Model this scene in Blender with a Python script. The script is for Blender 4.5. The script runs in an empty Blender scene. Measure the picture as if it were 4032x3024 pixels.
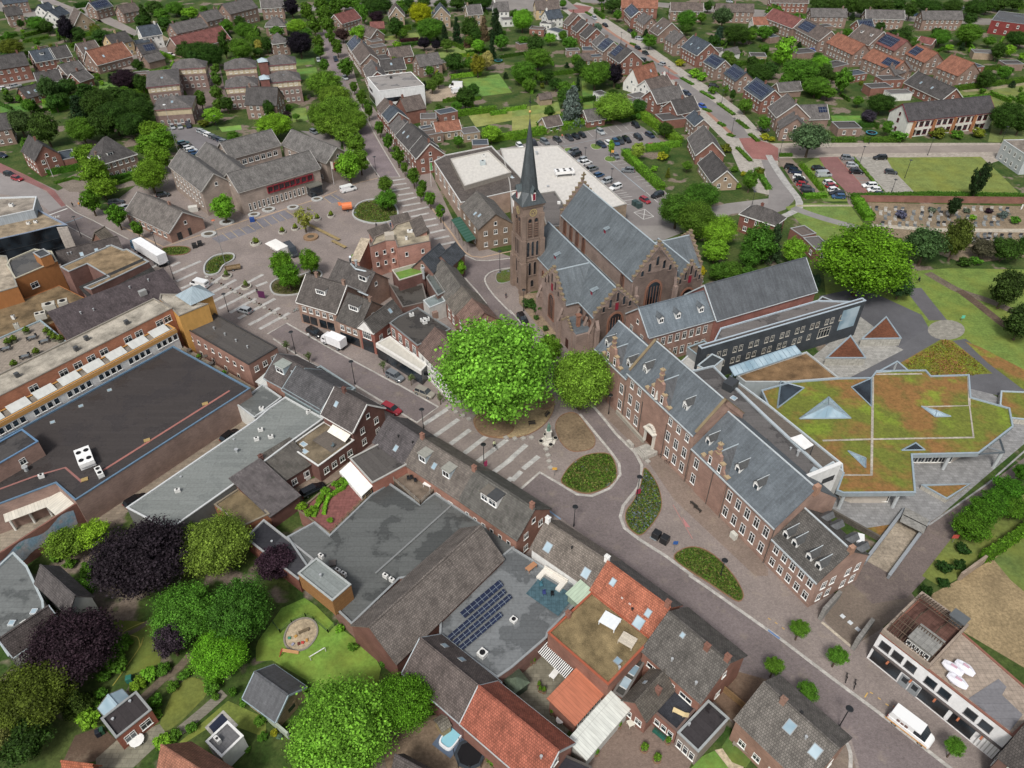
import bpy,bmesh,math,random
import numpy as np
from mathutils import Vector,Matrix
from math import sin,cos,radians,pi,sqrt,atan2
S=bpy.context.scene
COL=S.collection
# ---------------------------------------------------------------- camera, sky, sun, exposure
CAMH,FPX,TH=100.0,2890.0,radians(39.3)
cd=bpy.data.cameras.new('camera');cam=bpy.data.objects.new('camera',cd);COL.objects.link(cam)
cam.location=(0,0,CAMH);cam.rotation_euler=(pi/2-TH,0,0)
cd.sensor_fit='HORIZONTAL';cd.sensor_width=36;cd.lens=FPX/4032*36;cd.clip_start=1;cd.clip_end=5000
S.camera=cam
SUN_EL,SUN_AZ=radians(52),radians(200)
w=bpy.data.worlds.new('World');S.world=w;w.use_nodes=True
nt=w.node_tree;sk=nt.nodes.new('ShaderNodeTexSky');sk.sky_type='NISHITA';sk.sun_disc=False
sk.sun_elevation=SUN_EL;sk.sun_rotation=SUN_AZ;sk.air_density=1.0;sk.dust_density=4.0;sk.ozone_density=1.0
hs_=nt.nodes.new('ShaderNodeHueSaturation');hs_.inputs['Saturation'].default_value=.4;nt.links.new(sk.outputs[0],hs_.inputs['Color']);nt.links.new(hs_.outputs[0],nt.nodes['Background'].inputs[0]);nt.nodes['Background'].inputs[1].default_value=0.1
sd=bpy.data.lights.new('sun','SUN');sd.energy=1.9;sd.angle=radians(11);sd.color=(1,.96,.9)
so=bpy.data.objects.new('sun',sd);COL.objects.link(so)
dv=Vector((sin(SUN_AZ)*cos(SUN_EL),cos(SUN_AZ)*cos(SUN_EL),sin(SUN_EL)))
so.rotation_euler=dv.to_track_quat('Z','Y').to_euler();so.location=dv*300
S.view_settings.view_transform='Standard';S.view_settings.look='None';S.view_settings.gamma=1
S.view_settings.exposure=0.36
S.cycles.max_bounces=5;S.cycles.diffuse_bounces=2;S.cycles.glossy_bounces=2;S.cycles.transmission_bounces=2
S.cycles.transparent_max_bounces=4;S.cycles.use_denoising=True
MT=Matrix.Translation;MI=Matrix.Identity(4)
def RZ(a):return Matrix.Rotation(a,4,'Z')
R=random.Random(11)
# ---------------------------------------------------------------- pixels to points
_o=[0.,0.,4032/2212]
def T(t):
    if t=='o':_o[:]=[0,0,4032/2212]
    else:_o[:]=[int(t[0])*1008.,int(t[1])*756.,1008/2212]
def raw(x,y):return _o[0]+x*_o[2],_o[1]+y*_o[2]
def g(x,y,h=0.):
    X,Y=raw(x,y);u=(X-2016)/FPX;v=(Y-1512)/FPX
    t=(CAMH-h)/(sin(TH)+v*cos(TH))
    return Vector((u*t,(cos(TH)-v*sin(TH))*t,h))
def zdep(x,y,h=0.):
    Y=raw(x,y)[1];v=(Y-1512)/FPX
    return(CAMH-h)/(sin(TH)+v*cos(TH))
def sx(P):
    d=P.y*cos(TH)+(CAMH-P.z)*sin(TH);return P.x/d
def C(h):
    h=h.lstrip('#');h=h if len(h)==6 else ''.join(q*2 for q in h);o=[]
    for i in(0,2,4):
        c=int(h[i:i+2],16)/255;o.append(c/12.92 if c<=.04045 else((c+.055)/1.055)**2.4)
    return(o[0],o[1],o[2],1)
# ---------------------------------------------------------------- materials
MATS={}
class N:
    def __init__(s,name):
        s.m=bpy.data.materials.new(name);s.m.use_nodes=True;s.t=s.m.node_tree;s.b=s.t.nodes['Principled BSDF']
        s.b.inputs['Specular IOR Level'].default_value=.25;MATS[name]=s.m
    def n(s,ty,**k):
        d=s.t.nodes.new('ShaderNode'+ty)
        for a,v in k.items():setattr(d,a,v)
        return d
    def l(s,a,b):s.t.links.new(a,b)
    def uv(s,sc=1,sy=None):
        q=s.n('UVMap');m=s.n('Mapping');s.l(q.outputs[0],m.inputs[0]);m.inputs['Scale'].default_value=(sc,sy or sc,1);return m.outputs[0]
    def pos(s):return s.n('NewGeometry').outputs['Position']
    def obj(s):return s.n('TexCoord').outputs['Object']
    def col(s):return s.n('ObjectInfo').outputs['Color']
    def noise(s,vec,sc,det=3,ro=.55):
        q=s.n('TexNoise');q.inputs['Scale'].default_value=sc;q.inputs['Detail'].default_value=det;q.inputs['Roughness'].default_value=ro
        s.l(vec,q.inputs['Vector']);return q.outputs['Fac']
    def ramp(s,f,a,b,lo=.35,hi=.65):
        q=s.n('MapRange');q.inputs['From Min'].default_value=lo;q.inputs['From Max'].default_value=hi
        q.inputs['To Min'].default_value=a;q.inputs['To Max'].default_value=b;s.l(f,q.inputs['Value']);return q.outputs[0]
    def mul(s,c,f):
        q=s.n('VectorMath',operation='SCALE');s.l(c,q.inputs[0]);s.l(f,q.inputs['Scale']);return q.outputs[0]
    def mix(s,f,a,b,bt='MIX'):
        q=s.n('MixRGB',blend_type=bt)
        for i,x in((0,f),(1,a),(2,b)):
            if isinstance(x,(int,float,tuple)):q.inputs[i].default_value=x
            else:s.l(x,q.inputs[i])
        return q.outputs[0]
    def bump(s,h,st=.3,d=.05):
        q=s.n('Bump');q.inputs['Strength'].default_value=st;q.inputs['Distance'].default_value=d;s.l(h,q.inputs['Height']);s.l(q.outputs[0],s.b.inputs['Normal'])
    def out(s,c,rough=.8,spec=None,metal=0):
        if isinstance(c,tuple):s.b.inputs['Base Color'].default_value=c
        else:s.l(c,s.b.inputs['Base Color'])
        s.b.inputs['Roughness'].default_value=rough;s.b.inputs['Metallic'].default_value=metal
        if spec is not None:s.b.inputs['Specular IOR Level'].default_value=spec
        return s.m
    def brick(s,vec,w,h,mort=.02,off=.5,a=(1,1,1,1),b=(.7,.7,.7,1),mc=(.5,.5,.5,1)):
        q=s.n('TexBrick');q.offset=off;s.l(vec,q.inputs['Vector']);q.inputs['Scale'].default_value=1
        q.inputs['Brick Width'].default_value=w;q.inputs['Row Height'].default_value=h;q.inputs['Mortar Size'].default_value=mort
        q.inputs['Color1'].default_value=a;q.inputs['Color2'].default_value=b;q.inputs['Mortar'].default_value=mc;return q
def G4(v):return(v,v,v,1)
def build_mats():
    m=N('brick');k=m.brick(m.uv(),.42,.13,.012,a=G4(1.28),b=G4(1.),mc=G4(1.4));c=m.mix(1.,m.col(),k.outputs[0],'MULTIPLY')
    c=m.mul(c,m.ramp(m.noise(m.uv(),.35,4),.82,1.15));m.out(c,.9);m.bump(k.outputs['Fac'],.2,-.01)
    m=N('tile');k=m.brick(m.uv(),.3,.36,.03,a=G4(1.35),b=G4(.9),mc=G4(.55));c=m.mix(1.,m.col(),k.outputs[0],'MULTIPLY')
    c=m.mul(c,m.ramp(m.noise(m.uv(),.5,5,.65),.75,1.25));c=m.mul(c,m.ramp(m.noise(m.uv(3,.4),1.,3),.88,1.1))
    m.out(c,.75);m.bump(k.outputs['Fac'],.5,-.05)
    m=N('ribbed_roof');q=m.n('TexWave',wave_type='BANDS',bands_direction='X');m.l(m.uv(),q.inputs[0]);q.inputs['Scale'].default_value=1.2
    k=m.brick(m.uv(),3,.9,.02,a=G4(1.08),b=G4(.9),mc=G4(.7));c=m.mix(1.,m.col(),k.outputs[0],'MULTIPLY')
    c=m.mul(c,m.ramp(q.outputs[1],.8,1.1,0,1));c=m.mul(c,m.ramp(m.noise(m.uv(),.6,5),.8,1.2));m.out(c,.8);m.bump(q.outputs[1],.6,.05)
    m=N('slate');k=m.brick(m.uv(),.35,.25,.012,a=G4(.95),b=G4(.74),mc=G4(.66));c=m.mix(1.,m.col(),k.outputs[0],'MULTIPLY')
    c=m.mul(c,m.ramp(m.noise(m.uv(1.6,.18),1.,5,.7),.78,1.2));c=m.mul(c,m.ramp(m.noise(m.uv(),.3,3),.88,1.12));m.out(c,.55,.4);m.bump(k.outputs['Fac'],.2,-.02)
    for nm,wk in(('bitumen',.66),('felt',.95)):
        m=N(nm);k=m.brick(m.uv(),9,1.,.02,off=.35,a=G4(1.07),b=G4(.93),mc=G4(.62));n1=m.noise(m.uv(),.13,5,.6)
        c=m.mix(1.,m.col(),k.outputs[0],'MULTIPLY');wet=m.ramp(n1,0,1,.515,.55);c=m.mix(wet,c,m.mul(c,m.ramp(n1,wk,wk,0,1)))
        c=m.mul(c,m.ramp(m.noise(m.uv(),2.5,4),.9,1.1));m.out(c,.7)
        m.l(m.ramp(wet,.85,.25,0,1),m.b.inputs['Roughness'])
    m=N('gravel');v=m.n('TexVoronoi');m.l(m.uv(),v.inputs[0]);v.inputs['Scale'].default_value=7
    c=m.mul(m.col(),m.ramp(m.noise(m.uv(),8,3,.7),.6,1.35));c=m.mul(c,m.ramp(m.noise(m.uv(),.3,5,.65),.5,1.35));m.out(c,.95)
    m=N('sheet_metal');q=m.brick(m.uv(),.5,40,.03,off=0,a=G4(1.03),b=G4(.97),mc=G4(.72));c=m.mix(1.,m.col(),q.outputs[0],'MULTIPLY')
    c=m.mul(c,m.ramp(m.noise(m.uv(1,.3),1.5,4),.88,1.1));m.out(c,.45,.5)
    m=N('plaster');c=m.mul(m.col(),m.ramp(m.noise(m.uv(1,.5),1.2,5,.65),.88,1.06));m.out(c,.85)
    m=N('concrete');k=m.brick(m.uv(),.6,.6,.02,off=0,a=G4(1.06),b=G4(.9),mc=G4(.6));c=m.mix(1.,m.col(),k.outputs[0],'MULTIPLY')
    c=m.mul(c,m.ramp(m.noise(m.uv(),1.3,5,.7),.75,1.15));m.out(c,.9)
    m=N('paint');m.out(m.mul(m.col(),m.ramp(m.noise(m.obj(),2,3),.93,1.04)),.5,.4)
    m=N('car_paint');m.out(m.col(),.22,.5);m.b.inputs['Coat Weight'].default_value=.6
    m=N('glass');c=m.mix(m.ramp(m.noise(m.pos(),.3,1),0,1,.35,.7),C('#14181c'),C('#333d45'));m.out(c,.08,.8)
    m=N('pale_glass');c=m.mix(m.ramp(m.noise(m.pos(),.3,2),0,1),C('#7f98a6'),C('#a9bcc6'));m.out(c,.12,.7)
    m=N('solar');k=m.brick(m.uv(),1.0,1.65,.03,off=0,a=C('#1c2338'),b=C('#202a44'),mc=C('#7d8790'));m.out(k.outputs[0],.2,.6)
    m=N('tyre');m.out(C('#17171a'),.8)
    m=N('metal');m.out(m.col(),.4,.6,.3)
    m=N('wood');k=m.brick(m.uv(),4,.14,.015,a=G4(1.1),b=G4(.85),mc=G4(.45));c=m.mix(1.,m.col(),k.outputs[0],'MULTIPLY');m.out(m.mul(c,m.ramp(m.noise(m.uv(1,6),2,4),.8,1.15)),.8)
    # foliage
    m=N('leaf');ri=m.n('NewGeometry').outputs['Random Per Island'];c=m.mul(m.col(),m.ramp(ri,.42,1.2,0,1))
    c=m.mul(c,m.ramp(m.noise(m.obj(),2.2,2),.78,1.25));h=m.n('HueSaturation');m.l(m.ramp(m.n('ObjectInfo').outputs['Random'],.482,.502,0,1),h.inputs['Hue']);m.l(m.ramp(ri,.9,1.1,0,1),h.inputs['Value'])
    m.l(c,h.inputs['Color']);m.out(h.outputs[0],.65,.15);tr=m.n('BsdfTranslucent');m.l(h.outputs[0],tr.inputs[0]);mx=m.n('MixShader');mx.inputs[0].default_value=.25
    o=m.t.nodes['Material Output'];m.l(m.b.outputs[0],mx.inputs[1]);m.l(tr.outputs[0],mx.inputs[2]);m.l(mx.outputs[0],o.inputs[0])
    m=N('bark');m.out(m.mul(m.col(),m.ramp(m.noise(m.obj(),9,4),.7,1.2)),.95)
    # ground kinds, world positions
    def world(name,f):m=N(name);f(m);return m
    def grassy(m):
        p=m.pos();c=m.mul(m.col(),m.ramp(m.noise(p,1.6,6,.75),.72,1.25));c=m.mix(m.ramp(m.noise(p,.11,4,.6),0,.55,.42,.68),c,C('#7d8038'));m.out(m.mul(c,m.ramp(m.noise(p,.3,3),.85,1.15)),.95)
    world('grass',grassy)
    def garden(m):
        p=m.pos();c=m.mix(m.ramp(m.noise(p,.14,5,.65),0,1,.4,.6),C('#324a1c'),C('#4e5a2e'));c=m.mix(m.ramp(m.noise(p,.09,3,.6),0,1,.56,.6),c,C('#7b6f63'))
        m.out(m.mul(c,m.ramp(m.noise(p,1.5,6,.75),.6,1.3)),.95)
    world('garden',garden)
    def pave(m):
        p=m.pos();k=m.brick(p,.21,.1,.012,a=G4(1.15),b=G4(.84),mc=G4(.8));c=m.mix(1.,m.col(),k.outputs[0],'MULTIPLY')
        c=m.mul(c,m.ramp(m.noise(p,2.2,5,.75),.84,1.14));c=m.mul(c,m.ramp(m.noise(p,.12,4,.6),.86,1.13));c=m.mix(m.ramp(m.noise(p,.35,6,.7),0,.28,.56,.72),c,C('#a89b85'))
        m.out(c,.85)
    world('paving',pave)
    def asph(m):
        p=m.pos();c=m.mul(m.col(),m.ramp(m.noise(p,5,4,.8),.9,1.1));c=m.mul(c,m.ramp(m.noise(p,.1,4,.6),.88,1.1));c=m.mul(c,m.ramp(m.noise(p,.6,5,.7),.94,1.06));m.out(c,.85)
    world('asphalt',asph)
    def slabs(m):
        p=m.pos();k=m.brick(p,.9,.6,.03,a=G4(1.1),b=G4(.84),mc=G4(.7));c=m.mix(1.,m.col(),k.outputs[0],'MULTIPLY');m.out(m.mul(c,m.ramp(m.noise(p,.8,5,.7),.82,1.15)),.85)
    world('slabs',slabs)
    def soil(m):
        p=m.pos();c=m.mul(m.col(),m.ramp(m.noise(p,2.,6,.75),.65,1.3));c=m.mul(c,m.ramp(m.noise(p,.2,4,.6),.8,1.2));m.out(c,.95)
    world('soil',soil)
    def bed(m):
        p=m.pos();c=m.mix(m.ramp(m.noise(p,.35,5,.65),0,1,.42,.58),C('#4d6228'),C('#5f5a38'));c=m.mix(m.ramp(m.noise(p,.5,3,.6),0,1,.6,.64),c,C('#6b7078'));m.out(m.mul(c,m.ramp(m.noise(p,2.4,6,.75),.6,1.4)),.95);m.bump(m.noise(p,2.4,6,.75),.8,.25)
    world('plant_bed',bed)
    def sedum(m):
        p=m.pos();c=m.mix(m.ramp(m.noise(p,.085,4,.6),0,1,.44,.56),C('#6a7230'),C('#86643c'));c=m.mix(m.ramp(m.noise(p,.16,3,.6),0,.8,.55,.68),c,C('#788c30'));c=m.mix(m.ramp(m.noise(p,.6,5,.7),0,.5,.5,.65),c,C('#585a2c'))
        m.out(m.mul(c,m.ramp(m.noise(p,1.8,6,.75),.72,1.25)),.95)
    world('sedum',sedum)
    m=N('water');m.out(C('#8fc8d8'),.08,.6)
build_mats()
# ---------------------------------------------------------------- mesh helper
class MB:
    def __init__(s):s.v=[];s.f=[];s.m=[]
    def face(s,pts,m=0):
        i=len(s.v);s.v+=[tuple(p)for p in pts];s.f.append(tuple(range(i,i+len(pts))));s.m.append(m)
    def box(s,x0,x1,y0,y1,z0,z1,m=0,mt=None,bot=False):
        if x0>x1:x0,x1=x1,x0
        if y0>y1:y0,y1=y1,y0
        s.face([(x0,y0,z0),(x1,y0,z0),(x1,y0,z1),(x0,y0,z1)],m);s.face([(x1,y0,z0),(x1,y1,z0),(x1,y1,z1),(x1,y0,z1)],m)
        s.face([(x1,y1,z0),(x0,y1,z0),(x0,y1,z1),(x1,y1,z1)],m);s.face([(x0,y1,z0),(x0,y0,z0),(x0,y0,z1),(x0,y1,z1)],m)
        s.face([(x0,y0,z1),(x1,y0,z1),(x1,y1,z1),(x0,y1,z1)],m if mt is None else mt)
        if bot:s.face([(x0,y1,z0),(x1,y1,z0),(x1,y0,z0),(x0,y0,z0)],m)
    def prism(s,poly,z0,z1,m=0,mt=None):
        n=len(poly)
        for i in range(n):
            a,b=poly[i],poly[(i+1)%n];s.face([(a[0],a[1],z0),(b[0],b[1],z0),(b[0],b[1],z1),(a[0],a[1],z1)],m)
        s.face([(p[0],p[1],z1)for p in poly],m if mt is None else mt)
    def slab(s,top,th,m=0):
        top=[Vector(p)for p in top];n=(top[1]-top[0]).cross(top[2]-top[0]).normalized()
        if n.z<0:top.reverse();n=-n
        bt=[p-n*th for p in top];s.face(top,m);k=len(top);s.face(list(reversed(bt)),m)
        for i in range(k):j=(i+1)%k;s.face([bt[i],bt[j],top[j],top[i]],m)
    def cyl(s,x,y,z0,z1,r0,r1=None,n=8,m=0,cap=True):
        r1=r0 if r1 is None else r1;P=[(x+r0*cos(2*pi*i/n),y+r0*sin(2*pi*i/n),z0)for i in range(n)];Q=[(x+r1*cos(2*pi*i/n),y+r1*sin(2*pi*i/n),z1)for i in range(n)]
        for i in range(n):j=(i+1)%n;s.face([P[i],P[j],Q[j],Q[i]],m)
        if cap and r1>.001:s.face(Q,m)
    def tube(s,a,b,r0,r1=None,n=6,m=0):
        a,b=Vector(a),Vector(b);r1=r0 if r1 is None else r1;d=(b-a).normalized();u=d.cross(Vector((0,0,1))if abs(d.z)<.9 else Vector((1,0,0))).normalized();w_=d.cross(u)
        P=[a+(u*cos(2*pi*i/n)+w_*sin(2*pi*i/n))*r0 for i in range(n)];Q=[b+(u*cos(2*pi*i/n)+w_*sin(2*pi*i/n))*r1 for i in range(n)]
        for i in range(n):j=(i+1)%n;s.face([P[j],P[i],Q[i],Q[j]],m)
        s.face(P,m);s.face(list(reversed(Q)),m)
    def data(s,name,mats):
        me=bpy.data.meshes.new(name);me.from_pydata(s.v,[],s.f)
        for q in mats:me.materials.append(MATS[q])
        me.polygons.foreach_set('material_index',s.m);uvl=me.uv_layers.new(name='UVMap').data;k=0
        for f in s.f:
            P=[Vector(s.v[i])for i in f];n=Vector((0,0,0))
            for i in range(1,len(P)-1):n+=(P[i]-P[0]).cross(P[i+1]-P[0])
            n=n.normalized()if n.length>1e-9 else Vector((0,0,1))
            if abs(n.z)>.995:ua,va=Vector((1,0,0)),Vector((0,1,0))
            else:ua=Vector((-n.y,n.x,0)).normalized();va=n.cross(ua)
            for p in P:uvl[k].uv=(p.dot(ua),p.dot(va));k+=1
        me.validate();me.update();return me
    def obj(s,name,mats,parent=None,color='#ffffff',M=None):
        if isinstance(mats,str):mats=[mats]
        return link(name,s.data(name,mats),parent,color,M)
WM={}
def link(name,data,parent=None,color='#ffffff',M=None):
    o=bpy.data.objects.new(name,data);COL.objects.link(o);o.color=C(color)if isinstance(color,str)else color;l_=o.color[0]if data and data.materials and data.materials[0]and data.materials[0].name=='leaf' else-1;kk=.16 if l_<0 else 0.;l_=.3*o.color[0]+.6*o.color[1]+.1*o.color[2];o.color=[max(0,v*(1-kk)+l_*kk)for v in o.color[:3]]+[1]
    M=M.copy()if M is not None else(WM[parent.name].copy()if parent else MI);WM[o.name]=M
    if parent:o.parent=parent;o.matrix_basis=WM[parent.name].inverted()@M
    else:o.matrix_basis=M
    return o
def empty(name,M):return link(name,None,None,'#ffffff',M)
LABELS=set()
def tag(o,label,cat,group=None):
    if label in LABELS and not group:print('DUPLABEL',label)
    LABELS.add(label);o['label']=label;o['category']=cat
    if group:o['group']=group
    return o
def frame(P,X,up=(0,0,1)):
    X=Vector(X).normalized();Z=Vector(up);Y=Z.cross(X).normalized();Z=X.cross(Y)
    return Matrix(((X.x,Y.x,Z.x,P[0]),(X.y,Y.y,Z.y,P[1]),(X.z,Y.z,Z.z,P[2]),(0,0,0,1)))
ORD='first second third fourth fifth sixth seventh eighth ninth tenth eleventh twelfth thirteenth fourteenth fifteenth sixteenth seventeenth eighteenth nineteenth'.split()
TENS={2:'twent',3:'thirt',4:'fort',5:'fift',6:'sixt',7:'sevent',8:'eight',9:'ninet'}
def ordw(i):
    i+=1
    if i<20:return ORD[i-1]
    t,r=divmod(i,10);return TENS[t]+('ieth' if r==0 else 'y-'+ORD[r-1])
# ---------------------------------------------------------------- ground sheets
def smooth(pts,n=4,closed=True):
    out=[];k=len(pts)
    for i in range(k if closed else k-1):
        if closed:p0,p1,p2,p3=pts[i-1],pts[i],pts[(i+1)%k],pts[(i+2)%k]
        else:p0,p1,p2,p3=pts[max(i-1,0)],pts[i],pts[i+1],pts[min(i+2,k-1)]
        for j in range(n):
            t=j/n;out.append(tuple(.5*((2*b)+(-a+c)*t+(2*a-5*b+4*c-d)*t*t+(-a+3*b-3*c+d)*t**3)for a,b,c,d in zip(p0,p1,p2,p3)))
    if not closed:out.append(tuple(pts[-1]))
    return out
_z=[0.]
FOOT=[]
def tess(P):
    from mathutils.geometry import tessellate_polygon
    return tessellate_polygon([[Vector((p[0],p[1],0))for p in P]])
def sheet(name,pts,mat,color='#888888',z=.01,sm=0,h=0,kind='structure',label=None,cat=None,parent=None):
    if sm:pts=smooth(pts,sm)
    _z[0]+=6e-5;z+=_z[0];P=[g(x,y,h)for x,y in pts];m=MB()
    for t in tess(P):
        q=[Vector((P[i].x,P[i].y,h+z))for i in t]
        if(q[1]-q[0]).cross(q[2]-q[0]).z<0:q.reverse()
        m.face(q)
    o=m.obj(name,mat,parent,color)
    if mat not in('grass','soil','sedum')or 'path' in name:FOOT.append([(p.x,p.y)for p in P])
    if kind:o['kind']=kind
    if label:tag(o,label,cat)
    return o
def strip(name,pts,width,mat,color,z=.02,sm=0,h=0,hgt=0,kind='structure',label=None,cat=None,group=None):
    """a band of constant width in metres along a line"""
    if sm:pts=smooth(pts,sm,False)
    _z[0]+=6e-5;z+=_z[0];P=[g(x,y,h)for x,y in pts];m=MB();L=[]
    for i,p in enumerate(P):
        d=(P[min(i+1,len(P)-1)]-P[max(i-1,0)]);d.z=0;d.normalize();nrm=Vector((-d.y,d.x,0));L.append((p+nrm*width/2,p-nrm*width/2))
    zz=h+z+hgt
    for i in range(len(L)-1):
        a,b=L[i];c,d=L[i+1];q=[(b.x,b.y,zz),(d.x,d.y,zz),(c.x,c.y,zz),(a.x,a.y,zz)];m.face(q)
        if hgt:
            m.face([(b.x,b.y,h),(d.x,d.y,h),(d.x,d.y,zz),(b.x,b.y,zz)]);m.face([(c.x,c.y,h),(a.x,a.y,h),(a.x,a.y,zz),(c.x,c.y,zz)])
    if hgt:
        for(a,b),fl in((L[0],0),(L[-1],1)):
            q=[(a.x,a.y,h),(b.x,b.y,h),(b.x,b.y,zz),(a.x,a.y,zz)];m.face(q[::-1]if fl else q)
    o=m.obj(name,mat,None,color)
    if kind:o['kind']=kind
    if label:tag(o,label,cat,group)
    return o
# ---------------------------------------------------------------- foliage prototypes
def mesh_np(name,V,nq,mat):
    me=bpy.data.meshes.new(name);me.vertices.add(len(V));me.vertices.foreach_set('co',V.astype(np.float32).ravel())
    me.loops.add(nq*4);me.loops.foreach_set('vertex_index',np.arange(nq*4,dtype=np.int32));me.polygons.add(nq)
    me.polygons.foreach_set('loop_start',np.arange(0,nq*4,4,dtype=np.int32));me.polygons.foreach_set('loop_total',np.full(nq,4,dtype=np.int32))
    me.materials.append(MATS[mat]);me.update(calc_edges=True);return me
def leaves(P,Nn,size,rng,jit=.75):
    """quads centred on P facing roughly Nn"""
    n=len(P);d=Nn+rng.normal(0,jit,(n,3));d/=np.linalg.norm(d,axis=1)[:,None];a=rng.normal(0,1,(n,3));u=np.cross(d,a);u/=np.linalg.norm(u,axis=1)[:,None];v=np.cross(d,u)
    s=(size*rng.uniform(.6,1.3,n))[:,None];s2=s*rng.uniform(.6,1,n)[:,None]
    return np.stack([P-u*s-v*s2*.4,P+u*s*.3-v*s2,P+u*s+v*s2*.4,P-u*s*.3+v*s2],1).reshape(-1,3)
def crown_mesh(kind,seed,ncl,nlf,ls):
    rng=np.random.default_rng(seed);PP=[];NN=[]
    for i in range(ncl):
        d=rng.normal(0,1,3);d/=np.linalg.norm(d);k=rng.uniform(.55,.86)if i%4 else rng.uniform(.2,.5);cr=rng.uniform(.13,.33)
        if kind=='cone':
            z=rng.uniform(-1,.85)**1;t=(1-z)/2;r=.08+.92*t**.85;a=rng.uniform(0,2*pi);rr=r*rng.uniform(.55,.85);c=np.array([rr*cos(a),rr*sin(a),z]);cr=.12+.17*t;sc=np.array([1,1,.55])
        elif kind=='column':
            c=d*k*np.array([.95,.95,1]);c[2]=c[2]*.95;f=1-.35*max(0,c[2])**2-.15*max(0,-c[2]);c[0]*=f;c[1]*=f;sc=np.array([1,1,.75]);cr*=.9
        elif kind=='weep':
            c=d*k;c[2]=abs(c[2])*.9-.25;sc=np.array([1,1,1.6]);cr*=.85
        elif kind=='bush':c=d*k*.85;sc=np.array([1,1,.9])
        else:c=d*k;c[2]=c[2]*.9+.03;sc=np.array([1,1,.78])
        q=rng.normal(0,1,(nlf,3));q/=np.linalg.norm(q,axis=1)[:,None];q[:,2]=np.abs(q[:,2])*np.where(rng.random(nlf)<.8,1,-1)
        P=c+q*cr*rng.uniform(.35,1.15,nlf)[:,None]*sc;PP.append(P);NN.append(q+c*.6)
    P=np.concatenate(PP);Nn=np.concatenate(NN)
    V=leaves(P,Nn,ls,rng)
    # a few large inner leaves keep the crown from being see-through everywhere
    m=max(60,ncl*2);q=rng.normal(0,1,(m,3));q/=np.linalg.norm(q,axis=1)[:,None];I=q*rng.uniform(.2,.62,m)[:,None]
    if kind=='cone':I=q*.5;t=(1-I[:,2]*1.6)/2;I[:,2]*=1.6;I[:,:2]*=np.clip(t,.1,1)[:,None]*1.1
    V2=leaves(I,q,.17 if kind!='cone' else .1,rng,.4);V=np.concatenate([V,V2]);return mesh_np('crown',V,len(V)//4,'leaf')
CR={}
for kd,a,b,ls in(('round',130,80,.042),('big',300,130,.023),('column',70,65,.06),('cone',110,50,.045),('weep',120,90,.035),('bush',34,55,.09),('sparse',26,24,.055)):
    CR[kd]=[crown_mesh({'big':'round','sparse':'round'}.get(kd,kd),10*i+len(kd),a,b,ls)for i in range(2 if kd in('big','weep','cone')else 3)]
def trunk_mesh(seed):
    r=random.Random(seed);m=MB();m.tube((0,0,0),(0,0,.55),.045,.03,7);m.tube((0,0,.5),(.02,.02,.95),.03,.008,6)
    for i in range(6):
        a=i*1.05+r.random();z=.38+.06*i;k=r.uniform(.25,.42);m.tube((0,0,z),(k*cos(a),k*sin(a),z+.28),.018,.005,5)
    return m.data('trunk',['bark'])
TRK=[trunk_mesh(i)for i in range(3)]
KN={'round':'tree','big':'spreading tree','column':'upright tree','cone':'conifer','weep':'drooping tree','bush':'shrub','sparse':'thin young tree'}
TREES=[]
def tree(x,y,rx,ry=None,kind='round',color='#4f7a25',name=None,trunk=None,hs=None):
    """crown centre pixel, half width and half height in pixels"""
    ry=ry or rx;cy=y;hc=3.
    X,Y=raw(x,y);v=(Y-1512)/FPX;al=TH+math.atan(v)
    for _ in range(5):
        Z=zdep(x,y,hc);rr=Z*_o[2]/FPX;a=rx*rr;vv=ry*rr*sqrt(1+v*v)**-1 if False else ry*rr/(1+v*v)**.5
        q=vv*vv-(a*sin(al))**2;b=sqrt(q)/cos(al)if q>0 else 0
        b=min(max(b,.62*a),2.8*a)
        hc=b*.92+.1 if kind=='bush' else(b*1.0+.3 if kind=='cone' else b+max(1.2,.25*a)if trunk is None else b+trunk)
    P=g(x,y,hc);P.z=0;M=MT(P)@RZ(R.uniform(0,6.28))
    nm=name or{'cone':'conifer','bush':'shrub','sparse':'young_tree'}.get(kind,'tree');root=empty(nm,M)
    me=CR['big' if(kind=='round' and a>4.6)else kind];me=me[R.randrange(len(me))]
    cr=link('crown',me,root,color,M@MT((0,0,hc))@Matrix.Diagonal((a*1.12,a*1.12,b*1.1,1)))
    if kind!='bush':
        ht=hc+b*.5;tw=max(.9,a*.35)/max(ht,.1)*ht
        link('trunk',TRK[R.randrange(3)],root,'#5a4c3c',M@Matrix.Diagonal((max(2.2,min(ht,2.2*a)),max(2.2,min(ht,2.2*a)),ht,1)))
    return root
ADJ={}
def trees(phrase,lst,kind='round',color='#4f7a25',adj='green',cat=None,group=None,**kw):
    """lst of (x,y,rx[,ry[,kind[,color[,adj]]]])"""
    o=[]
    for e in lst:
        e=list(e)+[None]*(7-len(e));k=e[4]or kind;r=tree(e[0],e[1],e[2],e[3],k,e[5]or color,**kw);o.append((r,k,e[6]or adj))
    o.sort(key=lambda t:sx(WM[t[0].name].translation))
    for i,(r,k,ad)in enumerate(o):
        lab=f"{ad} {KN[k]}, {ordw(i)} from left of {phrase}" if len(o)>1 else f"{ad} {KN[k]} {phrase}"
        tag(r,lab,cat or('shrub' if k=='bush' else 'tree'),group or(phrase if len(o)>2 else None))
    return[t[0]for t in o]
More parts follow.
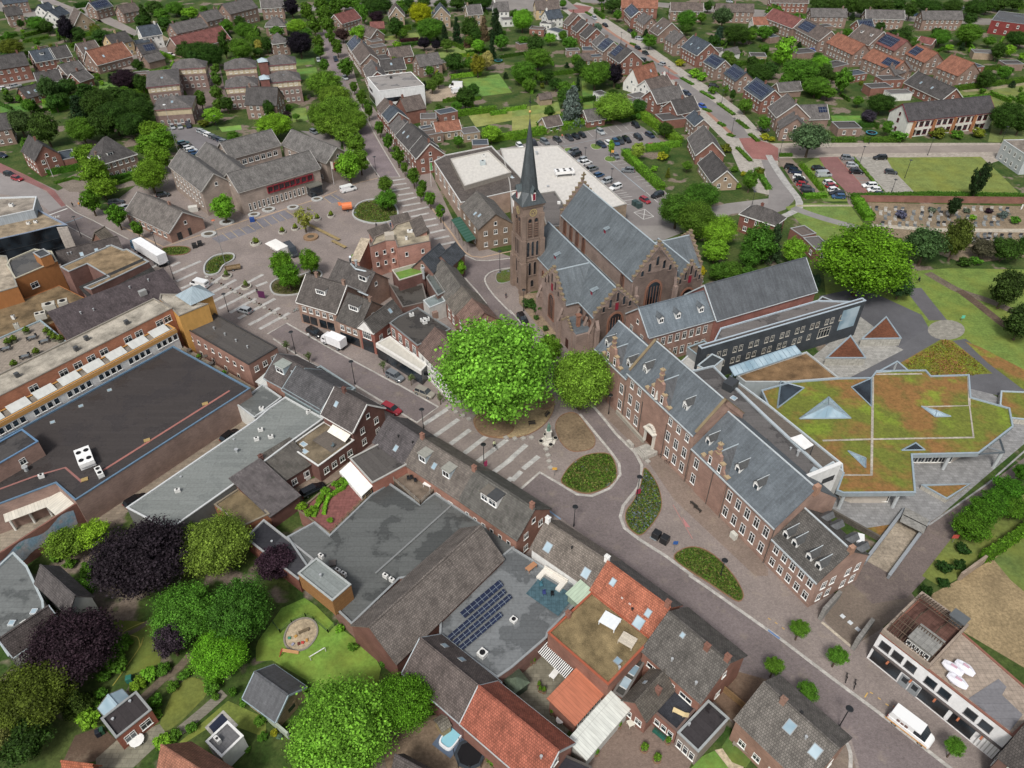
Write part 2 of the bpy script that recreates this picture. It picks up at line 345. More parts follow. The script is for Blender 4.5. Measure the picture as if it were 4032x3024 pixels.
def hedge(pts,wdt=1.2,hgt=1.8,color='#4a6b22',label='clipped green hedge',name='hedge',dens=28,h=0,ls=.16,group=None):
    P=[g(x,y,h)for x,y in pts];rng=np.random.default_rng(len(pts)*7+int(abs(P[0].x)*10));VV=[];m=MB()
    for a,b in zip(P[:-1],P[1:]):
        d=b-a;L=d.length;d.normalize();nv=Vector((-d.y,d.x,0));n=int(dens*L*(wdt+2*hgt)*.6);n=min(n,14000);w2=wdt/2
        s=rng.uniform(-.05,1.05,n)*L;t=rng.uniform(0,wdt+2*hgt,n);yy=np.where(t<hgt,-w2,np.where(t<hgt+wdt,t-hgt-w2,w2));zz=np.where(t<hgt,t,np.where(t<hgt+wdt,hgt,t-hgt-wdt))
        nn=np.stack([np.where(t<hgt,-1.,np.where(t<hgt+wdt,0,1.)),np.where((t>=hgt)&(t<hgt+wdt),1.,.1)],1)
        wob=.1*np.sin(s*1.9+t)+rng.normal(0,.06,n);yy=yy+wob*nn[:,0];zz=zz+wob*nn[:,1]
        Pp=np.stack([a.x+d.x*s+nv.x*yy,a.y+d.y*s+nv.y*yy,h+zz],1);Nn=np.stack([nv.x*nn[:,0],nv.y*nn[:,0],nn[:,1]],1);VV.append(leaves(Pp,Nn,ls,rng,.5))
        q=[a+nv*w2*.85,a-nv*w2*.85,b-nv*w2*.85,b+nv*w2*.85];m.prism([(p.x,p.y)for p in q],h,h+hgt*.93)
    V=np.concatenate(VV);me=mesh_np('hedge',V,len(V)//4,'leaf');base=m.data('core',['leaf'])
    bm=bmesh.new();bm.from_mesh(me);bm.from_mesh(base);bm.to_mesh(me);bm.free()
    o=link(name,me,None,color);tag(o,label,'hedge',group);return o
# ---------------------------------------------------------------- windows, buildings
WIN={}
def win_mesh(w_,h_,style='white'):
    """window in the xz plane, centred in x, sill at z 0, facing -y"""
    k=(round(w_,2),round(h_,2),style)
    if k in WIN:return WIN[k]
    m=MB();t=.09;d=.05;a,b=-w_/2,w_/2
    m.box(a,a+t,-d,0,0,h_,0);m.box(b-t,b,-d,0,0,h_,0);m.box(a+t,b-t,-d,0,0,t,0);m.box(a+t,b-t,-d,0,h_-t,h_,0)
    if w_>.9 and style!='plain':m.box(-.035,.035,-d,0,t,h_-t,0)
    if w_>2.2:
        for q in(-.25,.25):m.box(q*w_-.035,q*w_+.035,-d,0,t,h_-t,0)
    if h_>1.25 and style!='plain':z=h_*.68;m.box(a+t,b-t,-d+.004,0,z-.03,z+.03,0)
    m.face([(a+t,-.02,t),(b-t,-.02,t),(b-t,-.02,h_-t),(a+t,-.02,h_-t)],1)
    m.box(a-.06,b+.06,-.12,0,-.08,0,0)
    WIN[k]=m.data('window',['paint','pale_glass' if style=='pale' else 'glass']);return WIN[k]
def door_mesh(w_=1.,h_=2.2):
    k=('door',w_,h_)
    if k in WIN:return WIN[k]
    m=MB();m.box(-w_/2,w_/2,-.06,0,0,h_,0);m.face([(-w_*.3,-.07,h_*.45),(w_*.3,-.07,h_*.45),(w_*.3,-.07,h_*.9),(-w_*.3,-.07,h_*.9)],1)
    WIN[k]=m.data('door',['paint','glass']);return WIN[k]
WALLC=['#7d675c','#83685a','#75615a','#8a6f60','#6f5a53','#87705f'];ROOFC=['#6b6663','#625d5b','#736b66','#5a5758','#6f6258']
class Bl:
    """one rectangular block of a building; a, b, c are its eaves corners in pixels at height h, counter-clockwise, a-b towards the camera"""
    def __init__(s,a,b,c,h=5.5,roof='gx',pitch=.8,wall='brick',wc=None,rt='tile',rc=None,win='auto',wz=None,wsz=(1.1,1.35),wcol='#e9e9e4',oh=.3,root=None,name='house',z0=0,rh=None,
                 par=.35,rim=None,ch=(),sky=(),sol=(),dorm=(),door=None,d=None,wstyle='white',st=None,trimc=None,ph=None):
        ph=ph or h;A,B=g(a[0],a[1],ph),g(b[0],b[1],ph)
        if c is None:Cc=None
        else:Cc=g(c[0],c[1],ph)
        ux=(B-A).normalized();uy=Vector((-ux.y,ux.x,0));s.L=(B-A).length
        s.W=(Cc-B).dot(uy)if Cc is not None else d
        if s.W<0:print('NEGW',name,a,b,c);s.W=2.
        A.z=0;s.M=frame(A,ux);s.h=h;s.roof=roof;s.z0=z0
        s.wc=wc or WALLC[R.randrange(6)];s.rc=rc or ROOFC[R.randrange(5)]
        s.root=root or empty(name,s.M);L,W=s.L,s.W;FOOT.append([tuple((s.M@Vector((x,y,0))).xy)for x,y in((-.8,-.8),(L+.8,-.8),(L+.8,W+.8),(-.8,W+.8))]);s.rh=rh if rh is not None else((W if roof in('gx','hip','pyr')else L)/2*pitch)
        if roof in('flat',):s.rh=0
        if roof in('sx','sy','sxn','syn')and rh is None:s.rh=(W if roof[1]=='x' else L)*pitch
        H=h+s.rh;m=MB();P={'sw':(0,0),'se':(L,0),'ne':(L,W),'nw':(0,W)}
        # walls
        if roof=='gx':m.face([(0,0,z0),(L,0,z0),(L,0,h),(0,0,h)]);m.face([(L,0,z0),(L,W,z0),(L,W,h),(L,W/2,H),(L,0,h)]);m.face([(L,W,z0),(0,W,z0),(0,W,h),(L,W,h)]);m.face([(0,W,z0),(0,0,z0),(0,0,h),(0,W/2,H),(0,W,h)])
        elif roof=='gy':m.face([(0,0,z0),(L,0,z0),(L,0,h),(L/2,0,H),(0,0,h)]);m.face([(L,0,z0),(L,W,z0),(L,W,h),(L,0,h)]);m.face([(L,W,z0),(0,W,z0),(0,W,h),(L/2,W,H),(L,W,h)]);m.face([(0,W,z0),(0,0,z0),(0,0,h),(0,W,h)])
        elif roof in('sx','sxn','sy','syn'):
            f=s.zf();c4=[(0,0),(L,0),(L,W),(0,W)]
            for i in range(4):p,q=c4[i],c4[(i+1)%4];m.face([(p[0],p[1],z0),(q[0],q[1],z0),(q[0],q[1],f(*q)),(p[0],p[1],f(*p))])
        else:
            c4=[(0,0),(L,0),(L,W),(0,W)];zt=h+(par if roof=='flat' else 0)
            for i in range(4):p,q=c4[i],c4[(i+1)%4];m.face([(*p,z0),(*q,z0),(*q,zt),(*p,zt)])
        s.wallo=m.obj('wall',wall,s.root,s.wc,s.M)
        # roof
        m=MB();t=.16;f=s.zf()
        if roof=='gx':
            sl=s.rh/(W/2);e=-oh*sl;m.slab([(-oh,-oh,h+e+t),(L+oh,-oh,h+e+t),(L+oh,W/2,H+t),(-oh,W/2,H+t)],t);m.slab([(L+oh,W+oh,h+e+t),(-oh,W+oh,h+e+t),(-oh,W/2,H+t),(L+oh,W/2,H+t)],t);m.box(-oh,L+oh,W/2-.14,W/2+.14,H+t-.05,H+t+.08)
        elif roof=='gy':
            sl=s.rh/(L/2);e=-oh*sl;m.slab([(-oh,W+oh,h+e+t),(-oh,-oh,h+e+t),(L/2,-oh,H+t),(L/2,W+oh,H+t)],t);m.slab([(L+oh,-oh,h+e+t),(L+oh,W+oh,h+e+t),(L/2,W+oh,H+t),(L/2,-oh,H+t)],t);m.box(L/2-.14,L/2+.14,-oh,W+oh,H+t-.05,H+t+.08)
        elif roof in('hip','pyr','hipy'):
            a0=h+.02;X0,X1,Y0,Y1=-oh,L+oh,-oh,W+oh
            if roof=='pyr':q=[(L/2,W/2),(L/2,W/2)]
            elif roof=='hip':k=min(W,L)/2*.95;q=[(k,W/2),(L-k,W/2)]
            else:k=min(W,L)/2*.95;q=[(L/2,k),(L/2,W-k)]
            c4=[(X0,Y0,a0),(X1,Y0,a0),(X1,Y1,a0),(X0,Y1,a0)];r0,r1=[(x,y,H+.1)for x,y in q]
            if roof=='hipy':m.face([c4[0],c4[1],r0]);m.face([c4[1],c4[2],r1,r0]);m.face([c4[2],c4[3],r1]);m.face([c4[3],c4[0],r0,r1])
            elif roof=='pyr':
                for i in range(4):m.face([c4[i],c4[(i+1)%4],r0])
            else:m.face([c4[0],c4[1],r1,r0]);m.face([c4[1],c4[2],r1]);m.face([c4[2],c4[3],r0,r1]);m.face([c4[3],c4[0],r0])
            m.face([c4[3],c4[2],c4[1],c4[0]])
        elif roof in('sx','sxn','sy','syn'):m.slab([(x,y,f(x,y)+t)for x,y in((-oh,-oh),(L+oh,-oh),(L+oh,W+oh),(-oh,W+oh))],t)
        else:
            m.face([(.22,.22,h+.1),(L-.22,.22,h+.1),(L-.22,W-.22,h+.1),(.22,W-.22,h+.1)])
        s.roofo=m.obj('roof',rt,s.root,s.rc,s.M)
        if roof=='flat':
            m=MB();e=.06;z1=h+par
            for q in((-e,L+e,-e,.25),(-e,L+e,W-.25,W+e),(-e,.25,.25,W-.25),(L-.25,L+e,.25,W-.25)):m.box(*q,z1-.1,z1+.06,bot=True)
            s.rimo=m.obj('roof_edge','paint',s.root,rim or '#9a9c9c',s.M)
            m=MB()
            m.face([(L-.22,.22,h),(.22,.22,h),(.22,.22,z1),(L-.22,.22,z1)]);m.face([(.22,W-.22,h),(L-.22,W-.22,h),(L-.22,W-.22,z1),(.22,W-.22,z1)]);m.face([(.22,.22,h),(.22,W-.22,h),(.22,W-.22,z1),(.22,.22,z1)]);m.face([(L-.22,W-.22,h),(L-.22,.22,h),(L-.22,.22,z1),(L-.22,W-.22,z1)])
            m.obj('parapet','plaster',s.root,s.rc,s.M)
        elif trimc:
            m=MB();e=.1+oh
            if roof=='gx':
                for y in(-e,W+e-.12):m.box(-oh,L+oh,y,y+.12,h-oh*s.rh/(W/2)-.12,h-oh*s.rh/(W/2)+.06,bot=True)
                for x in(-oh-.1,L+oh-.02):
                    for ya in(-oh,W+oh):m.slab([(x,ya,h-oh*s.rh/(W/2)+t+.02),(x+.14,ya,h-oh*s.rh/(W/2)+t+.02),(x+.14,W/2,H+t+.02),(x,W/2,H+t+.02)],.28)
            elif roof=='gy':
                for x in(-e,L+e-.12):m.box(x,x+.12,-oh,W+oh,h-oh*s.rh/(L/2)-.12,h-oh*s.rh/(L/2)+.06,bot=True)
                for y in(-oh-.1,W+oh-.02):
                    for xa in(-oh,L+oh):m.slab([(xa,y,h-oh*s.rh/(L/2)+t+.02),(xa,y+.14,h-oh*s.rh/(L/2)+t+.02),(L/2,y+.14,H+t+.02),(L/2,y,H+t+.02)],.28)
            else:m.box(-oh-.06,L+oh+.06,-oh-.06,-oh+.04,h-.2,h+.06);m.box(-oh-.06,-oh+.04,-oh,W+oh,h-.2,h+.06);m.box(L+oh-.04,L+oh+.06,-oh,W+oh,h-.2,h+.06)
            m.obj('gutter','paint',s.root,trimc,s.M)
        for x in ch:s.chim(*x)
        for x in sky:s.skyl(*x)
        for x in sol:s.solar(*x)
        for x in dorm:s.dormer(*x)
        st=st if st is not None else max(1,round((h-z0)/2.85));s.st=st
        if win=='auto':win={'s':(max(1,round(L/3.1)),st),'e':(max(1,round(W/3.6)),st),'w':(max(1,round(W/3.6)),st)}
        if win:
            for sd,q in win.items():
                n,r=q[0],q[1];zz=q[2]if len(q)>2 else wz;sz=q[3]if len(q)>3 else wsz;s.wins(sd,n,r,zz,sz,wcol,wstyle)
        if roof in('gx','gy')and win:s.gwin(wcol)
        if door:s.doorat(*door)
    def zf(s):
        L,W,h,r=s.L,s.W,s.h,s.rh
        return{'gx':lambda x,y:h+r*(1-abs(y-W/2)/(W/2)),'gy':lambda x,y:h+r*(1-abs(x-L/2)/(L/2)),'sx':lambda x,y:h+r*y/W,'sxn':lambda x,y:h+r*(1-y/W),'sy':lambda x,y:h+r*x/L,'syn':lambda x,y:h+r*(1-x/L),
                'hip':lambda x,y:h+r*min(1,min(y,W-y,x,L-x)/(W/2)),'hipy':lambda x,y:h+r*min(1,min(y,W-y,x,L-x)/(L/2)),'pyr':lambda x,y:h+r*min(1,min(y/W,1-y/W,x/L,1-x/L)*2)}.get(s.roof,lambda x,y:h+.1)
    def wf(s,sd):
        L,W=s.L,s.W;return{'s':((0,0),0,L),'e':((L,0),90,W),'n':((L,W),180,L),'w':((0,W),270,W)}[sd]
    def at(s,sd,t,z,off=.0):
        (x,y),a,ln=s.wf(sd);a=radians(a);return s.M@MT((x+cos(a)*t+sin(a)*off,y+sin(a)*t-cos(a)*off,z))@RZ(a)
    def wins(s,sd,n,r,zz=None,sz=(1.1,1.35),col='#e9e9e4',style='white',t0=None,t1=None,skip=()):
        ln=s.wf(sd)[2];t0=.06*ln if t0 is None else t0;t1=.94*ln if t1 is None else t1
        me=win_mesh(min(sz[0],(t1-t0)/n*.8),sz[1],style)
        for j in range(r):
            z=(zz[j]if zz else s.z0+.95+j*((s.h-s.z0)/max(s.st,1)))
            for i in range(n):
                if(i,j)in skip:continue
                link('window',me,s.root,col,s.at(sd,t0+(i+.5)*(t1-t0)/n,z,.005))
    def gwin(s,col):
        if s.rh>2.6:
            for sd in(('e','w')if s.roof=='gx' else('s','n')):
                P=s.at(sd,s.wf(sd)[2]/2,s.h+.25,.005)
                if(P.to_3x3()@Vector((0,-1,0))).dot(Vector((0,0,CAMH))-P.translation)>0:link('window',win_mesh(.9,1.1),s.root,col,P)
    def doorat(s,sd,t,col='#55606a',w_=1.,h_=2.2):link('door',door_mesh(w_,h_),s.root,col,s.at(sd,t*s.wf(sd)[2],s.z0+.02,.005))
    def chim(s,u,v,hh=1.1,sz=.7,col=None):
        x,y=u*s.L,v*s.W;z=s.zf()(x,y);m=MB();m.box(x-sz/2,x+sz/2,y-sz/2*.8,y+sz/2*.8,z-.6,z+hh,0);m.box(x-sz/2-.07,x+sz/2+.07,y-sz/2*.8-.07,y+sz/2*.8+.07,z+hh,z+hh+.12,1,bot=True)
        m.cyl(x,y,z+hh+.1,z+hh+.4,.13,n=6,m=1);m.obj('chimney',['brick','plaster'],s.root,col or s.wc,s.M)
    def slope(s,u,v):
        x,y=u*s.L,v*s.W;f=s.zf();e=.05;nx=-(f(x+e,y)-f(x-e,y))/(2*e);ny=-(f(x,y+e)-f(x,y-e))/(2*e);n=Vector((nx,ny,1)).normalized()
        X=Vector((1,0,0))if abs(n.x)<abs(n.y)or(n.x==0 and n.y==0)else Vector((0,1,0));Y=n.cross(X).normalized();X=Y.cross(n);P=Vector((x,y,f(x,y)+(.16 if s.roof in('gx','gy','sx','sy','sxn','syn')else .06)))
        return s.M@Matrix(((X.x,Y.x,n.x,P.x),(X.y,Y.y,n.y,P.y),(X.z,Y.z,n.z,P.z),(0,0,0,1)))
    def skyl(s,u,v,w_=.9,l_=1.2,col='#c9d4da',fc='#8c9194'):
        m=MB();m.box(-w_/2,w_/2,-l_/2,l_/2,-.05,.1,0);m.face([(-w_/2+.1,-l_/2+.1,.105),(w_/2-.1,-l_/2+.1,.105),(w_/2-.1,l_/2-.1,.105),(-w_/2+.1,l_/2-.1,.105)],1);o=m.obj('skylight',['paint','pale_glass'],s.root,fc,s.slope(u,v))
    def solar(s,u0,u1,v0,v1):
        M=s.slope((u0+u1)/2,(v0+v1)/2);f=s.zf();n=(s.M.inverted()@M).to_3x3()@Vector((0,0,1));m=MB();X=(u1-u0)*s.L/2;Yh=(v1-v0)*s.W/2;k=1/max(.3,n.z)
        if abs(n.x)>abs(n.y):hx,hy=Yh,X*k
        else:hx,hy=X,Yh*k
        m.box(-hx,hx,-hy,hy,.03,.12);m.obj('solar_panel','solar',s.root,'#ffffff',M)
    def dormer(s,u,v,w_=1.6,hh=1.5,col='#e6e6e2',rcol=None,gab=False,fs=None):
        """window bay rising from the slope; front face at (u,v) looking down the slope"""
        f=s.zf();x,y=u*s.L,v*s.W;z=f(x,y);rcol=rcol or s.rc;H=s.h+s.rh
        if s.roof=='gy':fd='w' if u<.5 else 'e';dep=(hh)/(s.rh/(s.L/2))
        else:fd='s' if v<.5 else 'n';dep=(hh)/(s.rh/(s.W/2))
        a={'s':0,'e':90,'n':180,'w':270}[fd];M=s.M@MT((x,y,z))@RZ(radians(a))
        root=MB();q=w_/2;root.box(-q,q,0,dep*.98,-.3,hh,0)
        if gab:root.face([(-q,0,hh),(q,0,hh),(0,0,hh+q*.95)],0)
        d_=root.obj('dormer','plaster',s.root,col,M)
        m=MB()
        if gab:
            d2=dep*(hh+q*.95)/hh
            m.slab([(-q-.15,-.15,hh-.1),(0,-.15,hh+q*.95+.06),(0,d2,hh+q*.95+.06),(-q-.15,dep,hh-.1)],.08);m.slab([(0,-.15,hh+q*.95+.06),(q+.15,-.15,hh-.1),(q+.15,dep,hh-.1),(0,d2,hh+q*.95+.06)],.08)
            m.obj('dormer_roof','slate',d_,rcol,M)
        else:m.box(-q-.12,q+.12,-.2,dep,hh,hh+.12,0,bot=True);m.obj('dormer_roof','bitumen',d_,rcol,M)
        link('window',win_mesh(w_*.82,hh*.72),d_,'#f0f0ee',M@MT((0,-.005,hh*.12)))
    def band(s,z0,z1,col,sides='sewn',off=.03,mat='plaster',name='band'):
        m=MB();e=off;L,W=s.L,s.W
        if 's' in sides:m.box(-e,L+e,-e,0,z0,z1,bot=True)
        if 'n' in sides:m.box(-e,L+e,W,W+e,z0,z1,bot=True)
        if 'e' in sides:m.box(L,L+e,0,W,z0,z1,bot=True)
        if 'w' in sides:m.box(-e,0,0,W,z0,z1,bot=True)
        return m.obj(name,mat,s.root,col,s.M)
    def unit(s,u,v,sx_=1.,sy_=.5,sz_=.8,col='#d8d8d4',name='air_conditioner',fan=True,z=None):
        x,y=u*s.L,v*s.W;z=(s.zf()(x,y)+.05)if z is None else z;m=MB();m.box(x-sx_/2,x+sx_/2,y-sy_/2,y+sy_/2,z,z+sz_,0)
        if fan:
            n=max(1,round(sx_/1.1))
            for i in range(n):m.cyl(x-sx_/2+(i+.5)*sx_/n,y,z+sz_,z+sz_+.05,min(sx_/n,sy_)*.36,n=10,m=1)
        return m.obj(name,['paint','tyre'],s.root,col,s.M)
    def pipe(s,u,v,hh=.6,r=.14,col='#b8bcbe',name='vent_pipe'):
        x,y=u*s.L,v*s.W;z=s.zf()(x,y);m=MB();m.cyl(x,y,z-.1,z+hh,r,n=7);m.cyl(x,y,z+hh,z+hh+.12,r*1.5,n=7);m.obj(name,'metal',s.root,col,s.M)
def house(label,a,b,c,h=5.5,cat='house',group=None,**k):
    s=Bl(a,b,c,h,**k)
    if 'root' not in k:tag(s.root,label,cat,group)
    return s
# ---------------------------------------------------------------- vehicles
def car_parts(kind):
    Lh,Wd,zb,zr,x0,x1,x2,x3={'hatch':(2.05,.88,.92,1.48,-2.0,-1.6,.45,1.1),'estate':(2.35,.91,.92,1.47,-2.28,-1.95,.45,1.2),'suv':(2.25,.93,1.05,1.68,-2.2,-1.85,.5,1.15),
                                 'van':(2.65,.98,1.15,2.0,-2.62,-2.5,1.2,1.95),'bigvan':(2.95,1.02,1.2,2.55,-2.93,-2.88,1.5,2.2)}[kind]
    b=MB();hood=zb-.08
    S_=[(-Lh,.35,zb-.05,Wd*.86),(-Lh+.12,.22,zb,Wd*.95),(x0+.5,.2,zb+.02,Wd),(0,.2,zb,Wd),(x3,.2,zb-.02,Wd),(x3+(Lh-x3)*.6,.22,hood-.08,Wd*.96),(Lh-.1,.25,hood-.2,Wd*.86),(Lh,.35,hood-.34,Wd*.74)]
    if kind=='bigvan':S_[-3:]=[(x3+.4,.22,zb-.05,Wd*.97),(Lh-.12,.25,zb-.25,Wd*.88),(Lh,.35,zb-.5,Wd*.76)]
    R4=[]
    for x,z0,z1,w_ in S_:R4.append([(x,-w_*.92,z0),(x,-w_,z0+.25),(x,-w_*.97,z1-.08),(x,-w_*.86,z1),(x,w_*.86,z1),(x,w_*.97,z1-.08),(x,w_,z0+.25),(x,w_*.92,z0)])
    for p,q in zip(R4[:-1],R4[1:]):
        for i in range(7):b.face([p[i],q[i],q[i+1],p[i+1]])
    b.face(list(reversed(R4[0]))[::-1]);b.face(R4[-1][::-1])
    wr=Wd*.74 if kind not in('van','bigvan')else Wd*.88
    # roof panel and pillars
    rp=[(x1,-wr,zr),(x2,-wr,zr),(x2,wr,zr),(x1,wr,zr)];b.slab([(x,y*1.02,z+.02)for x,y,z in rp],.06)
    e=Wd*.9
    lo=[(x0,-e,zb),(x3,-e,zb-.03),(x3,e,zb-.03),(x0,e,zb)];hi=rp
    gl=MB()
    if kind in('van','bigvan'):
        xm=x2-.75;k=(xm-x0)/(x3-x0)
        for sg in(-1,1):
            q=[(x0,sg*e*1.01,zb-.02),(xm,sg*e*1.01,zb-.02),(xm,sg*wr*1.02,zr+.01),(x1,sg*wr*1.02,zr+.01)];b.face(q if sg<0 else q[::-1])
            q=[(xm,sg*e,zb),(x3,sg*e,zb-.03),(x2,sg*wr,zr-.12),(xm,sg*wr,zr-.12)];gl.face(q if sg<0 else q[::-1])
            q=[(xm,sg*wr*1.03,zr-.14),(x2,sg*wr*1.03,zr-.14),(x2,sg*wr*1.02,zr),(xm,sg*wr*1.02,zr)];b.face(q if sg<0 else q[::-1])
        b.face([(x0,e,zb),(x0,-e,zb),(x1,-wr,zr),(x1,wr,zr)])
        gl.face([(x0-.02,.75*e,zb+.25),(x0-.02,-.75*e,zb+.25),(x0+.03,-wr*.7,zr-.3),(x0+.03,wr*.7,zr-.3)])
    else:
        for i in(0,2):j=(i+1)%4;gl.face([lo[i],lo[j],hi[j],hi[i]])
        gl.face([lo[3],lo[0],hi[0],hi[3]])
        for t0,t1 in((0,.05),(.44,.48),(.95,1)):
            for sg in(-1,1):
                P=lambda t,k:((x0+(x3-x0)*t)*(1-k)+(x1+(x2-x1)*t)*k,sg*((e*1.005)*(1-k)+wr*1.02*k),zb*(1-k)+zr*k);q=[P(t0,0),P(t1,0),P(t1,1),P(t0,1)];b.face(q if sg<0 else q[::-1])
    gl.face([lo[1],lo[2],hi[2],hi[1]])
    wh=MB();r=.33 if kind not in('suv','bigvan')else .37
    for i in range(14):
        a0,a1=2*pi*i/14,2*pi*(i+1)/14;p=(r*cos(a0),0,r*sin(a0));q=(r*cos(a1),0,r*sin(a1));wh.face([(p[0],-.11,p[2]),(q[0],-.11,q[2]),(q[0],.11,q[2]),(p[0],.11,p[2])][::-1],0)
        for sg in(-1,1):wh.face([(0,sg*.115,0),(p[0]*.62,sg*.115,p[2]*.62),(q[0]*.62,sg*.115,q[2]*.62)],1);wh.face([(p[0]*.62,sg*.11,p[2]*.62),(p[0],sg*.11,p[2]),(q[0],sg*.11,q[2]),(q[0]*.62,sg*.11,q[2]*.62)],0)
    hl=MB();hl.box(-.16,.03,-.19,.19,-.09,.07,bot=True)
    return dict(body=b.data('body',['car_paint']),gl=gl.data('window_glass',['glass']),wh=wh.data('wheel',['tyre','metal']),hl=hl.data('lamp',['paint']),L=Lh,W=Wd,zb=zb,r=r,tall=zr)
CP={k:car_parts(k)for k in('hatch','estate','suv','van','bigvan')}
CARN={'hatch':'hatchback','estate':'estate car','suv':'sport utility car','van':'van','bigvan':'delivery van'}
PAINT={'black':'#14161a','dark grey':'#34383d','grey':'#6d7378','silver':'#a3a9ad','white':'#e4e6e6','red':'#9c1528','blue':'#23507a','dark blue':'#1c2c44','bright blue':'#1650b0','beige':'#8f8a7d','teal':'#2e6f7a','orange':'#d06a20'}
def car(x1,y1,x2,y2,kind='hatch',col='dark grey',h=0,sc=1.):
    """rear pixel, front pixel (at the height of the sills)"""
    P,Q=g(x1,y1,.6+h),g(x2,y2,.6+h);d=Q-P;c=(P+Q)/2;c.z=h;q=CP[kind]
    M=frame(c,(d.x,d.y,0))@Matrix.Scale(sc,4);root=empty('parked_van' if 'van' in kind else 'parked_car',M);pc=C(PAINT[col])
    link('body',q['body'],root,pc,M);link('window_glass',q['gl'],root,'#ffffff',M);L,W,zb=q['L'],q['W'],q['zb']
    for sg in(-1,1):
        for xx in(-.62*L,.62*L):link('wheel',q['wh'],root,'#8f9397',M@MT((xx,sg*(W-.1),q['r'])))
        link('headlight',q['hl'],root,'#d8dcdc',M@MT((L-.12,sg*W*.6,zb-.42)));link('tail_light',q['hl'],root,'#a01818',M@MT((-L+.12,sg*W*.72,zb-.22)))
    return root
def cars(phrase,lst,kind='hatch',group=None):
    """lst (x1,y1,x2,y2,kind,colour)"""
    o=[]
    for e in lst:
        k=e[4]if len(e)>4 else kind;o.append((car(e[0],e[1],e[2],e[3],k,e[5]),k,e[5]))
    o.sort(key=lambda t:sx(WM[t[0].name].translation))
    for i,(r,k,c_)in enumerate(o):tag(r,f"{c_} {CARN[k]}, {ordw(i)} from left of {phrase}" if len(o)>1 else f"{c_} {CARN[k]} {phrase}",'van' if 'van' in k else 'car',group or(phrase if len(o)>1 else None))
# ---------------------------------------------------------------- street furniture
LM=None
def lamp(x,y,label,hh=6.,arm=None,col='#2c3034',head='#2a2d30',group='street lamps',name='street_lamp'):
    """base pixel"""
    P=g(x,y);M=MT(P);r=empty(name,M);m=MB();m.cyl(0,0,0,hh,.09,.06,7);m.cyl(0,0,0,.5,.14,n=7);m.obj('pole','metal',r,col)
    m=MB()
    if arm:m.box(0,arm,-.1,.1,hh-.05,hh+.1,bot=True);m.box(arm-.1,arm+.5,-.16,.16,hh-.02,hh+.14,bot=True)
    else:m.cyl(0,0,hh-.05,hh+.1,.12,.5,12,cap=False);m.cyl(0,0,hh+.1,hh+.18,.52,.45,12)
    m.obj('lamp_head','metal',r,head);tag(r,label,'street lamp',group);return r
def ring(name,x,y,r0,r1,hgt,mat,col,label,cat,M=None,n=20,soil='#5c5346',plant=None,h=0,oval=1.,rot=0,group=None,inner=None):
    P=g(x,y,h);M=MT(P)@RZ(rot);root=empty(name,M);m=MB()
    for i in range(n):
        a0,a1=2*pi*i/n,2*pi*(i+1)/n;q=lambda r,a,z:(r*cos(a)*oval,r*sin(a),z)
        m.face([q(r1,a0,0),q(r1,a1,0),q(r1,a1,hgt),q(r1,a0,hgt)]);m.face([q(r0,a0,hgt),q(r1,a0,hgt),q(r1,a1,hgt),q(r0,a1,hgt)]);m.face([q(r0,a1,0),q(r0,a0,0),q(r0,a0,hgt),q(r0,a1,hgt)])
    m.obj('rim',mat,root,col);m=MB();m.face([(r0*cos(2*pi*i/n)*oval,r0*sin(2*pi*i/n),hgt*.7+.01)for i in range(n)]);m.obj('soil','soil',root,inner or soil)
    if plant:
        a,z=plant[0],plant[1];link('plant',CR['bush'][0],root,plant[2],M@MT((0,0,z*.7+hgt*.6))@Matrix.Diagonal((a*oval,a,z*.8,1)))
    tag(root,label,cat,group);return root
def block(x,y,label,sx_=.5,sy_=.5,hh=.45,rot=.6,col='#a8a49c',name='stone_block',cat='block',mat='plaster',group=None,h=0):
    P=g(x,y,h);m=MB();a,b,k=sx_/2,sy_/2,.03;m.box(-a,a,-b,b,0,hh-k)
    m.face([(-a+k,-b+k,hh),(a-k,-b+k,hh),(a-k,b-k,hh),(-a+k,b-k,hh)])
    for q in(((-a,-b),(a,-b)),((a,-b),(a,b)),((a,b),(-a,b)),((-a,b),(-a,-b))):
        (x0,y0),(x1,y1)=q;f=lambda v:v-math.copysign(k,v);m.face([(x0,y0,hh-k),(x1,y1,hh-k),(f(x1),f(y1),hh),(f(x0),f(y0),hh)])
    o=m.obj(name,mat,None,col,MT(P)@RZ(rot));tag(o,label,cat,group);return o
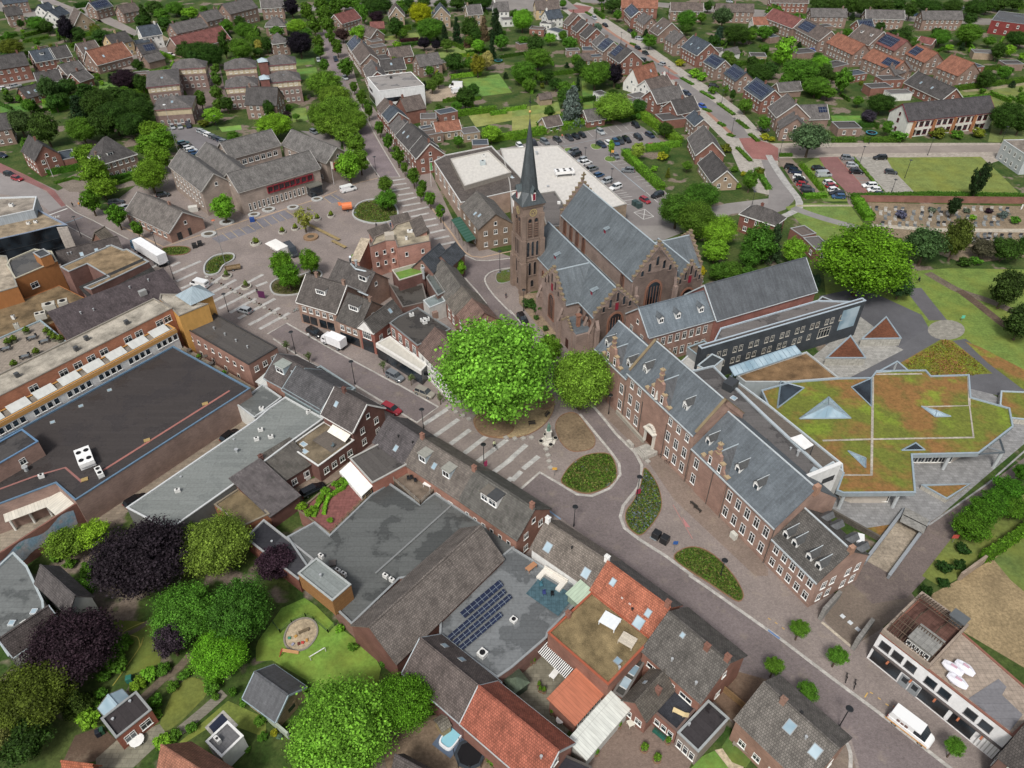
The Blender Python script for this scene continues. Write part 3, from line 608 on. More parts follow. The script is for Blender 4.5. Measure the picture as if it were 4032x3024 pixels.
def person(x,y,label,top='#2a3550',leg='#23262e',rot=0.,pose='stand',h=0,hair='#4a3527'):
    P=g(x,y,h);M=MT(P)@RZ(rot);me=bpy.data.meshes.new('person')
    if pose=='sit':V=[(0,0,.55),(0,0,.8),(0,0,1.03),(0,0,1.12),(0,.01,1.3),(-.1,-.05,.52),(-.11,-.42,.5),(-.11,-.45,.08),(.1,-.05,.52),(.11,-.42,.5),(.11,-.45,.08),(-.2,0,1.0),(-.25,-.1,.75),(-.18,-.3,.6),(.2,0,1.0),(.25,-.1,.75),(.18,-.3,.6)]
    else:V=[(0,0,.92),(0,0,1.2),(0,0,1.42),(0,0,1.5),(0,-.01,1.68),(-.1,0,.88),(-.11,-.08,.48),(-.12,0,.05),(.1,0,.88),(.12,.05,.48),(.13,.12,.05),(-.2,0,1.38),(-.27,-.02,1.1),(-.25,-.12,.85),(.2,0,1.38),(.27,-.02,1.1),(.25,-.12,.85)]
    E=[(0,1),(1,2),(2,3),(3,4),(0,5),(5,6),(6,7),(0,8),(8,9),(9,10),(2,11),(11,12),(12,13),(2,14),(14,15),(15,16)];Rr=[.15,.13,.15,.065,.11,.1,.075,.05,.1,.075,.05,.07,.05,.035,.07,.05,.035]
    bm=bmesh.new()
    me.from_pydata(V,E,[]);o=bpy.data.objects.new('tmp',me);COL.objects.link(o);md=o.modifiers.new('s','SKIN');ss=o.modifiers.new('u','SUBSURF');ss.levels=1
    for i,sv in enumerate(me.skin_vertices[0].data):sv.radius=(Rr[i],Rr[i]*.8);sv.use_root=(i==0)
    dg=bpy.context.evaluated_depsgraph_get();m2=bpy.data.meshes.new_from_object(o.evaluated_get(dg));bpy.data.objects.remove(o);bm.free()
    for q in('paint','paint','paint'):m2.materials.append(MATS[q])
    m2.materials.clear();tp='cloth_'+top;lg='cloth_'+leg
    for nm,cc in((tp,top),(lg,leg),('skin','#b98a6e')):
        if nm not in MATS:q=N(nm);q.out(C(cc),.9)
        m2.materials.append(MATS[nm])
    for f in m2.polygons:
        z=f.center.z;lim=.9 if pose!='sit' else .6;f.material_index=2 if z>(1.5 if pose!='sit' else 1.12)else(0 if z>lim or(abs(f.center.x)>.19 and pose!='sit')else 1)
    body=link('person',m2,None,'#ffffff',M);m=MB();zz=1.72 if pose!='sit' else 1.34;m.cyl(0,.02,zz-.09,zz+.05,.12,.05,8);m.obj('hair','paint',body,hair,M);tag(body,label,'person');return body
def table(x,y,label,w_=1.6,d=.9,col='#e8e8e4',rot=0.,h=0,round_=False,name='table',hh=.74):
    P=g(x,y,h);M=MT(P)@RZ(rot);r=empty(name,M);m=MB()
    if round_:m.cyl(0,0,hh-.05,hh,w_/2,n=16)
    else:m.box(-w_/2,w_/2,-d/2,d/2,hh-.05,hh,bot=True)
    m.obj('table_top','paint',r,col)
    for a in(-1,1):
        for b in(-1,1):m=MB();k=.3 if round_ else .42;m.box(a*w_*k-.03,a*w_*k+.03,b*(w_ if round_ else d)*k-.03,b*(w_ if round_ else d)*k+.03,0,hh-.05);m.obj('leg','paint',r,col)
    tag(r,label,'table');return r
def chair(x,y,label,col='#33363a',rot=0.,h=0,group=None,name='chair',cat='chair'):
    P=g(x,y,h);M=MT(P)@RZ(rot);r=empty(name,M);m=MB();m.box(-.24,.24,-.24,.24,.4,.46,bot=True);m.obj('seat','paint',r,col);m=MB();m.box(-.24,.24,.2,.26,.46,.95,bot=True);m.obj('backrest','paint',r,col)
    for a in(-1,1):
        for b in(-1,1):m=MB();m.box(a*.21-.02,a*.21+.02,b*.21-.02,b*.21+.02,0,.4);m.obj('leg','paint',r,col)
    tag(r,label,cat,group);return r
def bike(x,y,label,rot=0.,col='#2a2c30',h=0,name='bicycle'):
    P=g(x,y,h);M=MT(P)@RZ(rot);r=empty(name,M)
    for xx in(-.52,.52):
        m=MB()
        for i in range(14):a0,a1=2*pi*i/14,2*pi*(i+1)/14;m.tube((xx+.33*cos(a0),0,.34+.33*sin(a0)),(xx+.33*cos(a1),0,.34+.33*sin(a1)),.03,n=4)
        m.obj('wheel','tyre',r,col)
    m=MB();B_=[(-.52,0,.34),(-.18,0,.3),(.38,0,.8),(-.28,0,.8),(.52,0,.34)]
    for a,b in((0,1),(1,2),(1,3),(3,2),(0,3),(2,4)):m.tube(B_[a],B_[b],.025,n=5)
    m.obj('frame','paint',r,col);m=MB();m.tube((.36,-.28,1.0),(.36,.28,1.0),.02);m.tube((.38,0,.8),(.36,0,1.0),.02);m.obj('handlebar','metal',r,col);m=MB();m.box(-.42,-.16,-.08,.08,.86,.94,bot=True);m.obj('saddle','tyre',r,col)
    tag(r,label,'bicycle' if name=='bicycle' else 'moped',None);return r
def bench(x,y,label,L=2.,rot=0.,col='#4a4540',h=0,back=True):
    P=g(x,y,h);M=MT(P)@RZ(rot);r=empty('bench',M);m=MB()
    for i in range(3):m.box(-L/2,L/2,-.25+i*.17,-.11+i*.17,.42,.46,bot=True)
    m.obj('seat','wood',r,col)
    if back:m=MB();m.box(-L/2,L/2,.27,.31,.55,.85,bot=True);m.obj('backrest','wood',r,col)
    for q in(-1,1):m=MB();m.box(q*L*.42-.04,q*L*.42+.04,-.22,.28,0,.42);m.obj('leg','metal',r,col)
    tag(r,label,'bench');return r
def wall(pts,hgt,thick,label,col='#7d675c',mat='brick',name='garden_wall',cat='wall',h=0,cap=None,group=None):
    P=[g(x,y,h)for x,y in pts];m=MB()
    for a,b in zip(P[:-1],P[1:]):
        d=(b-a).normalized();nv=Vector((-d.y,d.x,0))*thick/2;e=d*thick/2;q=[a-nv-e,b-nv+e,b+nv+e,a+nv-e];m.prism([(p.x,p.y)for p in q],h,h+hgt)
        if cap:nv=nv*1.25;q=[a-nv-e,b-nv+e,b+nv+e,a+nv-e];m.prism([(p.x,p.y)for p in q],h+hgt+.002,h+hgt+.1,1)
    o=m.obj(name,[mat,'plaster'],None,col);tag(o,label,cat,group);return o
def fence(pts,hgt,label,col='#6a5a48',name='fence',step=2.,h=0,mat='wood',group=None,open_=False):
    P=[g(x,y,h)for x,y in pts];root=empty(name,MT(P[0]));m=MB();mp=MB();k=0
    for a,b in zip(P[:-1],P[1:]):
        d=(b-a);L=d.length;d.normalize();nv=Vector((-d.y,d.x,0))
        if open_:
            for z in(.1,hgt*.5,hgt-.06):q=[a-nv*.02,b-nv*.02,b+nv*.02,a+nv*.02];m.prism([(p.x,p.y)for p in q],h+z,h+z+.05)
        else:q=[a-nv*.04,b-nv*.04,b+nv*.04,a+nv*.04];m.prism([(p.x,p.y)for p in q],h+.05,h+hgt)
        n=max(1,round(L/step))
        for i in range(n+1):
            c=a+d*L*i/n
            if k<40:mp=MB();mp.box(c.x-.06,c.x+.06,c.y-.06,c.y+.06,h,h+hgt+.08);mp.obj('post',mat,root,col,MI);k+=1
    m.obj('panel',mat,root,col,MI);tag(root,label,'fence',group);return root
def text_obj(body,size,M,parent,col='#222222',name='lettering',ext=.01,mat='paint'):
    cu=bpy.data.curves.new('txt','FONT');cu.body=body;cu.size=size;cu.align_x='CENTER';cu.extrude=ext;o=bpy.data.objects.new('t',cu);COL.objects.link(o)
    dg=bpy.context.evaluated_depsgraph_get();dg.update();me=bpy.data.meshes.new_from_object(o.evaluated_get(dg));bpy.data.objects.remove(o);me.materials.clear();me.materials.append(MATS[mat]);return link(name,me,parent,col,M)
# ================================================================ THE GROUND
PAV,ROAD,KERB,LIGHT,RED='#8b7f79','#796e6d','#b0aca4','#a9a096','#94605a'
m=MB();m.face([(-1500,-60,0),(1500,-60,0),(1500,2200,0),(-1500,2200,0)]);o=m.obj('ground','garden');o['kind']='structure'
def line(pts,w_=.12,col='#c9c8c4',z=.035,name='road_marking'):return strip(name,pts,w_,'asphalt',col,z)
T('o')
sheet('pavement',[(-20,330),(0,352),(125,412),(150,400),(240,470),(255,430),(365,345),(480,330),(700,345),(745,330),(725,240),(690,130),(680,70),(740,70),(775,190),(850,290),(930,370),(1000,520),(1120,560),(1130,620),(1300,760),(1430,900),(1600,1090),(1720,1230),(1880,1330),(2212,1640),(2260,1700),(1800,1720),(1500,1500),(1300,1340),(1080,1200),(830,1010),(600,900),(0,620)],'paving',PAV,.01)
# upper left street with red cycle lane
sheet('road',[(-30,360),(0,374),(80,402),(142,446),(198,493),(278,518),(330,560),(290,570),(200,520),(143,487),(75,430),(-30,415)],'asphalt','#8b8583',.02)
sheet('road_brick',[(104,459),(144,445),(278,517),(345,575),(310,580),(200,520),(142,488)],'paving',ROAD,.03)
sheet('cycle_lane',[(-30,340),(0,352),(60,380),(118,412),(142,444),(133,447),(100,412),(50,390),(-30,362)],'paving','#8d5f5c',.034)
T('01');line([(425,200),(582,143)],.5,'#cfcfca',.04);line([(565,270),(720,215)],.3,'#6f8694',.04);line([(0,55),(320,62)],.15)
strip('kerb',[(572,115),(650,175),(800,245),(1110,410)],.25,'plaster',KERB,.0,hgt=.1);strip('kerb',[(565,285),(800,410)],.22,'plaster',KERB,.0,hgt=.1)
P=g(490,205,.0);P.z=.045
text_obj('30',2.2,frame(P,(.85,.4,0))@RZ(pi),None,'#c8c8c2','road_number',.002,'asphalt')['kind']='structure'
# north street
T('10')
sheet('road',[(560,120),(600,120),(620,290),(655,420),(705,560),(765,700),(835,850),(905,980),(990,1130),(1100,1300),(1245,1530),(1060,1530),(935,1350),(895,1130),(845,1000),(760,860),(690,700),(640,560),(595,400),(575,230)],'paving','#84777a',.025)
strip('kerb',[(840,790),(905,920),(1000,1110),(1100,1290),(1245,1530)],.35,'plaster',KERB,0,sm=2,hgt=.08);strip('kerb',[(895,1200),(940,1340),(1065,1528)],.3,'plaster',KERB,0,sm=2,hgt=.08)
line([(1062,1530),(1245,1530)],.3,KERB)
# pavement stripes of the square
T('11')
for a in(((1230,28),(1360,8)),((1225,82),(1390,45)),((1262,122),(1420,95)),((1270,180),(1495,128)),((1340,215),(1495,183)),((1395,258),(1555,228)),((1470,300),(1575,280)),((1500,355),(1635,325)),((1540,408),(1670,380)),((1580,460),(1720,430)),((0,745),(62,712)),((0,815),(98,778)),((0,1010),(165,922)),((0,1120),(205,1000)),((30,1185),(290,1045))):strip('pale_stripe',a,1.0,'slabs','#b2b0ac',.03)
T('10')
for a in(((1150,1565),(1290,1545)),((1180,1600),(1300,1585)),((1170,1650),(1330,1622))):strip('pale_stripe',a,.9,'slabs','#b2b0ac',.03)
T('01')
for a in(((1490,705),(1735,597)),((1525,772),(1700,692)),((1310,655),(1400,610)),((1480,640),(1555,607)),((1565,835),(1660,795)),((1335,700),(1400,675)),((1795,815),(1935,720)),((1815,880),(2040,757)),((1840,950),(2212,745)),((1890,1010),(2212,845)),((1985,1045),(2212,920)),((2060,1095),(2212,1010)),((2150,1150),(2212,1115))):strip('pale_stripe',a,1.0,'slabs','#b2b0ac',.03)
# parking bays on the square
T('01');sheet('parking_bay',[(1830,400),(2212,270),(2212,340),(1890,440)],'paving','#77757c',.025)
strip('yellow_paving',[(1060,300),(1410,475),(1800,350),(2212,215)],.5,'paving','#b3987c',.03)
for a in(((1920,355),(1985,410)),((1992,333),(2055,388)),((2065,310),(2130,362)),((2140,285),(2200,330))):line(a,.15,'#b59a60')
T('11');sheet('parking_bay',[(0,245),(240,160),(335,215),(0,330)],'paving','#77757c',.025);sheet('parking_bay',[(585,45),(680,20),(770,70),(650,100)],'paving','#77757c',.025)
for a in(((0,252),(65,312)),((68,232),(135,290)),((135,208),(200,262)),((200,188),(265,240)),((265,163),(335,213)),((583,48),(650,100)),((650,27),(722,75))):line(a,.15,'#b59a60')
strip('yellow_paving',[(0,230),(560,50),(700,-10)],.5,'paving','#b3987c',.03);strip('yellow_paving',[(1510,130),(1600,240),(1700,370),(1790,510),(1860,555),(1950,565),(2212,510)],.5,'paving','#b3987c',.03)
T('10');strip('yellow_paving',[(780,1620),(900,1575),(1050,1540)],.4,'paving','#b3987c',.03)
# road past the church
T('o')
sheet('road',[(968,536),(988,537),(1010,555),(1045,563),(1110,553),(1180,560),(1180,590),(1106,575),(1062,590),(1048,605),(1062,632),(1118,690),(1170,740),(1225,805),(1278,874),(1331,936),(1371,977),(1386,1014),(1381,1049),(1346,1094),(1340,1117),(1349,1139),(1381,1164),(1496,1245),(1660,1362),(1798,1464),(1894,1537),(2060,1670),(1860,1670),(1840,1600),(1750,1560),(1600,1450),(1500,1370),(1385,1245),(1280,1170),(1216,1122),(1125,1057),(1166,1021),(1213,1047),(1246,1067),(1278,1071),(1318,1052),(1338,1024),(1333,999),(1321,979),(1281,930),(1253,894),(1195,825),(1140,765),(1090,715),(1050,668),(1015,625),(995,590),(980,560)],'paving',ROAD,.02)
sheet('road',[(579,721),(619,699),(700,742),(858,829),(947,880),(900,913),(768,835)],'paving',ROAD,.02)
KB='#b3afa8'
T('22')
strip('kerb',[(585,262),(700,400),(860,595),(925,690),(935,785),(850,900),(690,970),(560,955),(430,875),(240,765),(75,910)],.5,'slabs',KB,0,hgt=.1)
strip('kerb',[(690,180),(800,310),(900,435),(1060,590),(1120,700),(1120,790),(1085,900),(960,1055),(935,1150),(970,1245),(1100,1345),(1330,1490),(1560,1659)],.55,'slabs',KB,0,hgt=.1)
T('23');strip('kerb',[(1530,-5),(1700,110),(2212,470)],.5,'slabs',KB,0,hgt=.1)
T('33');strip('kerb',[(-10,460),(100,540),(560,890),(940,1170),(1570,1659),(1700,1760)],.5,'slabs',KB,0,hgt=.1);strip('kerb',[(610,1355),(670,1430),(710,1530),(710,1659),(700,1720)],.5,'slabs',KB,0,sm=2,hgt=.1)
T('11');strip('kerb',[(2212,655),(2060,680),(1985,730),(1985,790),(2060,900),(2212,1055)],.4,'slabs',KB,0,sm=2,hgt=.1);strip('kerb',[(1650,500),(1735,487),(1800,545),(1900,590),(2000,595),(2212,572)],.35,'slabs',KB,0,hgt=.1)
strip('kerb',[(100,1228),(265,1135),(700,1385),(1000,1545),(1220,1665)],.35,'slabs',KB,0,hgt=.1);strip('kerb',[(150,1270),(400,1440),(620,1560),(800,1659)],.35,'slabs',KB,0,hgt=.1);strip('kerb',[(1800,740),(1900,850),(1990,965)],.4,'slabs',KB,0,hgt=.1)
T('12');strip('kerb',[(1220,0),(1575,200),(1390,335),(1250,250),(860,15)],.4,'slabs',KB,0,hgt=.1)
for a in(((1450,350),(1670,205)),((1545,450),(1750,305)),((1680,520),(1850,395)),((1800,600),(1995,450)),((1910,675),(2170,480)),((2050,765),(2212,645)),((2165,850),(2212,810))):strip('pale_stripe',a,1.0,'slabs','#b5b4b0',.03)
T('22')
for a in(((-60,690),(125,525)),((95,735),(230,625)),((0,835),(80,755))):strip('pale_stripe',a,1.0,'slabs','#b5b4b0',.03)
T('21');strip('kerb',[(-20,1020),(190,1260)],.35,'slabs',KB,0,hgt=.1)
T('22');strip('blue_kerb_line',[(305,1085),(420,1170)],.3,'asphalt','#7895b4',.04);T('33');strip('blue_kerb_line',[(0,470),(100,545)],.3,'asphalt','#5f7fb0',.1)
# church yard and convent forecourt details
T('21');sheet('church_yard',[(60,880),(230,870),(430,1290),(400,1370),(60,960)],'soil','#8b7860',.03)
T('22');sheet('forecourt_path',[(800,40),(900,20),(1700,900),(2212,1600),(2212,1659),(2100,1659),(1400,1000),(1140,620),(690,170)],'paving','#857468',.03)
sheet('red_chalk_mark',[(1470,1150),(1540,1240),(1500,1235)],'asphalt','#b87878',.045);line([(1390,1045),(1560,1340)],.12,'#b07870',.045)
# tree beds in front of the convent
def bed(t,pts,z=.05,mat='plant_bed',col='#888888',name='planting_bed',edge='#8c6648',sm=3,ew=.12,eh=.15):
    T(t);sheet(name,pts,mat,col,z,sm=sm);q=smooth(pts,sm)if sm else list(pts);strip('bed_edging',q+[q[0]],ew,'paint',edge,0,hgt=eh)
bed('22',[(430,860),(450,780),(520,690),(620,625),(730,600),(830,605),(880,660),(905,760),(890,840),(800,905),(680,945),(570,935)])
bed('22',[(1140,730),(1200,780),(1260,880),(1290,1000),(1285,1090),(1235,1180),(1180,1250),(1105,1308),(1020,1255),(980,1170),(990,1090),(1050,1010),(1110,880)])
bed('22',[(1400,1510),(1450,1440),(1550,1410),(1660,1430),(1780,1510),(1900,1640),(1960,1730),(2000,1830),(1960,1880),(1860,1830),(1700,1720),(1540,1620)])
bed('22',[(375,380),(400,300),(470,255),(560,260),(650,370),(715,470),(700,550),(600,582),(500,575),(420,500)],mat='soil',col='#7d6a50',name='bare_soil_bed')
bed('22',[(-260,440),(-330,340),(-300,270),(-100,150),(100,60),(260,60),(350,110),(360,220),(290,340),(180,420),(60,460),(-100,470)],mat='soil',col='#a08a63',name='gravel_circle')
bed('12',[(1890,350),(1910,295),(2000,270),(2150,300),(2230,380),(2150,450),(2000,450),(1920,400)],mat='soil',col='#836c4f',name='bare_soil_bed',z=.06)
bed('22',[(170,130),(230,60),(320,70),(365,130),(340,200),(260,220)],mat='soil',col='#836c4f',name='bare_soil_bed',z=.06)
bed('11',[(135,860),(130,800),(200,750),(330,740),(480,690),(555,690),(560,740),(430,860),(300,895),(180,890)],mat='soil',col='#5f5a3c',edge='#a9a9a6',ew=.4,eh=.3)
bed('11',[(840,170),(880,110),(960,75),(1060,70),(1180,100),(1225,170),(1215,230),(1130,265),(1010,275),(900,250),(845,215)],edge='#aeb0ae',ew=.45,eh=.35)
bed('01',[(1765,680),(1780,620),(1850,560),(1960,535),(2020,545),(2015,590),(1930,640),(1890,700),(1830,720),(1780,715)],edge='#aeb0ae',ew=.4,eh=.35)
bed('01',[(1390,505),(1430,480),(1540,470),(1630,480),(1645,510),(1590,540),(1480,548),(1410,535)],edge='#8a5a40',mat='plant_bed')
bed('11',[(2075,760),(2085,700),(2150,675),(2230,665),(2260,720),(2200,770),(2110,790)],edge='#9a9a96')
# diagonal street upper right
T('20')
sheet('pavement',[(440,90),(560,20),(700,60),(720,100),(1250,440),(1530,640),(1760,790),(1960,940),(2100,1090),(2212,1230),(2300,1300),(2300,1700),(2100,1659),(1960,1460),(1870,1250),(1700,1080),(1500,900),(1300,700),(1020,530),(800,390),(600,210)],'slabs','#a9a298',.012)
sheet('road',[(590,120),(650,120),(800,240),(950,350),(1190,490),(1400,620),(1530,730),(1700,850),(1850,960),(1990,1090),(2055,1190),(1925,1195),(1800,1050),(1620,900),(1500,780),(1390,690),(1190,590),(1000,460),(830,340),(690,230)],'asphalt','#807b79',.022)
sheet('red_junction',[(1960,1195),(2060,1190),(2230,1240),(2300,1280),(2300,1390),(2080,1372),(2010,1290)],'paving',RED,.024);sheet('red_junction',[(450,60),(500,35),(690,60),(650,110),(520,115)],'paving',RED,.024);sheet('red_junction',[(1290,625),(1330,620),(1450,680),(1370,690)],'paving',RED,.026)
strip('parking_strip',[(730,190),(900,310),(1180,480),(1420,640)],1.8,'paving','#a57a66',.026);strip('parking_strip',[(1690,970),(1800,1070),(1900,1160)],1.6,'paving','#a57a66',.026)
T('30')
sheet('road',[(-60,1380),(60,1390),(120,1480),(230,1640),(240,1700),(220,1740),(150,1810),(40,1850),(-120,1880),(-100,1780),(0,1760),(10,1650),(-20,1500)],'asphalt','#827d7b',.022)
strip('cycle_path',[(5,1340),(60,1440),(160,1590),(250,1700),(270,1790),(180,1850),(60,1900)],2.2,'slabs','#a8a6a2',.03,sm=2)
sheet('pavement',[(0,1240),(170,1235),(2300,1235),(2300,1290),(1900,1420),(1850,1360),(560,1360),(60,1370),(0,1370)],'slabs','#a79c8f',.012);sheet('road',[(60,1285),(560,1270),(2300,1250),(2300,1310),(560,1330),(70,1345)],'asphalt','#8d8279',.022)
T('21');sheet('road',[(960,270),(1100,220),(1220,200),(1500,190),(1850,100),(2260,50),(2260,140),(1900,190),(1600,300),(1300,420),(1220,420)],'asphalt','#8b8682',.02)
# supermarket car park
T('20');sheet('car_park',[(-250,1330),(0,1265),(1040,1050),(1140,1105),(1330,1245),(1140,1290),(1010,1330),(960,1380),(1330,1659),(1500,1900),(1280,1950),(900,1950),(800,1700),(430,1260),(-250,1400)],'asphalt','#7e7876',.02)
for i in range(17):x=40+i*61;y=1258-i*12.2;line([(x,y),(x+52,y+48)],.12,'#c2c2be',.04)if i not in()else None
for i in range(9):line([(1380-(8-i)*62+(-20),1195+0*i-((i-8)*12))if False else(880+i*48,1190-i*9),(920+i*48,1228-i*9)],.12,'#c2c2be',.04)
for i in range(12):x=872+i*36;y=1402+i*26;line([(x,y),(x+90,y-16)],.12,'#c2c2be',.04)
for i in range(9):x=560+i*44;y=1400+i*37;line([(x,y),(x+95,y-15)],.12,'#c2c2be',.04)
line([(830,1395),(1150,1659)],.25,'#94a3ab',.04);line([(300,1290),(1040,1145),(1240,1195)],.15,'#94a3ab',.04)
T('21');[line(a,.18,'#c9c9c5',.04)for a in(((1052,176),(1148,150)),((1148,150),(1225,213)),((1225,213),(1135,238)),((1135,238),(1052,176)),((1052,176),(1225,213)),((1148,150),(1135,238)),((900,20),(990,5)),((945,48),(1040,38)),((960,78),(1045,66)),((990,110),(1080,98)),((1160,5),(1260,90)))]
# lawn islands
bed('20',[(680,1265),(690,1245),(740,1250),(770,1280),(740,1292),(700,1288)],mat='grass',col='#5c7a2c',name='lawn',edge='#b0aca4');bed('20',[(800,1370),(830,1350),(890,1365),(895,1390),(850,1400),(810,1390)],mat='grass',col='#5c7a2c',name='lawn',edge='#b0aca4');bed('20',[(450,1290),(500,1278),(560,1290),(520,1330),(490,1330)],mat='grass',col='#5c7a2c',name='lawn',edge='#b0aca4')
# right hand car parks
T('30')
sheet('car_park',[(80,1368),(200,1365),(300,1480),(480,1700),(330,1720),(230,1600)],'paving','#837468',.02);sheet('car_park',[(440,1360),(580,1355),(740,1355),(1040,1690),(1060,1740),(760,1740),(520,1500)],'paving','#8a5f5c',.021)
sheet('parking_rows',[(600,1360),(745,1358),(1060,1735),(930,1735)],'paving','#857a74',.026)
for i in range(10):x=612+i*33;y=1385+i*35;line([(x,y),(x+105,y)],.15,'#a5624a',.04)
for i in range(9):x=95+i*28;y=1393+i*36;line([(x,y),(x+110,y)],.12,'#a98a70',.04)
line([(600,1362),(930,1740)],.2,'#a5624a',.04)
sheet('gravel_lot',[(740,1355),(1020,1358),(1080,1460),(1270,1659),(1340,1740),(1100,1740),(980,1640)],'slabs','#9c978d',.02)
sheet('lawn',[(1020,1362),(1840,1355),(2000,1500),(2100,1600),(2260,1760),(1340,1740),(1080,1470)],'grass','#6f7e31',.022);sheet('lawn',[(400,1370),(440,1370),(640,1659),(700,1740),(480,1740),(280,1430)],'grass','#5f7a2c',.018)
sheet('meadow',[(1600,790),(2260,730),(2260,1230),(1900,1230),(1960,960),(1700,850)],'grass','#68783a',.018)
strip('dirt_path',[(1690,790),(1900,770),(2260,720)],2.5,'soil','#8d8462',.024)
T('31')
sheet('lawn',[(150,130),(260,100),(700,100),(830,280),(780,320),(500,420),(300,300)],'grass','#647f30',.018)
sheet('pavement',[(670,0),(800,60),(730,130),(690,100)],'paving','#8a7a72',.022)
strip('path',[(215,135),(330,180),(500,235),(700,290),(800,315)],3.2,'asphalt','#85827f',.03,sm=2);strip('path',[(250,120),(480,118),(730,118)],1.2,'soil','#a39a80',.026)
sheet('cemetery_ground',[(820,90),(2260,125),(2260,560),(1700,620),(1150,420),(920,290)],'soil','#85745c',.02);strip('path',[(900,290),(1500,330),(2260,335)],2.2,'slabs','#b5ab98',.03)
sheet('lawn',[(480,700),(1300,680),(1560,660),(2260,670),(2260,1700),(1500,1640),(900,1100),(500,900)],'grass','#67802a',.015)
T('o');sheet('dark_forecourt',[(1770,640),(1860,620),(1990,680),(2010,715),(2050,740),(2040,775),(1975,820),(1840,830),(1780,740)],'asphalt','#5b5b60',.025)
T('31')
strip('path',[(1250,830),(1350,960),(1470,1110)],4.4,'asphalt','#615f63',.03);strip('path',[(1380,700),(1600,830),(1750,890),(1960,960),(2260,1100)],2.6,'soil','#6e6253',.032,sm=2);strip('path',[(1650,850),(1800,960),(2000,1120),(2100,1190)],2.4,'soil','#5e4d3f',.034,sm=2)
strip('path',[(1640,1280),(1900,1490),(2260,1760)],4.2,'asphalt','#5f5f63',.03);strip('path',[(1450,1235),(1150,1420),(800,1600)],5.,'asphalt','#5f5f63',.03)
sheet('path',[(1700,1580),(2120,1560),(2260,1640),(2260,1760),(1990,1760),(1740,1700)],'asphalt','#5f5f63',.028)
sheet('stone_circle',[(1540+161*cos(a*.3142),1193-86*sin(a*.3142))for a in range(20)],'slabs','#8f8b80',.045)
sheet('stone_terrace',[(390,1420),(800,1080),(920,1170),(870,1300),(1000,1280),(1170,1365),(640,1640),(400,1500)],'slabs','#9c9a94',.035)
sheet('sedum_bank',[(1140,1480),(1500,1270),(1600,1290),(1940,1570),(1400,1600),(1230,1560)],'sedum','#888',.04)
sheet('sedum_bank',[(1700,1290),(1830,1340),(2260,1560),(2260,1740),(2180,1690),(1900,1480)],'sedum','#888',.04)
T('32')
sheet('stone_terrace',[(1700,-60),(2120,200),(2330,420),(1950,740),(1390,1220),(800,1250),(520,1110),(560,900),(1000,600),(1600,300)],'slabs','#8c8c8c',.02)
sheet('road',[(2400,480),(2212,640),(1900,870),(1390,1200),(840,1540),(700,1700),(900,1900),(1200,1850),(1380,1659),(1620,1280),(2000,950),(2212,760),(2400,620)],'paving','#736661',.024)
strip('kerb',[(2330,480),(1900,860),(1390,1220)],.3,'slabs','#9c9c9a',.0,hgt=.06)
sheet('lawn',[(1620,1290),(1900,1100),(2212,950),(2300,1050),(2180,1290),(1850,1520),(1680,1659),(1500,1760),(1330,1659)],'grass','#69772c',.026)
sheet('lawn',[(800,1255),(1055,1215),(935,1345)],'sedum','#888',.05)
sheet('bare_earth',[(1860,1560),(2260,1290),(2400,1300),(2400,2500),(2260,2480),(1700,2150),(1350,1850),(1650,1690)],'soil','#917d58',.022)
sheet('meadow',[(1950,1520),(2300,1200),(2400,1300),(2400,1950),(2100,1700)],'grass','#5a6f2c',.028)
T('33');sheet('yard',[(490,390),(720,620),(960,470),(1280,200),(1240,150),(980,-10),(700,10),(500,260)],'paving','#776a5e',.02);strip('pale_threshold',[(465,400),(722,615)],.45,'slabs','#b9ad98',.04)
sheet('forecourt',[(640,1330),(850,1900),(560,1900),(420,1650)],'paving','#7c6e62',.024)
for a in(((0,365),(20,378)),((60,400),(80,415)),((120,445),(142,462)),((860,1010),(835,1050)),((880,1005),(905,1018)),((948,1052),(972,1068)),((1015,1105),(1042,1122))):line(a,.15,'#c9a040',.04)
# lower left: delivery lane, gardens
T('02');sheet('delivery_lane',[(0,1110),(650,1050),(2060,160),(2212,330),(1000,1180),(480,1280),(0,1640)],'slabs','#8b7d6b',.018);sheet('brick_lane',[(0,1420),(300,1280),(520,1260),(0,1640)],'paving','#6d4c41',.0);sheet('yard',[(0,1200),(450,1120),(430,1260),(0,1480)],'slabs','#968a78',.03)
T('12');sheet('lane',[(310,880),(540,800),(700,720),(810,640),(760,780),(560,900),(400,1010),(340,1000)],'slabs','#857464',.03)
T('13');sheet('lawn',[(0,620),(20,560),(220,280),(420,190),(520,260),(680,420),(1000,640),(1080,800),(1000,1200),(700,1200),(430,900),(140,730),(0,740)],'grass','#66901c',.03)
sheet('garden_soil',[(1150,1300),(1260,1250),(1560,1200),(1800,1400),(2050,1659),(2000,1800),(1150,1800),(1100,1500)],'soil','#7d6a55',.03);bed('13',[(245,540),(290,430),(380,375),(470,375),(525,430),(525,520),(450,620),(350,650),(270,620)],mat='soil',col='#a8977a',name='sand_pit',edge='#8a8378',eh=.2,ew=.25)
T('03');sheet('lawn',[(980,380),(1180,390),(1330,420),(1420,620),(1380,760),(1150,850),(1080,900),(1100,760),(980,500)],'grass','#50651f',.03);sheet('lawn',[(1450,1100),(1500,1000),(1620,880),(1740,900),(1800,1000),(1700,1120),(1560,1260),(1440,1340),(1380,1290)],'grass','#656f26',.03,sm=2)
sheet('patio',[(1380,1280),(1450,1380),(1150,1659),(830,1659),(830,1580),(1010,1420)],'slabs','#84806d',.03);sheet('yard',[(650,1380),(880,1300),(1010,1420),(830,1600),(560,1659),(520,1659)],'paving','#5f4c3c',.028)
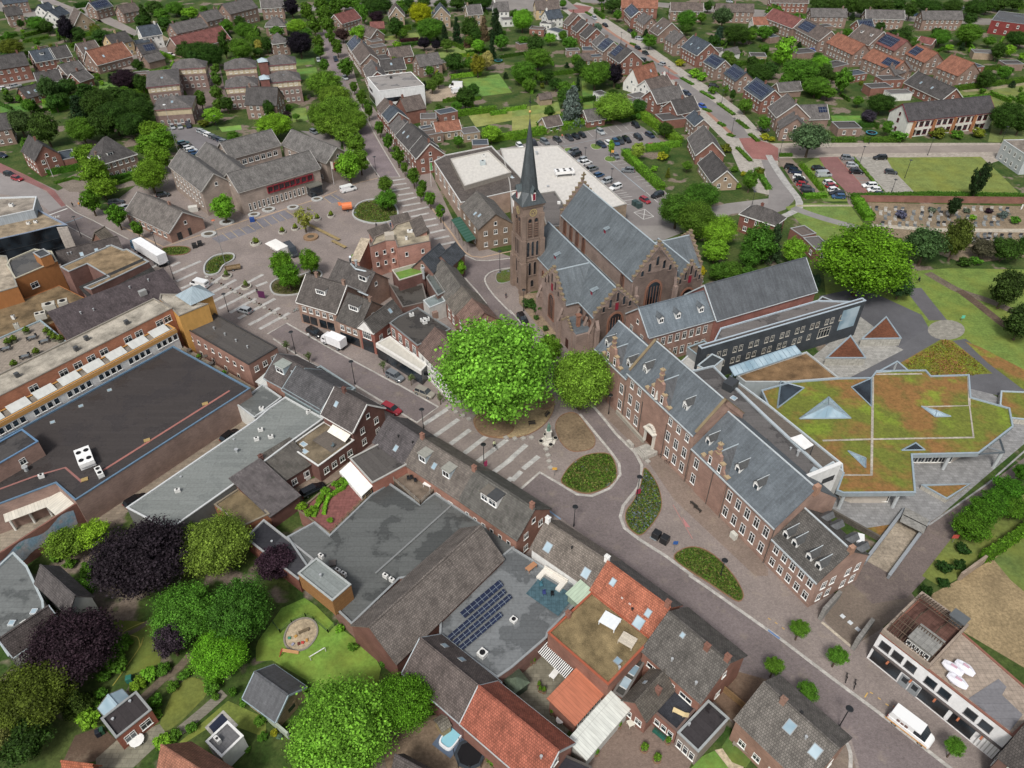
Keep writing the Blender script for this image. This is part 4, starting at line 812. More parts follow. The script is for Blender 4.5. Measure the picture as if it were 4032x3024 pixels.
sheet('lawn',[(1970,1080),(2300,1230),(2300,1400),(1900,1250),(1560,1470),(1500,1480)],'grass','#6b7a24',.03);strip('path',[(840,240),(850,310),(960,490),(1130,490),(1250,420),(1330,370)],.8,'slabs','#6d6250',.04,sm=2);strip('path',[(1230,1060),(1400,900),(1560,780),(1650,680)],1.3,'slabs','#6f6250',.04)
T('23');sheet('yard',[(640,1560),(830,1340),(960,1190),(1230,1170),(1560,1600),(1480,1760),(700,1760)],'paving','#7f6c60',.03)
sheet('patio',[(0,800),(300,560),(560,740),(330,1080),(500,1330),(430,1420),(60,1060)],'slabs','#7f7a68',.03);sheet('yard',[(1720,1060),(1930,820),(2212,900),(2212,1000),(2000,1180),(1920,1270)],'paving','#7a6350',.03)
sheet('artificial_lawn',[(1810,1480),(1900,1340),(2060,1430),(2130,1500),(2020,1659),(1900,1610)],'grass','#3c6424',.04);sheet('artificial_lawn',[(1550,1659),(1640,1560),(1750,1510),(1870,1659),(1850,1760),(1500,1760)],'grass','#4f8a2a',.04);sheet('gravel_strip',[(1750,1505),(1820,1490),(2010,1640),(1960,1720),(1870,1659)],'soil','#b8a888',.035)
# gardens and lots in the upper half
T('20');sheet('lawn',[(0,940),(400,880),(420,960),(0,1080)],'grass','#748a3c',.018);sheet('lawn',[(0,1010),(420,960),(420,1040),(0,1150)],'grass','#8a8f45',.02);sheet('lawn',[(600,700),(700,690),(700,960),(620,980)],'grass','#4f7a26',.018)
T('10');sheet('lawn',[(1830,990),(2212,950),(2212,1040),(1900,1100)],'grass','#8a8f45',.018);sheet('lawn',[(300,940),(430,930),(450,1040),(320,1060)],'grass','#6b8a35',.018);sheet('lawn',[(1750,690),(2100,640),(2212,800),(1900,840)],'grass','#5f8a30',.018);sheet('lawn',[(340,600),(520,580),(540,660),(400,690)],'grass','#55852b',.018);sheet('lawn',[(330,500),(500,500),(510,555),(350,570)],'grass','#4a7327',.018)
sheet('gravel_yard',[(1460,760),(1760,740),(1830,820),(1740,870),(1470,880)],'soil','#a3927c',.018);sheet('lawn',[(1080,320),(1400,280),(1420,330),(1100,350)],'grass','#7a8a3c',.018);sheet('lawn',[(1570,430),(1900,390),(1900,480),(1580,500)],'grass','#748a3c',.018);sheet('car_park',[(380,1130),(700,1150),(740,1220),(720,1340),(620,1250)],'asphalt','#7c7674',.02)
T('00');sheet('car_park',[(1400,1100),(1700,1100),(1960,1210),(1960,1260),(1700,1340),(1560,1240)],'asphalt','#757173',.02);sheet('road',[(620,60),(760,90),(830,180),(1000,170),(1190,270),(1120,290),(900,200),(600,80),(340,10),(400,-30)],'asphalt','#8d8580',.018);sheet('paved_drive',[(1400,300),(1530,370),(1450,480),(1330,480),(1200,470)],'slabs','#98896f',.016);sheet('road',[(1140,420),(1560,400),(1500,470),(1200,600),(730,600),(520,660),(0,760),(0,800),(-50,700),(500,640),(1100,560)],'asphalt','#857c76',.02)
sheet('courtyard',[(1590,760),(1700,640),(1820,500),(1900,560),(1940,760),(2000,950),(1700,1010),(1640,860)],'paving','#756660',.018);sheet('lawn',[(0,900),(200,890),(260,960),(0,990)],'grass','#4c7d26',.018);sheet('lawn',[(360,900),(560,880),(580,950),(380,960)],'grass','#4c7d26',.018);sheet('lawn',[(850,700),(1000,720),(1040,790),(860,800)],'grass','#55852b',.018);sheet('lawn',[(1890,1100),(2080,1080),(2090,1120),(1920,1140)],'grass','#6c9c38',.018);sheet('front_garden',[(480,1580),(700,1480),(1000,1400),(1180,1600),(900,1659),(600,1659)],'soil','#7b7064',.018)
T('30');sheet('road',[(0,95),(380,110),(800,150),(1300,190),(2260,230),(2260,180),(1300,130),(820,110),(400,70),(0,60)],'asphalt','#857f78',.018);sheet('lawn',[(540,1000),(800,1000),(920,1060),(560,1060)],'grass','#4f8a26',.018)
T('20');sheet('road',[(600,20),(1260,60),(1700,100),(2212,160),(2212,90),(1260,20),(560,-30)],'asphalt','#857f7a',.02)
T('o');sheet('road',[(1210,-12),(1250,20),(1150,25),(900,12),(800,18),(560,28),(540,20),(900,-5)],'asphalt','#857f7a',.016);sheet('road',[(-20,-10),(50,20),(130,25),(170,10),(200,14),(260,50),(300,70),(290,78),(190,30),(100,45),(-20,20)],'asphalt','#857f7a',.016)
# ================================================================ BUILDINGS OF ANY OUTLINE
class Pb:
    def __init__(s,label,pts,h,wall='brick',wc='#7d675c',rt='bitumen',rc='#55524f',rim='#9a9c9c',par=.3,z0=0,cat='building',name='building',root=None,win=(),wcol='#e9e9e4',hh=None,group=None):
        P=[g(x,y,h)for x,y in pts];n=len(P)
        if sum(P[i].x*P[(i+1)%n].y-P[(i+1)%n].x*P[i].y for i in range(n))<0:P.reverse()
        FOOT.append([(p.x,p.y)for p in P]);s.P=P;s.h=h;s.z0=z0;I=MI;s.root=root or empty(name,MT((P[0].x,P[0].y,0)));s.M=I;zt=h+par
        m=MB();m2=MB();m3=MB()
        for i in range(n):
            a,b=P[i],P[(i+1)%n];m.face([(a.x,a.y,z0),(b.x,b.y,z0),(b.x,b.y,zt),(a.x,a.y,zt)])
            c_,d_=P[i-1],P[(i+2)%n];d=(b-a).normalized();nv=Vector((-d.y,d.x,0));dp=(a-c_).normalized();np_=Vector((-dp.y,dp.x,0));dn=(d_-b).normalized();nn=Vector((-dn.y,dn.x,0))
            ia=(np_+nv);ia=ia/max(.3,ia.dot(nv));ib=(nn+nv);ib=ib/max(.3,ib.dot(nv));o1,o2=-.06,.26
            A0,B0,A1,B1=a+ia*o1,b+ib*o1,a+ia*o2,b+ib*o2;k=zt+.06+i*1e-4
            m3.face([(A0.x,A0.y,k),(B0.x,B0.y,k),(B1.x,B1.y,k),(A1.x,A1.y,k)]);m3.face([(A0.x,A0.y,k-.18),(B0.x,B0.y,k-.18),(B0.x,B0.y,k),(A0.x,A0.y,k)]);m3.face([(B1.x,B1.y,h),(A1.x,A1.y,h),(A1.x,A1.y,k),(B1.x,B1.y,k)])
        for t in tess(P):
            q=[Vector((P[i].x,P[i].y,h+.05))for i in t]
            if(q[1]-q[0]).cross(q[2]-q[0]).z<0:q.reverse()
            m2.face(q)
        m.obj('wall',wall,s.root,wc,I);m2.obj('roof',rt,s.root,rc,I)
        if rim:m3.obj('roof_edge','paint',s.root,rim,I)
        if root is None:tag(s.root,label,cat,group)
        # (px_a, px_b, n, z, size, style)
        for e in win:s.row(*e)
        s.wcol=wcol
    def row(s,a,b,n,z,sz=(1.1,1.35),style='white',col='#e9e9e4',f=0.):
        """n windows along the wall between two roof-level pixels"""
        A,B=g(a[0],a[1],s.h),g(b[0],b[1],s.h);d=(B-A);L=d.length;d.normalize()
        for i in range(n):
            p=A+d*(L*(i+.5)/n);p.z=z;me=door_mesh()if style=='door' else win_mesh(min(sz[0],L/n*.95),sz[1],style);link('door' if style=='door' else 'window',me,s.root,col,frame(p,d)@MT((0,-.02-f,0)))
    def band(s,a,b,z0,z1,col,off=.06,mat='paint',name='band'):
        A,B=g(a[0],a[1],s.h),g(b[0],b[1],s.h);d=B-A;m=MB();m.box(0,d.length,-off,0,z0,z1,bot=True);A.z=0;return m.obj(name,mat,s.root,col,frame(A,d))
    def unit(s,x,y,sx_=1.,sy_=.5,sz_=.8,rot=0.,col='#d8d8d4',name='air_conditioner',fans=1,dz=.1,mat='paint'):
        P=g(x,y,s.h+.3);P.z=s.h+dz;m=MB();m.box(-sx_/2,sx_/2,-sy_/2,sy_/2,0,sz_,bot=True)
        for i in range(fans):
            r,c_=(i%2,i//2)if fans>2 else(0,i);nx=max(1,(fans+1)//2 if fans>2 else fans);ny=2 if fans>2 else 1
            m.cyl(-sx_/2+(c_+.5)*sx_/nx,-sy_/2+(r+.5)*sy_/ny,sz_,sz_+.06,min(sx_/nx,sy_/ny)*.36,n=10,m=1)
        if dz>.2:
            for q in(-1,1):m.box(q*sx_*.42-.04,q*sx_*.42+.04,-sy_/2,sy_/2,-dz+.06,0,0)
        return m.obj(name,[mat,'tyre'],s.root,col,MT(P)@RZ(rot))
    def pipe(s,x,y,hh=.6,r=.14,col='#b8bcbe'):
        P=g(x,y,s.h+.3);m=MB();m.cyl(0,0,0,hh,r,n=7);m.cyl(0,0,hh,hh+.12,r*1.5,n=7);P.z=s.h;m.obj('vent_pipe','metal',s.root,col,MT(P))
    def sky(s,x,y,w_=1.,l_=1.3,rot=0.,col='#c4cacd',hh=.35):
        P=g(x,y,s.h+.3);P.z=s.h;m=MB();m.box(-w_/2,w_/2,-l_/2,l_/2,0,hh,0);m.face([(-w_/2+.1,-l_/2+.1,hh+.01),(w_/2-.1,-l_/2+.1,hh+.01),(w_/2-.1,l_/2-.1,hh+.01),(-w_/2+.1,l_/2-.1,hh+.01)],1);m.obj('skylight',['paint','pale_glass'],s.root,col,MT(P)@RZ(rot))
RT=.63
# ---- big dark roofed supermarket, lower left
T('02')
sm_=Pb('large brick supermarket with dark flat roof and blue roof edge, lower left of the photo',[(655,1015),(2165,45),(1500,-319),(90,440),(-60,520),(-500,740),(-500,1235),(485,865)],6,wc='#8a7166',rt='felt',rc='#403b3a',rim='#5b7a94')
strip('painted_line',[(890,750),(1985,60)],.45,'asphalt','#a0655c',.07,h=6.0,kind=None);o=bpy.data.objects['painted_line'];o.parent=sm_.root;o.matrix_basis=WM[sm_.root.name].inverted()
strip('painted_line',[(-40,925),(300,800),(565,725),(710,850)],.4,'asphalt','#94635c',.07,h=6.0,kind=None);o=bpy.data.objects['painted_line.001'];o.parent=sm_.root;o.matrix_basis=WM[sm_.root.name].inverted()
sm_.unit(745,660,4.6,2.5,.8,-.95,'#e8e8e6',fans=4,dz=.8);sm_.unit(865,775,2.4,1.,.8,-.9,'#e0e0dc',fans=2,dz=.3);sm_.unit(360,800,.9,.6,.7,.5,'#d6d6d2');sm_.pipe(225,740,.9,.35);sm_.unit(1268,480,1.1,.8,.12,.5,'#a58a4c','crate',0);sm_.unit(1770,165,1.1,.8,.12,.5,'#a58a4c','crate',0);sm_.unit(728,820,1.1,.8,.15,.5,'#a58a4c','crate',0)
for q in((450,322),(695,182),(943,45)):sm_.sky(q[0],q[1],.9,.9,.6,'#8f9290',.12)
b_=Bl((-320,885),(337,507),(205,397),9.2,'flat',wc='#8f7265',rt='bitumen',rc='#4a4746',rim='#5b82a6',z0=6,win={'s':(2,1,[6.8])},root=sm_.root)
# canopy
rt_=empty('canopy',MT(g(300,1100,0)));m=MB();q=[g(*p,h=3.6+dz)for p,dz in(((10,1062),.6),((480,878),.6),((400,1063),0),((45,1195),0))];m.slab([(p.x,p.y,p.z)for p in q],.1);q=[g(*p,h=3.6+dz)for p,dz in(((480,878),.6),((650,1022),.6),((500,1153),0),((400,1063),0))];m.slab([(p.x,p.y,p.z)for p in q],.1)
m.obj('roof','sheet_metal',rt_,'#cfcabb',MI)
for x,y in((140,1262),(305,1198),(455,1138)):P=g(x,y);m=MB();m.cyl(P.x,P.y,0,3.7,.22,n=10);m.obj('post','paint',rt_,'#d5d5d0',MI)
tag(rt_,'cream ribbed canopy on three white posts at the supermarket corner','canopy')
P0,P1=g(655,1015,5.6),g(-600,1830,5.6);d=P1-P0;m=MB();m.box(0,d.length,-.15,.15,0,5.3);ww=m.obj('boundary_wall','brick',None,'#7a5246',frame((P0.x,P0.y,0),d));tag(ww,'tall red brown brick wall with a faded pastel mural beside the lane','wall')
mt=N('mural');p_=mt.n('NewGeometry').outputs['Position'];c=mt.mix(mt.ramp(mt.noise(p_,.35,4),0,1,.4,.6),C('#b9b3b4'),C('#8fa9bb'));c=mt.mix(mt.ramp(mt.noise(p_,.6,4),0,1,.55,.65),c,C('#5f9aa0'));c=mt.mix(mt.ramp(mt.noise(p_,.45,3),0,1,.62,.7),c,C('#b79f96'));mt.out(mt.mul(c,mt.ramp(mt.noise(p_,3,4),.8,1.1)),.9)
m=MB();L_=20.;pts=[(1+i*.9,3.3+1.5*sin(i*.8)*.4+1.1)for i in range(20)]+[(18.5-i*.9,1.5+.35*sin(i*1.3))for i in range(20)];m.face([(x,-.17 if False else .17,z)for x,z in pts][::-1]);m.obj('mural','mural',ww,'#ffffff')
# ---- orange gallery with white skylight strip
T('01')
A=house('long orange brick apartment wing with pale gravel roof above the supermarket',(-420,1990),(1490,1015),(1290,950),11.4,'apartment building',roof='flat',wc='#a3694b',rt='gravel',rc='#a39b8c',rim='#8b8478',win={},name='apartment_building')
A.wins('s',1,1,[9.2],(1.6,1.5),t0=0,t1=1)
for x in(180-1*0,432,557,675,792,1020,1128,1336,1418):t=(x+420)/1910*A.L;A.wins('s',1,1,[9.1],(1.7,1.5),t0=t-1.2,t1=t+1.2)
for u,v in((.3,.5),(.55,.35),(.62,.6),(.8,.4),(.17,.6)):A.unit(u,v,.8,.8,.9,'#4a4c4e','vent_box',False)
B_=Bl((-380,2205),(1520,1190),(1508,1118),8.6,'flat',wall='plaster',wc='#dadad6',rt='gravel',rc='#8a8276',rim='#c9923f',win={},root=A.root);B_.band(7.9,8.7,'#c9923f','s',.12,'paint','fascia')
n_=34
for i in range(n_):
    if i%5!=4:B_.wins('s',1,1,[6.35],(1.55,1.4),t0=B_.L*i/n_,t1=B_.L*(i+1)/n_,style='plain',col='#e9e9e4')
for i in range(9):
    u0,u1=i/9+.006,(i+1)/9-.02;m=MB();L,W=B_.L,B_.W;m.slab([(L*u0,W*.25,8.8),(L*u1,W*.25,8.8),(L*u1,W*.92,9.5),(L*u0,W*.92,9.5)],.08);m.obj('rooflight_or_hole','plaster',A.root,'#c3c6c2',B_.M)
pv=house('square corner pavilion with pale zinc pyramid roof and yellow walls',(1540,893),(1655,968),(1822,880),11.5,'pavilion',roof='pyr',wall='plaster',wc='#c9953f',rt='sheet_metal',rc='#93a5ae',rh=2.2,win={},oh=.5,name='pavilion')
Pb('yellow rendered block below the zinc pyramid roof',[(1487,1018),(1548,1080),(1800,975),(1660,965),(1540,893),(1390,890),(1380,935)],11.,wall='plaster',wc='#cf9a3e',rt='gravel',rc='#a39b8c',rim='#8b8478')
k=house('long dark brown tiled roof hall between the gravel roof and the gallery',(595,1282),(1575,885),None,8.2,'hall',roof='sx',d=7.6,rh=3.4,wc='#6e4f46',rc='#4f4648',win={},name='hall');k.unit(.72,.45,1.6,1.,1.2,'#9a9c9a','vent_box',False)
for u,v in((.2,.6),(.3,.55),(.66,.8),(.83,.8)):k.pipe(u,v)
p9=Pb('brick block with brown gravel roof and a narrow light well',[(525,655),(598,697),(755,628),(942,740),(728,832),(790,850),(1290,610),(1100,500),(1070,508),(965,465)],9.5,wc='#6f5149',rt='gravel',rc='#8c7656',rim='#9aa0a2')
Bl((805,952),(1345,702),None,7.,'sx',root=p9.root,d=3.4,rh=2.6,wc='#6f5149',rc='#3d3c3b',win={},sky=((.3,.5),(.45,.5)))
k=house('low dark tiled roof with skylights behind the gravel roofed block',(545,640),(1060,505),(940,430),6.6,roof='gx',rc='#514a47',wc='#6f5149',win={},rh=2.4,sky=((.35,.2),(.6,.2),(.8,.2)));k.pipe(.15,.3);k.pipe(.2,.3)
house('small stepped gable brick shop front beside the brick street',(800,418),(905,438),(870,370),5.5,'shop',roof='gy',wc='#7a5a4c',rc='#6f665a',win={},rh=2.6)
o8=Pb('orange rendered corner building with roof terrace railing, far left',[(135,757),(497,603),(450,520),(300,500),(90,590),(60,640)],9,wall='plaster',wc='#ad7034',rt='bitumen',rc='#5b5a58',rim='#b9b39c')
o8.row((190,735),(320,680),1,5.2,(1.8,1.5));Bl((352,580),(445,545),None,11.3,'flat',root=o8.root,d=4,z0=9,wall='plaster',wc='#ad7034',rt='bitumen',rc='#45484c',win={})
Pb('orange wing with pale gravel roof and glass roof strip at the left edge',[(-300,960),(155,825),(90,640),(60,560),(-300,540)],9,wall='plaster',wc='#ad7034',rt='gravel',rc='#a79a86',rim='#8e8b80')
Pb('low shop roof covered in brown moss and gravel',[(-300,1120),(140,960),(510,812),(820,965),(440,1150),(-300,1420)],5,wc='#a5652f',rt='gravel',rc='#7a6647',rim=None,win=()).unit(120,1090,.6,.6,1.)
t1=Pb('roof terrace with pale paving and planters',[(-300,1400),(355,1115),(580,1300),(-100,1640),(-300,1700)],6.2,wall='plaster',wc='#8f9597',rt='concrete',rc='#94887a',rim='#8fa3ab')
for i,q in enumerate(((445,1030,2.6,1.8,2.2),(360,1085,2.2,1.6,1.4),(565,1000,2.,1.8,2.1),(510,1060,1.2,.8,1.6),(480,1075,1.2,.8,1.6),(600,1055,.8,.6,.8),(685,1022,.7,.7,.7),(150,1170,1.,.7,1.2))):t1.unit(q[0],q[1],q[2],q[3],q[4],.5,'#b9b5a8',fans=i%2+1,dz=.15)
# theatre with glass front
th_=Pb('theatre with brown gravel roof and dark curved glass front',[(-300,510),(0,420),(250,365),(490,305),(585,297),(300,148),(0,262),(-300,360)],10,wall='glass',wc='#ffffff',rt='gravel',rc='#94836a',rim='#8292a8',par=.5,cat='theatre',name='theatre')
for z in(2,4.5,7):th_.band((-300,510),(0,420),z,z+.1,'#2f3438',.08);th_.band((0,420),(250,365),z,z+.1,'#2f3438',.08);th_.band((250,365),(490,305),z,z+.1,'#2f3438',.08)
th_.unit(245,272,.8,.6,.6);th_.unit(308,260,.8,.6,.6);th_.band((492,305),(585,297),0,10,'#b3aaa0',.3,'concrete','wall')
Pb('higher theatre roof with pale zinc fascia at the left edge',[(-300,290),(295,165),(322,48),(-300,68)],12,wall='sheet_metal',wc='#a3adb5',rt='gravel',rc='#948a7d',rim='#c3c9cc',par=.4,cat='theatre',name='theatre').unit(100,118,1,.8,.8)
# brick row with dark flat roof, terrace on its south side
br=house('brick row with dark flat roof and round windowed white doors',(1515,1135),(2150,1502),(2395,1352),6.6,'terraced houses',roof='flat',wc='#8a6759',rt='felt',rc='#524e4b',rim='#3c3a39',win={'s':(9,1,[4.2],(.9,1.1)),'e':(3,2)},name='terraced_houses')
for i in range(5):br.doorat('s',.12+.17*i,'#d9d6cc',.95,2.1);br.pipe(.2+.15*i,.5,.5)
Pb('roof terrace with potted plants behind the brick row',[(1490,1345),(1510,1290),(2212,1700),(2180,1790),(2060,1735)],3.6,wall='brick',wc='#8a6759',rt='concrete',rc='#857a66',rim=None)
# ---- grey hall, lower left
T('02')
gh=Pb('long low hall with light grey flat roof and white edge',[(1097,1078),(1465,1272),(2030,872),(2500,520),(2800,305),(2470,120),(2330,215),(2212,318)],4.5,wall='plaster',wc='#6c6c69',rt='felt',rc='#7a7f7c',rim='#c3c6c6',cat='hall',name='hall')
gh.unit(1535,925,.9,.5,.7,.4);gh.pipe(2045,580,.7,.25);gh.pipe(1560,798,.2);gh.pipe(2018,475,.2)
for x,y in((2252,400),(2340,460),(2218,480)):gh.unit(x,y,.9,.5,.7,.4)
T('12');gh.band((0,280),(130,210),4.5,4.9,'#b5b9b9',.3);gh.unit(455,245,.9,.5,.6,.9)
Pb('small grey flat roofed annex with white front beside the long hall',[(-172,182),(-12,300),(225,125),(60,10),(-30,80)],4.1,wall='plaster',wc='#cfcfca',rc='#767a78',rim='#b5b9b9').unit(50,215,.9,.6,.7)
wing=Pb('green zinc clad hall with dark pitched roof and pale metal edges',[(238,45),(552,228),(862,45),(560,-150)],6.3,wall='sheet_metal',wc='#5f6b6b',rc='#4b4a4a',rim='#8a979c',cat='hall',name='hall')
Bl((238,45),(552,228),(862,45),6.4,'gx',root=wing.root,wall='sheet_metal',wc='#5f6b6b',rc='#525153',rh=3,trimc='#8fa0a6',win={},z0=6)
T('11')
zh=house('brown tiled house with white box dormer beside the zinc hall',(80,1600),(300,1720),(590,1545),6,roof='gx',rc='#57504e',wc='#8a6759',win={'e':(2,2)},rh=3.2,trimc='#93a0a6',dorm=((.4,.2,2.6,1.8,'#a9bac0','#8f968f'),),name='house');zh.pipe(.75,.3)
Bl((10,1640),(95,1690),(185,1640),3.,'sx',root=zh.root,rt='sheet_metal',rc='#c3c6c2',rh=.5,win={},wall='plaster',wc='#c9c9c4')
# ---- houses round the red roof garden
T('12')
k=house('tall brick gable house with white awning beside the parked red estate car',(575,258),(832,407),(1112,208),6.4,roof='gx',wc='#6b4a42',rc='#554e4c',rh=3.8,win={'e':(2,2,[1.2,4.],(1.1,1.5))},sky=((.25,.25),),trimc='#dadad6');k.chim(.3,.5)
m=MB();m.slab([(k.L*.35,-.2,5.4),(k.L*.95,-.2,5.4),(k.L*.95,-1.8,4.7),(k.L*.35,-1.8,4.7)],.05);m.obj('awning','plaster',k.root,'#e4dfd2',k.M)
k=house('flat roofed brick annex with mossy roof and timber deck',(540,722),(850,496),(590,338),3.8,'annex',roof='flat',wc='#6b4a42',rt='gravel',rc='#7a6c55',rim='#d3d3cf',win={'s':(4,1,[1.2],(1.2,1.4))},name='annex');k.skyl(.25,.8,1.,1.4,fc='#d0cfc6');k.skyl(.12,.6,1.,1.4,fc='#c0b9a8')
m=MB();m.box(k.L*.45,k.L*.97,k.W*.1,k.W*.75,3.92,4.0);m.obj('deck','wood',k.root,'#6e655c',k.M)
k=house('low house with weathered grey tiles beside the annex',(250,832),(487,683),(355,500),3.2,roof='sx',rc='#5b5751',wc='#6b4a42',rh=1.6,win={'s':(2,1,[.9])},door=('s',.75,'#d6d6d2'));k.chim(-.1,.9)
house('low barn with weathered grey tiles above the parked black estate car',(125,1142),(370,967),(90,700),3.2,'barn',roof='sx',rc='#605a5a',wc='#6a4840',rh=2.,win={},name='barn')
Pb('low mossy flat roof beside the dark garages',[(-360,1050),(-115,1240),(120,1130),(-10,1010),(-130,900)],3.3,wc='#94603f',rt='gravel',rc='#7a6a4b',rim='#8a7f6c')
Pb('dark flat garage roof beside the purple tree',[(-90,1340),(370,1700),(500,1520),(70,1180)],3.2,wc='#7a4a3c',rc='#3f3f44',rim='#9a9c9c',cat='garage',name='garage').pipe(135,1355,.2)
rg=Pb('brick block carrying a roof garden of red paving and box hedges',[(368,1103),(640,1308),(1000,945),(775,760)],3.4,wc='#80594c',rt='concrete',rc='#84504a',rim='#7a6a55')
rg.row((500,1200),(640,1308),1,1.,(1.2,1.2))
k=house('brick house with dark flat roof above a white glazed conservatory',(812,655),(1005,868),(1258,652),5.8,roof='flat',wc='#94604f',rt='bitumen',rc='#56524f',rim='#a9a8a2',win={})
m=MB();m.slab([(0,0,5.4),(k.L,0,5.4),(k.L,-2.4,4.4),(0,-2.4,4.4)],.1,0);m.box(0,k.L,-2.35,-2.25,3.4,4.4,0)
for i in range(5):m.box(i*k.L/4.03,i*k.L/4.03+.12,-2.4,-2.3,3.4,4.4)
m.box(.1,k.L-.1,-2.3,-.1,3.4,4.3,1);m.obj('conservatory',['plaster','glass'],k.root,'#dfe0dc',k.M)
R1=house('dark tiled terrace house at the end next to the flat roof',(1018,502),(1288,692),(1560,470),6,group=None,roof='gx',rc='#544f50',wc='#8a5f50',rh=3.4,win={'w':(2,2)},sky=((.6,.12),));R1.pipe(.5,.3,.5,.12,'#333');R1.pipe(.9,.35,.5,.12,'#333')
R2=house('terrace house with two pale blue dormers facing the flat roofs',(1292,695),(1757,1002),(2040,760),6,roof='gx',rc='#6b635c',wc='#8f6655',rh=3.5,win={'s':(4,1,[2.6])},ch=((.03,.5),(.98,.5)),dorm=((.22,.18,1.8,1.7,'#b5c3c8','#8f8f86'),(.66,.18,1.8,1.7,'#b5c3c8','#8f8f86')),sky=((.42,.22),))
R3=house('long terrace house with two white flat dormers and brick gable at the road',(1760,1004),(2250,1342),(2517,1062),6,roof='gx',rc='#5c5a55',wc='#8f6655',rh=3.6,win={'s':(6,1,[3.2],(.8,1.)),'e':(2,2)},ch=((.97,.5),),dorm=((.33,.2,1.7,1.8,'#dedfdb','#6b655c'),(.47,.2,1.9,1.9,'#dedfdb','#444648')))
T('12')
big=Pb('wide brick warehouse with grey flat roof and dark wet patches',[(270,1330),(690,1950),(830,2085),(1240,1690),(2110,1530),(2225,1440),(2240,1395),(1700,1050),(1550,950),(1420,1045),(1150,862),(1005,958),(640,1312),(510,1200)],3.4,wc='#7b5a50',rc='#5d605f',rim='#8f9496',cat='warehouse',name='warehouse')
for x,y in((565,1495),(710,1620),(760,1650),(1120,1665),(1175,1700)):big.unit(x,y,.9,.5,.8,-.6)
big.unit(660,1545,1.1,1.1,.25,.2,'#57504c','vent_box',0);big.band((1030,1640),(1690,1050),3.4,3.75,'#7d8080',.3,name='roof_kerb')
rr=Pb('fenced roof terrace with chairs behind the dormer terrace',[(1145,800),(1420,1040),(1545,915),(1310,720)],3.9,wall='wood',wc='#5b5146',rt='gravel',rc='#77695a',rim='#7a6d5c')
T('13');ob=house('box with orange boarded walls and grey flat roof on the warehouse',(365,-12),(662,226),(828,88),6.8,'rooftop room',roof='flat',wall='wood',wc='#a5743c',rt='bitumen',rc='#7d8482',rim='#a5aaa8',z0=3.4,win={},name='rooftop_room');ob.pipe(.4,.5)
bn=house('large barn with long brown grey tiled roof, gable towards the lawn',(828,425),(1215,757),(2113,-160),4.6,'barn',roof='gy',wc='#6e4a40',rc='#6c645e',rh=4.4,win={},oh=.2,name='barn')
b2=house('brown tiled barn joined to the orange roofed house',(1285,832),(1782,1264),(2085,905),4.8,'barn',roof='gx',wc='#6e4a44',rc='#5e5450',rh=3.6,win={},sky=((.2,.8),(.5,.8)),name='barn',trimc='#a9b3b8')
b3=house('long house with bright orange red tiled roof above the trampoline',(1786,1270),(2436,1830),(2668,1385),5.2,roof='gx',wc='#7f5649',rc='#98523c',rh=3.9,win={'e':(1,1)},trimc='#b3b9bb',dorm=());b3.pipe(.9,.3)
T('23')
fl=Pb('flat grey roof carrying rows of solar panels and a blue terrace',[(-130,890),(0,800),(300,540),(315,490),(672,125),(450,40),(0,-240),(-97,-159),(-620,400),(-625,522)],3.8,wc='#7b5a50',rc='#74787a',rim='#8f9496')
fl.unit(-255,675,1.2,1.2,.7,-.7,'#d8d8d4');fl.unit(15,380,1.,.9,.5,-.7);m=MB()
for(a,b),w_ in((((-430,345),(-90,60)),.9),(((-545,545),(-60,130)),.6),(((-500,590),(-10,175)),.6),(((-450,635),(-90,330)),.6)):
    A_,B2=g(a[0],a[1],4.3),g(b[0],b[1],4.3);d=B2-A_;m=MB();m.slab([(0,-w_*.6,0),(d.length,-w_*.6,0),(d.length,w_*.6,.3),(0,w_*.6,.3)],.05);m.obj('solar_panel','solar',fl.root,'#fff',frame(A_,d))
sheet('terrace_floor',[(120,155),(400,350),(545,175),(250,0)],'concrete','#44636e',.07,h=3.85,kind=None);o=bpy.data.objects['terrace_floor'];o.parent=fl.root;o.matrix_basis=WM[fl.root.name].inverted()
sh_=house('small pale green metal shed on the blue terrace',(485,155),(575,235),(660,130),5.8,'shed',roof='sx',wall='sheet_metal',wc='#8fa088',rt='sheet_metal',rc='#a9bda3',rh=.4,win={},z0=3.9,name='shed')
T('22')
k=house('long house with brown tiled roof, white rear wall and two skylights',(172,1417),(690,1775),(940,1530),6,roof='gx',wall='plaster',wc='#dcdcd8',rc='#736a61',rh=3.2,win={'s':(3,1,[1.],(1.6,1.6)),'w':(1,1)},sky=((.2,.15,1.3,1.6,'#e6ebee'),(.83,.15,1.3,1.6,'#e6ebee')),ch=((.02,.5),(.99,.5)));k.pipe(.5,.35,.5,.12,'#333')
T('23')
k=house('house with bright orange rear roof slope and skylights',(682,132),(1192,530),(1452,248),6.3,roof='gx',rc='#a25c40',wc='#865c4c',rh=3.4,win={},sky=((.2,.3),(.82,.25),(.78,.06,1.5,1.7,'#e6ebee')),ch=((.98,.5),));k.pipe(.62,.15,.4,.14,'#333')
m=MB();L,W=k.L,k.W;m.slab([(-.3,W+.3,6.3-.3*3.4/(W/2)+.19),(L+.3,W+.3,6.3-.3*3.4/(W/2)+.19),(L+.3,W/2,6.3+3.4+.19),(-.3,W/2,6.3+3.4+.19)],.05);m.obj('roof','tile',k.root,'#5f5b58',k.M)
for u in(.42,.55):k.dormer(u,.2,.35,.6,'#e2e2de')
mg=house('flat mossy gravel roof with red tile edge and two white frames on top',(310,502),(830,952),(1192,540),6,roof='flat',wc='#865c4c',rt='gravel',rc='#83714b',rim='#a5512f',win={},ch=((.02,.42),));mg.skyl(.88,.38,1.,1.);mg.pipe(.96,.3)
m=MB();m.box(-1.3,1.3,-1.1,1.1,.7,.78,bot=True)
